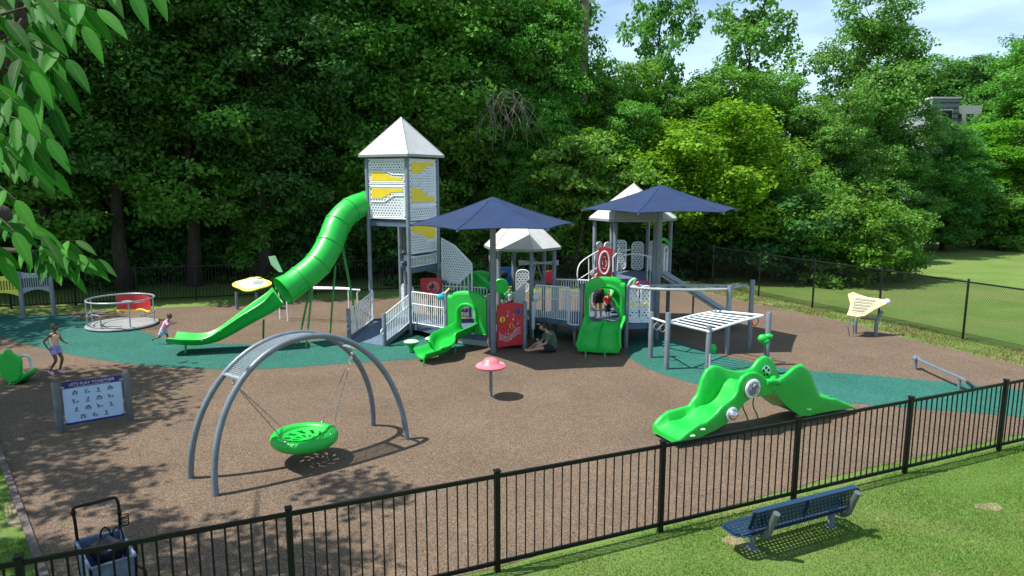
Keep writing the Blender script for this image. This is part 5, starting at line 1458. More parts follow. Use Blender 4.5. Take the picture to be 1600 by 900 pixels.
for z in (-.05, 0, .05): m.tube([ch_ + Vector((.04 * math.cos(t), .04 * math.sin(t), z)) for t in np.linspace(0, 2 * PI, 13)[:-1]], .006, 6, closed=True)
m.tube([ch_ + Vector((.04, 0, -.05)), ch_ + Vector((.04, 0, .05))], .006, 6); m.tube([ch_ + Vector((-.04, 0, -.05)), ch_ + Vector((-.04, 0, .05))], .006, 6); m.tube([ch_ + Vector((-.04, 0, 0)), P(187, 813, far_r.y)], .008, 6); m.build('cup_holder', 'black', T)
m = MB(); p = P(211, 850, near_r.y + .1); m.tube([p + Vector((0, 0, -.12)), p + Vector((0, 0, .05))], .022, 10); m.build('canopy_stub', 'black', T); m = MB(); m.tube(catmull([P(213, 884, 6.7), P(222, 888, 6.7), P(228, 893, 6.7), P(228, 902, 6.7)], 4), .01, 6); m.build('strap', 'black', T)
bg_ = cx0 + Vector((-.05, .12, -.08)); TB = Root('tote_bag', bg_, 'black bag with looped handles lying inside the folding wagon', 'bag')
m = MB(); m.ball(bg_, .17, sx=1.0, sy=.8, sz=.8, nu=20, nv=12); m.v = [p + Vector((.02 * math.sin(p.y * 40), .0, .015 * math.sin(p.x * 50))) for p in m.v]; m.build('bag_body', 'darkcloth', TB, smooth=60)
for dx in (-.04, .09): m = MB(); m.tube([bg_ + Vector((dx + .06 * math.cos(t), .05, .10 + .13 * math.sin(t))) for t in np.linspace(0, PI, 12)], .009, 6); m.build('bag_handle', 'black', TB)
m = MB(); m.box(bg_ + Vector((.09, -.1, .06)), (.05, .02, .03), .4); m.build('bag_buckle', 'plast_w', TB)
g_ = Vector((-5.15, 6.35, 0)); T = Root('cooler_box', g_, 'pale blue ribbed cooler with dark lid at the lower left corner', 'cooler')
m = MB(); m.box(g_ + Vector((0, 0, .2)), (.36, .5, .4), .5)
m.build('cooler_body', 'greycanvas', T, bevel=.03)
m = MB()
for i in range(7): m.box(g_ + Vector((.0, 0, .07 + .045 * i)), (.366, .506, .012), .5)
m.build('cooler_ribs', 'paleblue', T)
m = MB(); m.box(g_ + Vector((0, 0, .42)), (.38, .52, .05), .5); m.build('cooler_lid', 'darkcloth', T, bevel=.02)
# cyan bag on the rail beside the small slide
p = P(689, 464, 18.72); T = Root('cyan_pouch', p - Vector((0, 0, .1)), 'bright cyan cloth hat hooked on the white rail by the small slide', 'pouch')
m = MB(); m.ball(p, .12, sx=1.0, sy=.6, sz=.75, nu=14, nv=10); m.ball(p + Vector((.09, 0, .09)), .08, sx=1, sy=.6, sz=.7, nu=12, nv=8); m.build('pouch_body', 'cyan', T); m = MB(); m.tube([p + Vector((.1, -.02, .1)), p + Vector((.24, -.02, .24))], .025, 8); m.build('pouch_strap', 'pale_yellow', T)

# ================================================================== people
def skinned(verts, edges, radii, sub=2):
    me = bpy.data.meshes.new('tmp'); me.from_pydata([Vector(v) for v in verts], edges, []); o = bpy.data.objects.new('tmp', me); COL.objects.link(o)
    o.modifiers.new('skin', 'SKIN'); 
    for i, r_ in enumerate(radii):
        r_ = r_ if isinstance(r_, tuple) else (r_, r_); me.skin_vertices[0].data[i].radius = r_
    me.skin_vertices[0].data[0].use_root = True
    s_ = o.modifiers.new('sub', 'SUBSURF'); s_.levels = sub; s_.render_levels = sub
    dg = bpy.context.evaluated_depsgraph_get(); m2 = bpy.data.meshes.new_from_object(o.evaluated_get(dg)); bpy.data.objects.remove(o)
    vs = [v.co.copy() for v in m2.vertices]; fs = [list(p.vertices) for p in m2.polygons]; bpy.data.meshes.remove(m2); return vs, fs
def person(name_label, loc, H_, J, head_dir, skin, hairmat, clothes, hair='short', shoes=None, facing=0, group=None):
    """J: joint name -> (x, y, z) in figure heights, x forward, y left; skeleton grown into one skin"""
    T = Root('person', loc, name_label, 'person', group)
    rot = Matrix.Rotation(facing, 3, 'Z')
    W = lambda p: T.loc + rot @ (Vector(p) * H_)
    order = ['pelvis', 'waist', 'chest', 'neck', 'head0', 'shL', 'elL', 'wrL', 'hdL', 'shR', 'elR', 'wrR', 'hdR', 'hipL', 'knL', 'anL', 'toL', 'hipR', 'knR', 'anR', 'toR']
    rad = dict(pelvis=(.058, .05), waist=(.052, .042), chest=(.062, .048), neck=.026, head0=.03, shL=.029, elL=.021, wrL=.014, hdL=.016, shR=.029, elR=.021, wrR=.014, hdR=.016, hipL=.048, knL=.031, anL=.019, toL=.017, hipR=.048, knR=.031, anR=.019, toR=.017)
    ed = [('pelvis', 'waist'), ('waist', 'chest'), ('chest', 'neck'), ('neck', 'head0'), ('chest', 'shL'), ('shL', 'elL'), ('elL', 'wrL'), ('wrL', 'hdL'), ('chest', 'shR'), ('shR', 'elR'), ('elR', 'wrR'), ('wrR', 'hdR'), ('pelvis', 'hipL'), ('hipL', 'knL'), ('knL', 'anL'), ('anL', 'toL'), ('pelvis', 'hipR'), ('hipR', 'knR'), ('knR', 'anR'), ('anR', 'toR')]
    vs, fs = skinned([W(J[k]) for k in order], [(order.index(a), order.index(c)) for a, c in ed], [tuple(x * H_ for x in rad[k]) if isinstance(rad[k], tuple) else rad[k] * H_ for k in order])
    m = MB(); m.add(vs, fs)
    # fingers and thumb
    for s_ in 'LR':
        a, b_ = W(J['wr' + s_]), W(J['hd' + s_]); d = (b_ - a).normalized(); A_, B_ = basis(d)
        for k_, (off, ln_) in enumerate(((-.011, .040), (-.004, .046), (.004, .043), (.011, .034))):
            p0 = b_ + A_ * off * H_ + d * .004 * H_; p1 = p0 + d * ln_ * .5 * H_ - B_ * .004 * H_; p2 = p1 + (d * .8 - B_ * .6).normalized() * ln_ * .45 * H_
            m.tube([p0 - d * .01 * H_, p0, p1, p2], [.0055 * H_, .0055 * H_, .005 * H_, .0035 * H_], 6)
        p0 = a.lerp(b_, .5) - A_ * .012 * H_; m.tube([p0, p0 - A_ * .014 * H_ + d * .012 * H_, p0 - A_ * .018 * H_ + d * .03 * H_], [.0065 * H_, .006 * H_, .004 * H_], 6)
    # head with face
    hc = W(J['head']); fd = (rot @ Vector(head_dir)).normalized(); up = (hc - W(J['neck'])).normalized(); up = (up - fd * up.dot(fd)).normalized(); sd_ = up.cross(fd)
    q = Matrix((sd_, fd, up)).transposed(); hr_ = .062 * H_ * (1.12 if H_ < 1.4 else 1)
    def hv(x, y, z): return hc + q @ Vector((x, y, z)) * hr_
    hb = MB(); hb.ball((0, 0, 0), 1, sx=.80, sy=.98, sz=1.12, nu=20, nv=16)
    hvs = []
    for p in hb.v:
        x, y, z = p
        if z < -.2: x *= 1 - .28 * min(1, (-z - .2) / .9); y = y * (1 - .12 * min(1, -z)) + .06
        if y > .6 and abs(x) < .18 and -.25 < z < .12: y += .14
        if y > .5 and .05 < z < .3 and .15 < abs(x) < .5: y -= .06
        hvs.append(hv(x, y, z))
    m.add(hvs, hb.f)
    m.tube([hv(0, .88, .12), hv(0, 1.08, -.15), hv(0, .96, -.24)], [.05 * hr_, .13 * hr_, .1 * hr_], 8)
    m.tube([hv(-.22, .84, -.5), hv(0, .93, -.48), hv(.22, .84, -.5)], [.03 * hr_, .07 * hr_, .03 * hr_], 6)
    for s_ in (-1, 1): m.ball(hv(.80 * s_, -.02, -.05), .2 * hr_, sx=.4, sy=.7, sz=1.1, nu=8, nv=6, rot=q)
    body = m.build('body', skin, T, smooth=70)
    e = MB()
    for s_ in (-1, 1): e.ball(hv(.3 * s_, .84, .1), .10 * hr_, sz=.7, nu=8, nv=6, rot=q)
    e.build('eyes', 'hair', body)
    h = MB(); hb = MB(); hb.ball((0, 0, 0), 1, sx=.90, sy=1.06, sz=1.2, nu=22, nv=18); keep = {}
    hvv = [Vector(p) for p in hb.v]
    ff = [f for f in hb.f if all(not (hvv[i].y > .38 and hvv[i].z < .52) and hvv[i].z > -.55 for i in f)]
    h.add([hv(p.x, p.y, p.z + .03) for p in hvv], ff)
    if hair == 'buns':
        for x, y in ((-.5, -.6), (.5, -.6), (0, -1.0)): h.ball(hv(x, y, .55), .36 * hr_, nu=10, nv=8)
    if hair == 'pony': h.ball(hv(0, -1.1, .5), .42 * hr_, nu=10, nv=8); h.tube([hv(0, -1.1, .5), hv(0, -1.4, .1), hv(0, -1.35, -.6)], [.3 * hr_, .26 * hr_, .1 * hr_], 8)
    if hair == 'bun': h.ball(hv(0, -.9, .75), .45 * hr_, nu=10, nv=8)
    if hair == 'cap': h.lathe((0, 0, 0), [(0, 0), (.1, 0)], 4)
    h.build('hair', hairmat, T, smooth=70, recalc=False)
    # clothes: sleeves of ellipses following the limbs
    def sleeve(names, rr, cap=False, squash=1.0):
        pts = [W(J[n_]) if isinstance(n_, str) else W(n_) for n_ in names]; c_ = MB()
        path = catmull(pts, 5); r_ = [interp([(i / (len(rr) - 1), v) for i, v in enumerate(rr)], k_ / (len(path) - 1)) * H_ for k_ in range(len(path))]
        c_.tube(path, r_, 16, caps=cap)
        return c_
    for nm, mat, pieces in clothes:
        c_ = MB()
        for names, rr, cap in pieces: s_ = sleeve(names, rr, cap); c_.add(s_.v, s_.f)
        c_.build(nm, mat, T, smooth=70, recalc=False)
    if shoes:
        for s_ in 'LR':
            a, b_ = W(J['an' + s_]), W(J['to' + s_]); d = (b_ - a); d = d.normalized(); c_ = MB()
            dn = Vector((0, 0, -1)) if abs(d.z) < .8 else Vector((1, 0, 0))
            p0 = a - d * .03 * H_ + dn * .012 * H_; c_.tube([p0, a + dn * .012 * H_, a.lerp(b_, .6) + dn * .008 * H_, b_ + d * .012 * H_, b_ + d * .03 * H_], [.018 * H_, .03 * H_, .031 * H_, .029 * H_, .012 * H_], 12); c_.build('shoe', shoes, T, smooth=70)
    return T
def mixpt(a, b_, t): return tuple(a[i] + (b_[i] - a[i]) * t for i in range(3))
# girl walking, left foreground (facing +X, picture right)
J = dict(pelvis=(0, 0, .53), waist=(.005, 0, .61), chest=(.015, 0, .74), neck=(.025, 0, .83), head0=(.035, 0, .87), head=(.045, 0, .925),
         shL=(.01, .095, .79), elL=(.03, .13, .66), wrL=(.13, .11, .60), hdL=(.155, .105, .60), shR=(.01, -.095, .79), elR=(-.10, -.14, .67), wrR=(-.04, -.12, .54), hdR=(-.02, -.115, .52),
         hipL=(0, .05, .50), knL=(.09, .055, .30), anL=(.00, .06, .065), toL=(.075, .065, .025), hipR=(0, -.05, .50), knR=(.05, -.055, .29), anR=(-.11, -.06, .075), toR=(-.045, -.065, .022))
g_ = G(90, 585)
person('girl in peach tank top, lilac shorts and pink shoes walking on the rubber', g_, 1.22, J, (1, -.15, 0), 'skin_d', 'hair', [
    ('tank_top', 'peach', [(['pelvis', 'waist', 'chest', (.02, 0, .79)], [.078, .070, .088, .075], True)]),
    ('shorts', 'lilac', [(['waist', 'pelvis', mixpt(J['hipL'], J['knL'], .0)], [.066, .082, .07], True), (['hipL', mixpt(J['hipL'], J['knL'], .45)], [.062, .058], True), (['hipR', mixpt(J['hipR'], J['knR'], .45)], [.062, .058], True)])],
    hair='bun', shoes='pink', facing=-.15)
# toddler running, behind
J2 = dict(J); J2.update(pelvis=(-.05, 0, .42), waist=(.00, 0, .50), chest=(.08, 0, .63), neck=(.14, 0, .72), head0=(.16, 0, .76), head=(.19, 0, .83),
         shL=(.10, .09, .68), elL=(.18, .12, .58), wrL=(.29, .09, .62), hdL=(.31, .08, .63), shR=(.10, -.09, .68), elR=(.20, -.13, .60), wrR=(.33, -.11, .66), hdR=(.355, -.10, .67),
         hipL=(-.05, .05, .40), knL=(.05, .05, .24), anL=(-.01, .05, .07), toL=(.06, .05, .03), hipR=(-.05, -.05, .40), knR=(-.14, -.055, .22), anR=(-.34, -.06, .17), toR=(-.37, -.06, .10))
g_ = G(259, 538)
person('small child in pink shirt and white shorts running by the tube slide end', g_, .95, J2, (1, 0, -.1), 'skin_d', 'hair', [
    ('shirt', 'pink', [(['pelvis', 'waist', 'chest', (.13, 0, .69)], [.088, .082, .095, .07], True), (['shL', 'elL'], [.045, .035], True), (['shR', 'elR'], [.045, .035], True)]),
    ('shorts', 'paleblue', [(['waist', 'pelvis', (-.06, 0, .38)], [.075, .09, .07], True), (['hipL', mixpt(J2['hipL'], J2['knL'], .6)], [.068, .062], True), (['hipR', mixpt(J2['hipR'], J2['knR'], .6)], [.068, .062], True)])],
    hair='buns', shoes=None, facing=-.1)
# seated woman, olive t-shirt, legs out to the left (facing -X)
J3 = dict(pelvis=(0, 0, .065), waist=(-.005, 0, .145), chest=(.04, 0, .27), neck=(.09, 0, .345), head0=(.11, 0, .375), head=(.145, 0, .425),
          shL=(.05, .10, .315), elL=(.12, .13, .175), wrL=(.25, .09, .11), hdL=(.28, .08, .095), shR=(.05, -.10, .315), elR=(.12, -.13, .175), wrR=(.25, -.09, .12), hdR=(.285, -.08, .105),
          hipL=(.01, .055, .06), knL=(.22, .16, .10), anL=(.40, .04, .035), toL=(.46, .05, .05), hipR=(.01, -.055, .06), knR=(.22, -.16, .09), anR=(.38, -.05, .03), toR=(.45, -.07, .03))
g_ = G(862, 549)
person('seated adult in olive t-shirt and dark hair on the rubber between slides', g_, 1.6, J3, (1, 0, -.35), 'skin_l', 'hair', [
    ('t_shirt', 'olive', [(['pelvis', 'waist', 'chest', (.065, 0, .315)], [.095, .09, .10, .075], True), (['shL', mixpt(J3['shL'], J3['elL'], .75)], [.052, .046], True), (['shR', mixpt(J3['shR'], J3['elR'], .75)], [.052, .046], True)]),
    ('shorts', 'darkcloth', [(['waist', 'pelvis', (.02, 0, .05)], [.075, .092, .07], True), (['hipL', mixpt(J3['hipL'], J3['knL'], .8)], [.064, .055], True), (['hipR', mixpt(J3['hipR'], J3['knR'], .8)], [.064, .055], True)])],
    hair='pony', facing=PI + .15)
J4 = dict(J3); J4.update(knL=(.17, .08, .17), anL=(.28, .06, .03), toL=(.33, .06, .03), knR=(.17, -.08, .17), anR=(.28, -.06, .03), toR=(.33, -.06, .03))
g_ = G(845, 548) + Vector((0, -.05, 0))
person('baby in white clothes lying in the seated adult lap', g_ + Vector((0, .05, .04)), .62, J4, (0, 1, .3), 'skin_l', 'hair', [
    ('romper', 'whitecloth', [(['pelvis', 'waist', 'chest', (.065, 0, .315)], [.11, .11, .11, .08], True), (['hipL', 'knL'], [.07, .05], True), (['hipR', 'knR'], [.07, .05], True)])], hair='short', facing=PI)
# adult bending on the deck behind the double slide
J5 = dict(pelvis=(0, 0, .50), waist=(.02, 0, .58), chest=(.10, 0, .68), neck=(.17, 0, .76), head0=(.19, 0, .79), head=(.22, 0, .84),
          shL=(.12, .10, .72), elL=(.2, .15, .60), wrL=(.28, .13, .50), hdL=(.30, .12, .48), shR=(.12, -.10, .72), elR=(.2, -.15, .60), wrR=(.28, -.13, .50), hdR=(.30, -.12, .48),
          hipL=(0, .055, .47), knL=(.03, .06, .26), anL=(0, .06, .045), toL=(.08, .065, .02), hipR=(0, -.055, .47), knR=(.03, -.06, .26), anR=(0, -.06, .045), toR=(.08, -.065, .02))
g_ = P(935, 492, 19.0); g_.z = ZR
person('grey haired adult in orange top and black shorts bending on the slide deck', g_, 1.45, J5, (1, 0, -.4), 'skin_l', 'hair_g', [
    ('top', 'orangecloth', [(['pelvis', 'waist', 'chest', (.13, 0, .73)], [.085, .08, .095, .075], True), (['shL', 'elL'], [.045, .035], True), (['shR', 'elR'], [.045, .035], True)]),
    ('shorts', 'darkcloth', [(['waist', 'pelvis', (0, 0, .45)], [.078, .095, .08], True), (['hipL', mixpt(J5['hipL'], J5['knL'], .75)], [.07, .066], True), (['hipR', mixpt(J5['hipR'], J5['knR'], .75)], [.07, .066], True)])], facing=PI / 2 + .5)
JS = dict(J); JS.update(knL=(.02, .055, .28), anL=(0, .06, .05), toL=(.07, .06, .02), knR=(.02, -.055, .28), anR=(0, -.06, .05), toR=(.07, -.06, .02), elR=(-.02, -.13, .66), elL=(0, .13, .66), wrL=(.08, .12, .58), hdL=(.1, .11, .57), wrR=(.06, -.12, .56), hdR=(.08, -.11, .55))
def kid(lb, loc, h_, top, fac, hm='hair', sk='skin_d'):
    person(lb, loc, h_, JS, (1, 0, 0), sk, hm, [('shirt', top, [(['pelvis', 'waist', 'chest', (.02, 0, .79)], [.08, .075, .09, .075], True), (['shL', 'elL'], [.042, .034], True), (['shR', 'elR'], [.042, .034], True)]), ('shorts', 'darkcloth', [(['waist', 'pelvis', (0, 0, .47)], [.07, .084, .07], True), (['hipL', 'knL'], [.064, .05], True), (['hipR', 'knR'], [.064, .05], True)])], facing=fac)
g_ = P(673, 510, 20.0); g_.z = .33; kid('dark haired child in dark red shirt inside the tower foot', (g_.x, 20.0, .33), 1.15, 'red', .4)
g_ = P(952, 492, 19.3); kid('small child in red shirt beside the bending adult on the deck', (P(949, 492, 18.8).x, 18.8, ZR), .82, 'red', -1.2, sk='skin_l')
kid('child with dark hair peeking above the red music panel', (P(797, 470, 19.9).x, 19.75, .50), .92, 'whitecloth', -PI / 2, sk='skin_l')
# ================================================================== building
bc_ = P(1495, 180, 62); T = Root('apartment_building', (bc_.x, 64, 0), 'pale and grey flat roofed building glimpsed between the trees', 'building')
z1_ = P(1484, 154, 62).z; x0_, x1_ = P(1455, 180, 62).x, P(1497, 180, 62).x
m = MB(); m.box(((x0_ + x1_) / 2, 66, z1_ / 2), (x1_ - x0_, 8, z1_)); w1 = m.build('wall', 'wall_grey', T, smooth=10)
x2_ = P(1545, 180, 62).x; z2_ = P(1520, 163, 62).z; m = MB(); m.box(((x1_ + x2_) / 2 + .01, 67, z2_ / 2), (x2_ - x1_, 8, z2_)); w2_ = m.build('wall', 'wall_pale', T, smooth=10)
for i in range(5):
    m = MB(); m.box(((x0_ + x1_) / 2, 61.98, z1_ - .35 - .45 * i), (x1_ - x0_ + .04, .06, .05)); m.build('cladding_joint', 'darkcloth', w1, smooth=0)
m = MB(); wa = P(1470, 171, 62); wb = P(1487, 189, 62); m.box(((wa.x + wb.x) / 2, 61.97, (wa.z + wb.z) / 2), (wb.x - wa.x, .1, wa.z - wb.z)); wn = m.build('window', 'wall_pale', T, smooth=0)
m = MB(); m.box(((wa.x + wb.x) / 2, 61.9, (wa.z + wb.z) / 2), (wb.x - wa.x - .16, .06, wa.z - wb.z - .16)); m.build('pane', 'glass', wn, smooth=0)
m = MB(); m.box(((x0_ + x1_) / 2, 66, z1_ + .07), (x1_ - x0_ + .2, 8.2, .14)); m.build('parapet', 'wall_pale', T, smooth=0)
m = MB()
for i in range(3): m.box((x1_ + .6 + 1.0 * i, 62.9, z2_ - 1.2), (.5, .2, .9))
m.build('windows', 'glass', T, smooth=0)

# ================================================================== trees
M['leafA'] = leafmat('mid_green_leaves', (.075, .195, .030), (.135, .31, .046), .34)
M['leafD'] = leafmat('shaded_green_leaves', (.033, .108, .024), (.062, .175, .038), .28)  # darker than leafA: holds the wood's shade in the leaf colour
M['leafY'] = leafmat('yellow_green_leaves', (.085, .235, .013), (.17, .36, .022), .36)
M['leafB'] = leafmat('blue_green_leaves', (.068, .195, .038), (.125, .30, .058), .32)
M['leafN'] = leafmat('near_compound_leaves', (.024, .125, .010), (.055, .20, .016), .34, .6)
M['leafM'] = leafmat('fresh_green_leaves', (.065, .185, .022), (.12, .28, .035), .34)
RNG = np.random.default_rng
def crown_data(seed, lobes, nclump, per, leaf, cr=.7, flat=.55, droop=.15):
    rng = RNG(seed); L_ = np.array(lobes, float)
    wgt = (L_[:, 3] * L_[:, 4] * L_[:, 5]) ** (2 / 3); wgt /= wgt.sum()
    li = rng.choice(len(L_), nclump, p=wgt)
    d = rng.normal(size=(nclump, 3)); d /= np.linalg.norm(d, axis=1)[:, None]
    rad = rng.uniform(.35, 1.0, nclump) ** .5
    cen = L_[li, :3] + d * L_[li, 3:6] * rad[:, None]
    crs = cr * rng.uniform(.55, 1.25, nclump); ctint = rng.random(nclump); cval = rng.random(nclump)
    pers = (per * (crs / cr) ** 2).astype(int) + 6
    ci = np.repeat(np.arange(nclump), pers); N_ = len(ci)
    e = rng.normal(size=(N_, 3)); e /= np.linalg.norm(e, axis=1)[:, None]; r_ = rng.random(N_) ** .45
    off = e * r_[:, None] * crs[ci][:, None]; off[:, 2] *= flat
    p = cen[ci] + off; p[:, 2] -= droop * (off[:, 0] ** 2 + off[:, 1] ** 2)
    outd = d[ci]
    nrm = rng.normal(size=(N_, 3)) * .75 + np.array([0, 0, .9]) + outd * .5 + e * .3; nrm /= np.linalg.norm(nrm, axis=1)[:, None]
    t_ = rng.normal(size=(N_, 3)); t_ -= nrm * (t_ * nrm).sum(1)[:, None]; t_ /= np.linalg.norm(t_, axis=1)[:, None]
    b_ = np.cross(nrm, t_); sz = leaf * rng.uniform(.6, 1.35, N_)[:, None]
    v = np.stack([p - t_ * sz * .5, p + b_ * sz * .30 - nrm * sz * .05, p + t_ * sz * .5 - nrm * sz * .12, p - b_ * sz * .30 - nrm * sz * .05], 1)
    f = np.arange(N_ * 4).reshape(N_, 4)
    t = np.ones((N_, 4, 4)); t[:, :, 0] = np.clip(ctint[ci] * .6 + rng.random(N_) * .4, 0, 1)[:, None]; t[:, :, 1] = np.clip(cval[ci] * .5 + rng.random(N_) * .5, 0, 1)[:, None]
    return v.reshape(-1, 3), f, t.reshape(-1, 4), cen
def tree_lobes(seed, h, r, z0, n=9, lean=0):
    rnd = random.Random(seed); out_ = []
    for i in range(n):
        t = (i + .5) / n; z = z0 + (h - z0) * (t * .86 + .07); q = max(.25, 1 - ((t - .48) / .62) ** 2) ** .5
        a = i * 2.4 + rnd.uniform(-.4, .4); rr = r * q * rnd.uniform(.30, .62)
        lr = r * rnd.uniform(.40, .62) * (.5 + .5 * q)
        out_.append((rr * math.cos(a) + lean * t, rr * math.sin(a), z, lr, lr, lr * rnd.uniform(.55, .8)))
    out_.append((lean * .5, 0, z0 + (h - z0) * .55, r * .45, r * .45, (h - z0) * .33)); return out_
PROTO = {}
def proto(key, seed, h, r, z0, mat, nclump, per, leaf, cr, n=9, trunk_r=.2, barkm='bark', flat=.55, lobes=None, droop=.15, trunk_top=None):
    lb = lobes or tree_lobes(seed, h, r, z0, n)
    v, f, t, cen = crown_data(seed, lb, nclump, per, leaf, cr, flat, droop)
    me_o = npmesh('crown', v, f, mat, t); me = me_o.data; bpy.data.objects.remove(me_o)
    # trunk with limbs reaching into the lobes
    rnd = random.Random(seed); m = MB(); tt = trunk_top or h * .86
    path = [Vector((.12 * math.sin(i * 1.1 + seed), .12 * math.cos(i * .9 + seed), tt * i / 7)) for i in range(8)]; path[0] = Vector((0, 0, -.1))
    m.tube(path, [trunk_r * (1.25 if i == 0 else 1 - .82 * i / 7) for i in range(8)], 10)
    for x, y, z, *_r in lb:
        zz = max(z - math.hypot(x, y) * .8, z0 * .6); i = min(6, int(zz / tt * 7)); s_ = path[i].lerp(path[i + 1], .5); e = Vector((x, y, z))
        m.tube([s_, s_.lerp(e, .5) + Vector((0, 0, -.12)), e], [trunk_r * .42 * (1 - i / 9), trunk_r * .25, .015], 7)
        for _ in range(3):
            e2 = e + Vector((rnd.uniform(-1, 1), rnd.uniform(-1, 1), rnd.uniform(-.4, .7))) * _r[0] * .8; m.tube([s_.lerp(e, .7), e2], [trunk_r * .12 + .01, .008], 5)
    me2 = bpy.data.meshes.new('trunk'); me2.from_pydata([p for p in m.v], [], m.f); me2.materials.append(M[barkm]); me2.polygons.foreach_set('use_smooth', [True] * len(me2.polygons))
    PROTO[key] = (me, me2, h)
proto('tallA', 11, 16, 4.2, 2.5, 'leafA', 560, 88, .20, .75, 13, .26)
proto('tallA2', 12, 16, 4.0, 1.5, 'leafA', 560, 88, .20, .75, 13, .24)
proto('tallD', 13, 18, 4.6, 3.5, 'leafD', 640, 88, .20, .78, 13, .30)
proto('tallD2', 14, 17, 4.6, 1.2, 'leafD', 640, 88, .20, .78, 14, .28)
proto('tallB', 15, 15, 4.4, .8, 'leafB', 700, 88, .20, .74, 14, .26)
proto('tallY', 16, 14, 3.4, 1.5, 'leafY', 440, 80, .19, .68, 12, .2)
r3_ = random.Random(8); ball_ = [(0, 0, 4.0, 2.7, 2.7, 2.7)]
for i in range(16):
    a_ = i * 2.4; z_ = 1.9 + 5.0 * (i + .5) / 16; q_ = max(.2, 1 - ((z_ - 3.9) / 3.6) ** 2) ** .5; ball_.append((2.6 * q_ * math.cos(a_), 2.6 * q_ * math.sin(a_), z_, r3_.uniform(.8, 1.3), r3_.uniform(.8, 1.3), r3_.uniform(.7, 1.0)))
proto('roundY', 17, 8, 3.7, .6, 'leafY', 620, 95, .17, .55, 12, .2, lobes=ball_, droop=.05, flat=.8, trunk_top=4.6)
proto('airy', 18, 13, 3.0, 3.0, 'leafB', 190, 46, .26, .62, 11, .18)
proto('bushA', 19, 3.6, 2.3, .1, 'leafA', 230, 75, .17, .48, 8, .07)
proto('bushD', 20, 3.4, 2.5, .1, 'leafD', 230, 75, .18, .5, 8, .07)
proto('bushY', 21, 3.8, 2.8, .05, 'leafM', 280, 78, .16, .48, 10, .07)
proto('umbel', 22, 5.2, 2.2, 2.6, 'leafA', 120, 90, .17, .7, 7, .09, flat=.22, droop=.35)
def landmark(px):
    tab = [(-60, 'beyond the left edge of the fence'), (60, 'behind the slatted sound panels'), (180, 'behind the red panelled merry go round'), (300, 'behind the running child'), (420, 'behind the drum table'), (520, 'above the curling tube slide'), (640, 'right behind the tall tower'), (780, 'behind the left navy umbrella'), (900, 'between the two navy umbrellas'), (1020, 'behind the right tower roof'), (1110, 'right of the right navy umbrella'), (1230, 'above the first chain link posts'), (1340, 'behind the middle of the chain link fence'), (1450, 'beside the distant building'), (1560, 'at the far right of the field'), (1700, 'beyond the right edge of the field')]
    return min(tab, key=lambda q: abs(q[0] - px))[1]
USED = {}
def tree(key, px, Y, h, wide=1.0, rz=None, desc='leafy tree', cat='tree', grp='trees of the wood', name=None, X=None, extra=None):
    me, me2, ph = PROTO[key]; s_ = h / ph
    x = (px - 800) / F * (Y * .988 + .4) if X is None else X
    lb = f'{desc} {extra or landmark(px)}'
    r_ = bpy.data.objects.new(name or ('shrub' if cat == 'shrub' else 'broadleaf_tree'), None); COL.objects.link(r_); r_.location = (x, Y, 0)
    k_ = USED.get(lb, 0); USED[lb] = k_ + 1
    if k_: lb += [', further back', ', third row', ', deep inside'][min(k_ - 1, 2)]
    tag(r_, lb, cat, grp); rz = rz if rz is not None else (px * 12.9898 + Y * 78.233) % 6.283
    for nm, q in (('crown', me), ('trunk' if cat != 'shrub' else 'stem', me2)):
        o = bpy.data.objects.new(nm, q); COL.objects.link(o); o.parent = r_; o.rotation_euler = (0, 0, rz); o.scale = (s_ * wide, s_ * wide, s_)
    return r_
rnd = random.Random(42)
# left wood: dense, its shade partly put into darker leaves, out of frame at the top
for px, Y, h, k_ in [(-160, 28, 17, 'tallD2'), (-40, 27.0, 16, 'tallD'), (70, 28.2, 18, 'tallA2'), (190, 28.0, 17, 'tallD'), (300, 29.2, 17, 'tallA'), (410, 29.5, 17, 'tallD'), (515, 32, 17, 'tallA2'), (610, 31.5, 17.5, 'tallA'), (700, 33.5, 16, 'tallA2')]:
    tree(k_, px, Y, h, 1.05, desc='tall shaded green broadleaf tree')
for px, Y, h, k_ in [(-100, 37, 19, 'tallD'), (10, 38, 19, 'tallA'), (130, 37, 20, 'tallD'), (250, 38, 19, 'tallD2'), (350, 37.5, 20, 'tallD2'), (465, 38, 20, 'tallD'), (560, 39, 20, 'tallA'), (660, 39, 19, 'tallA2'), (760, 38, 17, 'tallA')]:
    tree(k_, px, Y, h, 1.15, desc='high shaded tree standing deeper in the wood')
for px, Y, h, k_ in [(60, 46, 22, 'tallD'), (220, 47, 22, 'tallD2'), (390, 46, 22, 'tallD'), (540, 47, 23, 'tallD2'), (700, 46, 22, 'tallD'), (795, 46, 20, 'tallA'), (935, 50, 12, 'tallD2')]:
    tree(k_, px, Y, h, 1.4 if px < 760 else .8, desc='rearmost tall tree of the wood')
# middle: brighter, mixed
tree('tallA', 790, 34.5, 15, .95, desc='mid green tree')
tree('tallA2', 838, 34, 13.5, .9, desc='slim fresh green tree')
tree('tallY', 872, 36.5, 16.0, .72, desc='tallest yellow green tree')
tree('tallA2', 940, 35.5, 10.2, 1.1, desc='leafy green tree')
tree('tallA', 985, 40, 11.5, 1.1, desc='sunlit green tree')
tree('tallA', 840, 31.5, 8.5, .9, desc='lower light green tree')
tree('tallA2', 985, 33.5, 8.5, 1.2, desc='bushy green tree')
tree('umbel', 905, 30.5, 6.3, 1.0, desc='small feathery yellow green tree with flat layers')
tree('airy', 1022, 42, 17.0, .62, desc='open airy tree with small leaves against the sky')
tree('airy', 1160, 46, 17.5, .85, desc='sparse crowned tall tree against the sky')
tree('tallA2', 1120, 40, 11.2, 1.3, desc='rounded mid green tree')
tree('tallA', 1200, 41, 11.0, 1.1, desc='slender mid green tree')
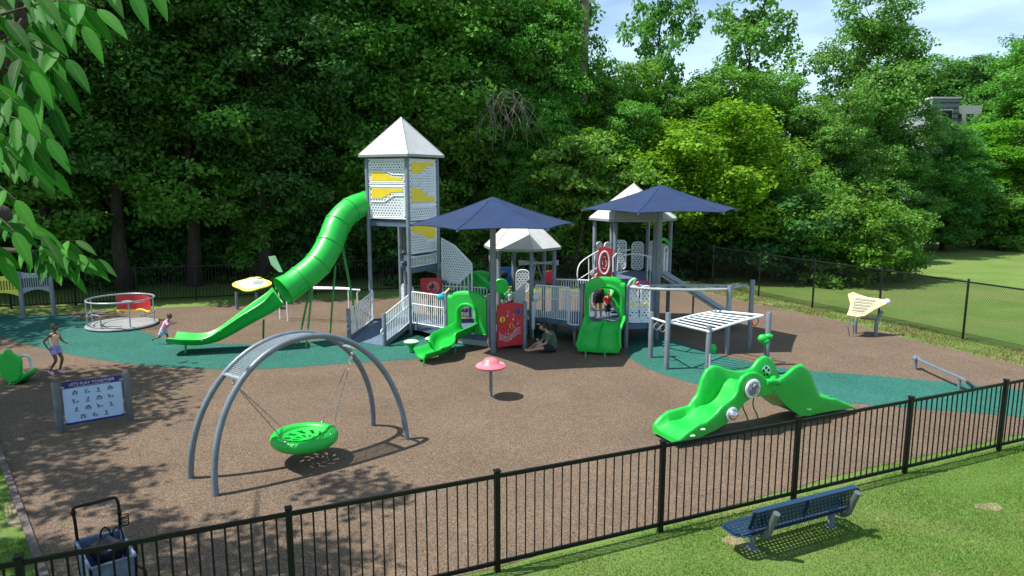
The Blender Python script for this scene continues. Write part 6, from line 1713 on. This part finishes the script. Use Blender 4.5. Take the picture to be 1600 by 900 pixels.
tree('tallA2', 1060, 44, 11.0, 1.2, desc='leafy sunlit tree')
tree('roundY', 1100, 33.0, 8.1, 1.28, desc='rounded bright yellow green tree', name='rounded_tree')
tree('tallB', 1352, 43, 15.6, .98, desc='very large spreading blue green maple')
tree('tallB', 1300, 38, 9.2, 1.1, desc='dense blue green tree')
tree('tallB', 1392, 41, 7.8, 1.25, desc='broad blue green tree sweeping down')
tree('tallB', 1478, 44, 8.0, 1.4, desc='low blue green tree')
tree('tallA2', 1270, 46, 8.0, 1.2, desc='mid green tree')
tree('tallA', 1590, 56, 17.0, 1.1, desc='tall green tree on the horizon')
tree('tallA2', 1640, 50, 14, 1.2, desc='big green tree partly outside the picture')
tree('tallY', 1535, 47, 8.6, 1.5, desc='yellow green thicket tree')
tree('tallA2', 1605, 46, 8.4, 1.6, desc='light green thicket tree')
tree('tallD2', 1508, 72, 17.5, 1.3, desc='far dark green tree on the skyline')
tree('tallB', 1455, 74, 17.0, 1.5, desc='far blue green tree on the skyline')
tree('tallA', 1560, 76, 19.0, 1.3, desc='far green tree on the skyline')
tree('tallA2', 1700, 60, 13, 1.6, desc='far green tree')
# shrubs
for px, Y, h, k_, w_ in [(1318, 30.5, 3.9, 'bushY', 1.1), (1270, 32.5, 4.3, 'bushA', 1.0), (1385, 31.5, 3.2, 'bushA', 1.0), (1225, 31.5, 4.2, 'bushD', 1.1), (1165, 33, 3.6, 'bushD', 1.2), (1105, 33.5, 3.4, 'bushD', 1.2), (1060, 34, 3.8, 'bushD', 1.1)]:
    tree(k_, px, Y, h, w_, desc='rounded field shrub', cat='shrub', grp='shrubs beyond the fences')
for i, (px, k_) in enumerate([(-90, 'bushD'), (0, 'bushD'), (90, 'bushD'), (175, 'bushD'), (255, 'bushD'), (335, 'bushD'), (415, 'bushA'), (490, 'bushD'), (565, 'bushA'), (640, 'bushD'), (715, 'bushA'), (790, 'bushA'), (865, 'bushA'), (935, 'bushA'), (1000, 'bushD')]):
    tree(k_, px, 29.0 + (px + 100) / 1100 * 3.4 + (i % 3) * .5, 3.0 + (i * 7 % 5) * .28, 1.0, desc='undergrowth shrub', cat='shrub', grp='shrubs beyond the fences')
for px, Y, h in [(1500, 46, 3.4), (1560, 45.5, 3.8), (1620, 44, 3.6), (1440, 45, 3.2)]:
    tree('bushA', px, Y, h, 1.3, desc='low green shrub at the field edge', cat='shrub', grp='shrubs beyond the fences')
# bare trunks and a dead vine tangle
def snag(px, Y, py0, py1, r_, label, name='bare_trunk', mat='bark'):
    a = P(px, py1, Y); b_ = P(px, py0, Y); m = MB(); m.tube([Vector((a.x, Y, 0)), a, a.lerp(b_, .5) + Vector((.05, 0, 0)), b_], [r_ * 1.3, r_ * 1.05, r_, r_ * .8], 10)
    o = m.build(name, mat); tag(o, label, 'tree trunk')
snag(913, 35.2, -40, 60, .20, 'straight brown trunk rising through the yellow green tree', mat='barkpale')
snag(1241, 43.2, 125, 230, .20, 'thick broken bare trunk against the sky gap')
snag(1265, 43.5, 164, 230, .17, 'shorter pale topped broken trunk beside the taller one')
snag(234, 31.0, 75, 420, .13, 'thin pale trunk in the dark wood behind the child', mat='barkpale')
snag(353, 32.5, 230, 450, .16, 'slim dark trunk in the wood left of the slide')
m = MB(); rnd = random.Random(9); c0 = P(785, 165, 29.6)
for i in range(34):
    a = c0 + Vector((rnd.uniform(-.9, 1.0), rnd.uniform(-.5, .5), rnd.uniform(-.1, .7))); path = [a]; d = Vector((rnd.uniform(-1, 1), rnd.uniform(-.4, .4), rnd.uniform(-.2, .4)))
    for k_ in range(9): d = (d + Vector((rnd.uniform(-.45, .45), rnd.uniform(-.3, .3), -.26))).normalized(); path.append(path[-1] + d * .22)
    m.tube(catmull(path, 2), [.021 * (1 - .8 * k_ / 18) for k_ in range(19)], 5)
for i in range(3): m.tube([c0 + Vector((rnd.uniform(-.5, .5), 0, .3)), c0 + Vector((rnd.uniform(-1.5, 1.5), rnd.uniform(1, 2), rnd.uniform(.1, .6)))], [.025, .015], 6)
o = m.build('dead_vines', 'barkpale'); tag(o, 'tangle of bare grey brown dead vines hanging in the trees', 'vines')

# ================================================================== near compound-leaved tree (its trunk stands left of the frame)
NT = bpy.data.objects.new('walnut_tree', None); COL.objects.link(NT); NT.location = (-4.6, 2.4, 0); NTL = Vector((-4.6, 2.4, 0))
tag(NT, 'nearest tree whose long pointed leaflets hang into the upper left corner', 'tree')
lv, lf, lt, luv = [], [], [], []
rnd = random.Random(77)
def leaflet(base, d, nrm, ln_, wd, curl=.25):
    d = Vector(d).normalized(); nrm = Vector(nrm); nrm = (nrm - d * nrm.dot(d)).normalized(); s_ = d.cross(nrm)
    k0 = len(lv); n_ = 9; tint = (rnd.random(), rnd.random(), 0, 1); p = Vector(base); dd = d.copy(); nn = nrm.copy()
    for i in range(n_ + 1):
        t = i / n_; wv = wd * (math.sin(PI * t ** .80) ** .85) * (1 - .25 * t) if 0 < t < 1 else .0006
        for q in (-1, -.5, 0, .5, 1):
            lift = abs(q) * wv * .32; wob = .03 * wd * math.sin(i * 2.2 + q * 3)
            lv.append(p + s_ * q * wv + nn * (lift + wob)); lt.append(tint); luv.append((t, q * .5 + .5))
        dd = (dd + Vector((0, 0, -1)) * curl / n_).normalized(); nn = (nn - dd * nn.dot(dd)).normalized(); p = p + dd * ln_ / n_
    for i in range(n_):
        for q in range(4): a = k0 + i * 5 + q; lf.append((a, a + 1, a + 6, a + 5))
twigs = MB()
def compound(p0, p1, n_pairs, ln_, wd, sag=.05, hang=.55, term=True, rr=.0028):
    p0, p1 = Vector(p0), Vector(p1); path = catmull([p0, p0.lerp(p1, .5) + Vector((0, 0, sag)), p1], 8); twigs.tube(path, [rr * (1 - .6 * i / (len(path) - 1)) for i in range(len(path))], 6)
    for i in range(n_pairs):
        t = .22 + .74 * i / max(1, n_pairs - .3); k_ = min(int(t * (len(path) - 1)), len(path) - 2); b_ = path[k_]; d = (path[k_ + 1] - path[k_]).normalized(); side = d.cross(Vector((0, 0, 1))).normalized()
        for s_ in (-1, 1):
            q = (d * rnd.uniform(.35, .7) + side * s_ * rnd.uniform(.35, .75) + Vector((0, 0, -hang * rnd.uniform(.6, 1.3)))).normalized()
            n_ = Vector((rnd.uniform(-.5, .3), rnd.uniform(-.9, -.3), rnd.uniform(.3, .8))); leaflet(b_ + d * rnd.uniform(-.01, .01), q, n_, ln_ * rnd.uniform(.8, 1.1) * (.75 + .35 * math.sin(PI * t)), wd * rnd.uniform(.85, 1.1))
    if term: leaflet(p1, (path[-1] - path[-3]).normalized() + Vector((0, 0, -.45)), Vector((0, -.6, .8)), ln_ * 1.1, wd)
def PP(px, py, d=2.2): return P(px, py, d)
specs = [((40, 12), (152, 14), 2.0, 3), ((60, -5), (130, 40), 2.2, 3), ((20, 60), (104, 92), 2.1, 3), ((10, 105), (80, 170), 2.1, 3), ((-10, 180), (74, 216), 2.0, 3), ((-30, 60), (50, 110), 1.9, 3), ((-40, 130), (30, 165), 1.8, 3),
         ((-30, 0), (45, 50), 2.3, 3), ((-60, 80), (20, 120), 2.2, 3), ((150, -60), (205, -15), 2.3, 2), ((-20, 345), (22, 362), 1.8, 2), ((-30, 290), (25, 312), 2.0, 2), ((10, 352), (66, 368), 2.1, 2), ((-50, 380), (0, 400), 2.0, 2),
         ((60, -45), (110, -5), 2.4, 3), ((-20, -30), (60, -10), 1.9, 3), ((-60, 20), (10, 30), 2.1, 3), ((-50, 200), (10, 215), 2.2, 2), ((20, -40), (90, 20), 2.5, 3), ((-10, 20), (70, 70), 2.6, 3), ((0, 140), (60, 190), 2.6, 3), ((90, -70), (160, -30), 2.6, 3), ((180, -80), (235, -30), 2.6, 3)]
for (a, b_), (c, d_2), Yd, n_ in specs:
    compound(PP(a, b_, Yd * 1.0), PP(c, d_2, Yd * .97), n_, .118 * Yd / 2.1, .0205 * Yd / 2.1, .02)
r2_ = random.Random(3)
for _ in range(17):
    x_, y_ = r2_.uniform(-70, 40), r2_.uniform(-40, 250); Yd = r2_.uniform(2.0, 3.0)
    if y_ > 120: x_ -= 25
    compound(PP(x_, y_, Yd), PP(x_ + r2_.uniform(40, 70), y_ + r2_.uniform(5, 45), Yd), 3, .112 * Yd / 2.2, .0195 * Yd / 2.1, .02)
# smaller, further spray at lower left
for (a, b_), (c, d_2) in (((50, 392), (95, 388)), ((60, 400), (120, 398)), ((70, 405), (140, 412)), ((55, 398), (110, 425)), ((30, 385), (72, 410)), ((80, 400), (150, 405)), ((60, 385), (118, 376)), ((10, 330), (45, 345))):
    compound(PP(a, b_, 4.4), PP(c, d_2, 4.3), 3, .17, .026, .01, hang=.6)
# limbs back to the trunk
limbs = [((-4.6, 2.4, 3.6), (-3.4, 2.5, 5.4), PP(-60, 40, 2.2), PP(30, 0, 2.1), PP(60, -8, 2.1)), ((-4.6, 2.4, 3.4), (-3.2, 2.4, 4.9), PP(-80, 130, 2.2), PP(10, 70, 2.1), PP(36, 30, 2.1)), ((-4.6, 2.4, 3.0), (-3.0, 2.2, 4.2), PP(-60, 340, 1.9), PP(-10, 345, 1.9), PP(10, 352, 2.0)),
         ((-4.6, 2.4, 2.8), (-4.2, 3.6, 4.0), PP(-40, 395, 4.4), PP(30, 392, 4.4), PP(60, 400, 4.4)), ((-4.6, 2.4, 4.4), (-3.4, 2.5, 5.9), PP(0, -120, 2.5), PP(90, -75, 2.6), PP(180, -80, 2.6))]
for l_ in limbs:
    pth = catmull([Vector(p) for p in l_], 6); twigs.tube(pth, [.05 * (1 - i / (len(pth) - 1)) ** 1.4 + .007 for i in range(len(pth))], 8)
for a, c in (((-60, 40, 2.2), (40, 12, 2.0)), ((-60, 40, 2.2), (20, 60, 2.1)), ((10, 70, 2.1), (10, 105, 2.1)), ((-80, 130, 2.2), (-10, 180, 2.0)), ((-80, 130, 2.2), (-40, 130, 1.8)), ((-60, 340, 1.9), (-30, 290, 2.0)), ((60, -8, 2.1), (150, -60, 2.3)), ((-60, 340, 1.9), (-50, 380, 2.0))):
    twigs.tube([PP(*a), PP(*c)], [.008, .003], 6)
lv_ = np.array([tuple(p - NTL) for p in lv]); o = npmesh('leaflets', lv_, np.array(lf), 'leafN', np.array(lt, float), parent=NT, smooth=True, uv=np.array(luv, float))
# veins from the uv
m_ = M['leafN'].node_tree; bs = m_.nodes['Principled BSDF']; uvn = m_.nodes.new('ShaderNodeTexCoord'); sx_ = m_.nodes.new('ShaderNodeSeparateXYZ'); m_.links.new(uvn.outputs['UV'], sx_.inputs[0])
def MM(op, a, b_=None):
    x = m_.nodes.new('ShaderNodeMath'); x.operation = op
    for i, v_ in enumerate((a, b_)):
        if v_ is None: continue
        if isinstance(v_, (int, float)): x.inputs[i].default_value = v_
        else: m_.links.new(v_, x.inputs[i])
    return x.outputs[0]
dv_ = MM('ABSOLUTE', MM('SUBTRACT', sx_.outputs[1], .5)); mid_ = MM('LESS_THAN', dv_, .022); ven = MM('GREATER_THAN', MM('SINE', MM('MULTIPLY', MM('SUBTRACT', sx_.outputs[0], MM('MULTIPLY', dv_, .35)), 75)), .86)
bu = m_.nodes.new('ShaderNodeBump'); bu.inputs['Strength'].default_value = .5; bu.inputs['Distance'].default_value = .003; m_.links.new(MM('ADD', mid_, MM('MULTIPLY', ven, .5)), bu.inputs['Height']); m_.links.new(bu.outputs['Normal'], bs.inputs['Normal'])
src = bs.inputs['Base Color'].links[0].from_socket; mxn = m_.nodes.new('ShaderNodeMix'); mxn.data_type = 'RGBA'; m_.links.new(MM('MULTIPLY', mid_, .6), mxn.inputs['Factor']); m_.links.new(src, mxn.inputs['A']); mxn.inputs['B'].default_value = (.16, .30, .08, 1); m_.links.new(mxn.outputs['Result'], bs.inputs['Base Color'])
tk = MB(); tk.tube([NTL + Vector((0, 0, -.1)), NTL + Vector((0, 0, 1.5)), NTL + Vector((-.05, .05, 4)), NTL + Vector((-.1, .3, 7)), NTL + Vector((-.8, 1.4, 9.5))], [.26, .2, .17, .12, .04], 14)
for e in ((-3, 3.5, 8), (-1.5, 5, 8.4), (-5, 2, 8.2), (.6, 3, 9), (-3.5, 6.5, 8.0), (1.5, 4.0, 8.8)): tk.tube([NTL + Vector((-.08, .2, 5)), NTL + Vector((e[0] * .5, e[1] * .5, e[2] * .85)), NTL + Vector(e)], [.09, .05, .015], 8)
for nm, q in (('limbs', twigs), ('trunk', tk)):
    me = bpy.data.meshes.new(nm); me.from_pydata([p - NTL for p in q.v], [], q.f); me.materials.append(M['bark']); me.polygons.foreach_set('use_smooth', [True] * len(me.polygons)); o = bpy.data.objects.new(nm, me); COL.objects.link(o); o.parent = NT
# its high crown, above the frame
lob = [(-3.2, 3.8, 8.3, 1.6, 1.2, .9), (-3.7, 4.7, 8.6, 1.5, .9, .8), (-5.0, 2.2, 8.4, 1.7, 1.5, .9), (-2.3, 6.35, 8.5, .8, .55, .5), (-5.6, 5.2, 8.6, 1.3, 1.1, .8), (-6.6, 6.6, 8.6, 1.0, .8, .6)]
v, f, t, _c2 = crown_data(91, lob, 140, 55, .17, .55, .5, .1); npmesh('crown', v, f, 'leafN', t, parent=NT)
def shade_tree(x, y, h, label, lobes, seed, ncl):
    r_ = bpy.data.objects.new('broadleaf_tree', None); COL.objects.link(r_); r_.location = (x, y, 0); tag(r_, label, 'tree', 'trees left of the playground')
    v, f, t, _ = crown_data(seed, lobes, ncl, 60, .20, .75, .5, .1); npmesh('crown', v, f, 'leafA', t, parent=r_)
    q = MB(); q.tube([(0, 0, -.1), (0, 0, 2), (.1, 0, h * .5), (0, .1, h * .85)], [.3, .24, .18, .05], 12)
    for l_ in lobes: q.tube([(0.05, 0, h * .4), (l_[0] * .6, l_[1] * .6, l_[2] * .85), (l_[0], l_[1], l_[2])], [.10, .06, .015], 7)
    me = bpy.data.meshes.new('trunk'); me.from_pydata([p for p in q.v], [], q.f); me.materials.append(M['bark']); me.polygons.foreach_set('use_smooth', [True] * len(me.polygons)); o = bpy.data.objects.new('trunk', me); COL.objects.link(o); o.parent = r_
shade_tree(-14.5, 11.0, 11, 'large tree left of the playground casting dappled shade on the sign', [(1.2, 0.5, 8.6, 2.2, 2.4, 1.2), (-1, 2, 8.8, 2.6, 2.2, 1.4), (-2, -1.5, 8.2, 2.4, 2.4, 1.5), (.5, -2.2, 8.3, 2.2, 1.8, 1.2), (-.5, .5, 9.8, 2.4, 2.4, 1.2), (0.4, 3.4, 8.9, 1.8, 1.4, .9)], 55, 330)
shade_tree(-22.5, 19.0, 14, 'tall tree beyond the left edge shading the sound panels', [(0, 0, 11, 3.2, 3.2, 2.2), (2, 2, 9, 2.6, 2.6, 1.8), (-2, 1, 9, 3, 3, 2), (1, -2, 8.5, 2.5, 2.5, 1.8), (0, 1, 6.5, 2.6, 2.6, 1.5)], 56, 380)

# fallen leaves and crumbs blown over the rubber, thickest near its edges
rng = RNG(4); n_ = 900
t_ = rng.random(n_) ** 1.5; ang = rng.uniform(0, 2 * PI, n_)
x_ = rng.uniform(-12, 11, n_); y_ = rng.uniform(7.5, 26, n_); x_ = np.where(rng.random(n_) < .5, -11 + rng.random(n_) ** 1.5 * 9, x_)
s_ = rng.uniform(.012, .032, n_); lim = fy0 + (x_ - fx0) * fdy / fdx + .3
kp = (y_ > lim) & ((x_ - kerb_a.x) * kd.y - (y_ - kerb_a.y) * kd.x > .1) & (x_ < 9); x_, y_, s_, ang = x_[kp], y_[kp], s_[kp], ang[kp]; n_ = len(x_)
c_, q_ = np.cos(ang) * s_, np.sin(ang) * s_; z0_ = np.full(n_, .016)
v = np.stack([np.stack([x_ - c_, y_ - q_, z0_], 1), np.stack([x_ + q_ * .45, y_ - c_ * .45, z0_ + .006], 1), np.stack([x_ + c_, y_ + q_, z0_ + .002], 1), np.stack([x_ - q_ * .45, y_ + c_ * .45, z0_ + .005], 1)], 1)
tt = np.ones((n_, 4, 4)); tt[:, :, 0] = rng.random(n_)[:, None]; tt[:, :, 1] = rng.random(n_)[:, None]
M['litter'] = leafmat('dry_leaf_litter', (.10, .075, .03), (.22, .20, .08), .1)
o = npmesh('leaf_litter', v.reshape(-1, 3), np.arange(n_ * 4).reshape(n_, 4), 'litter', tt.reshape(-1, 4)); o['kind'] = 'stuff'; tag(o, 'small dry leaves scattered over the rubber surface', 'leaf litter')
for o in bpy.data.objects:
    if o.get('label') and len(o['label'].split()) > 16: print('LONG', o.name, o['label'])
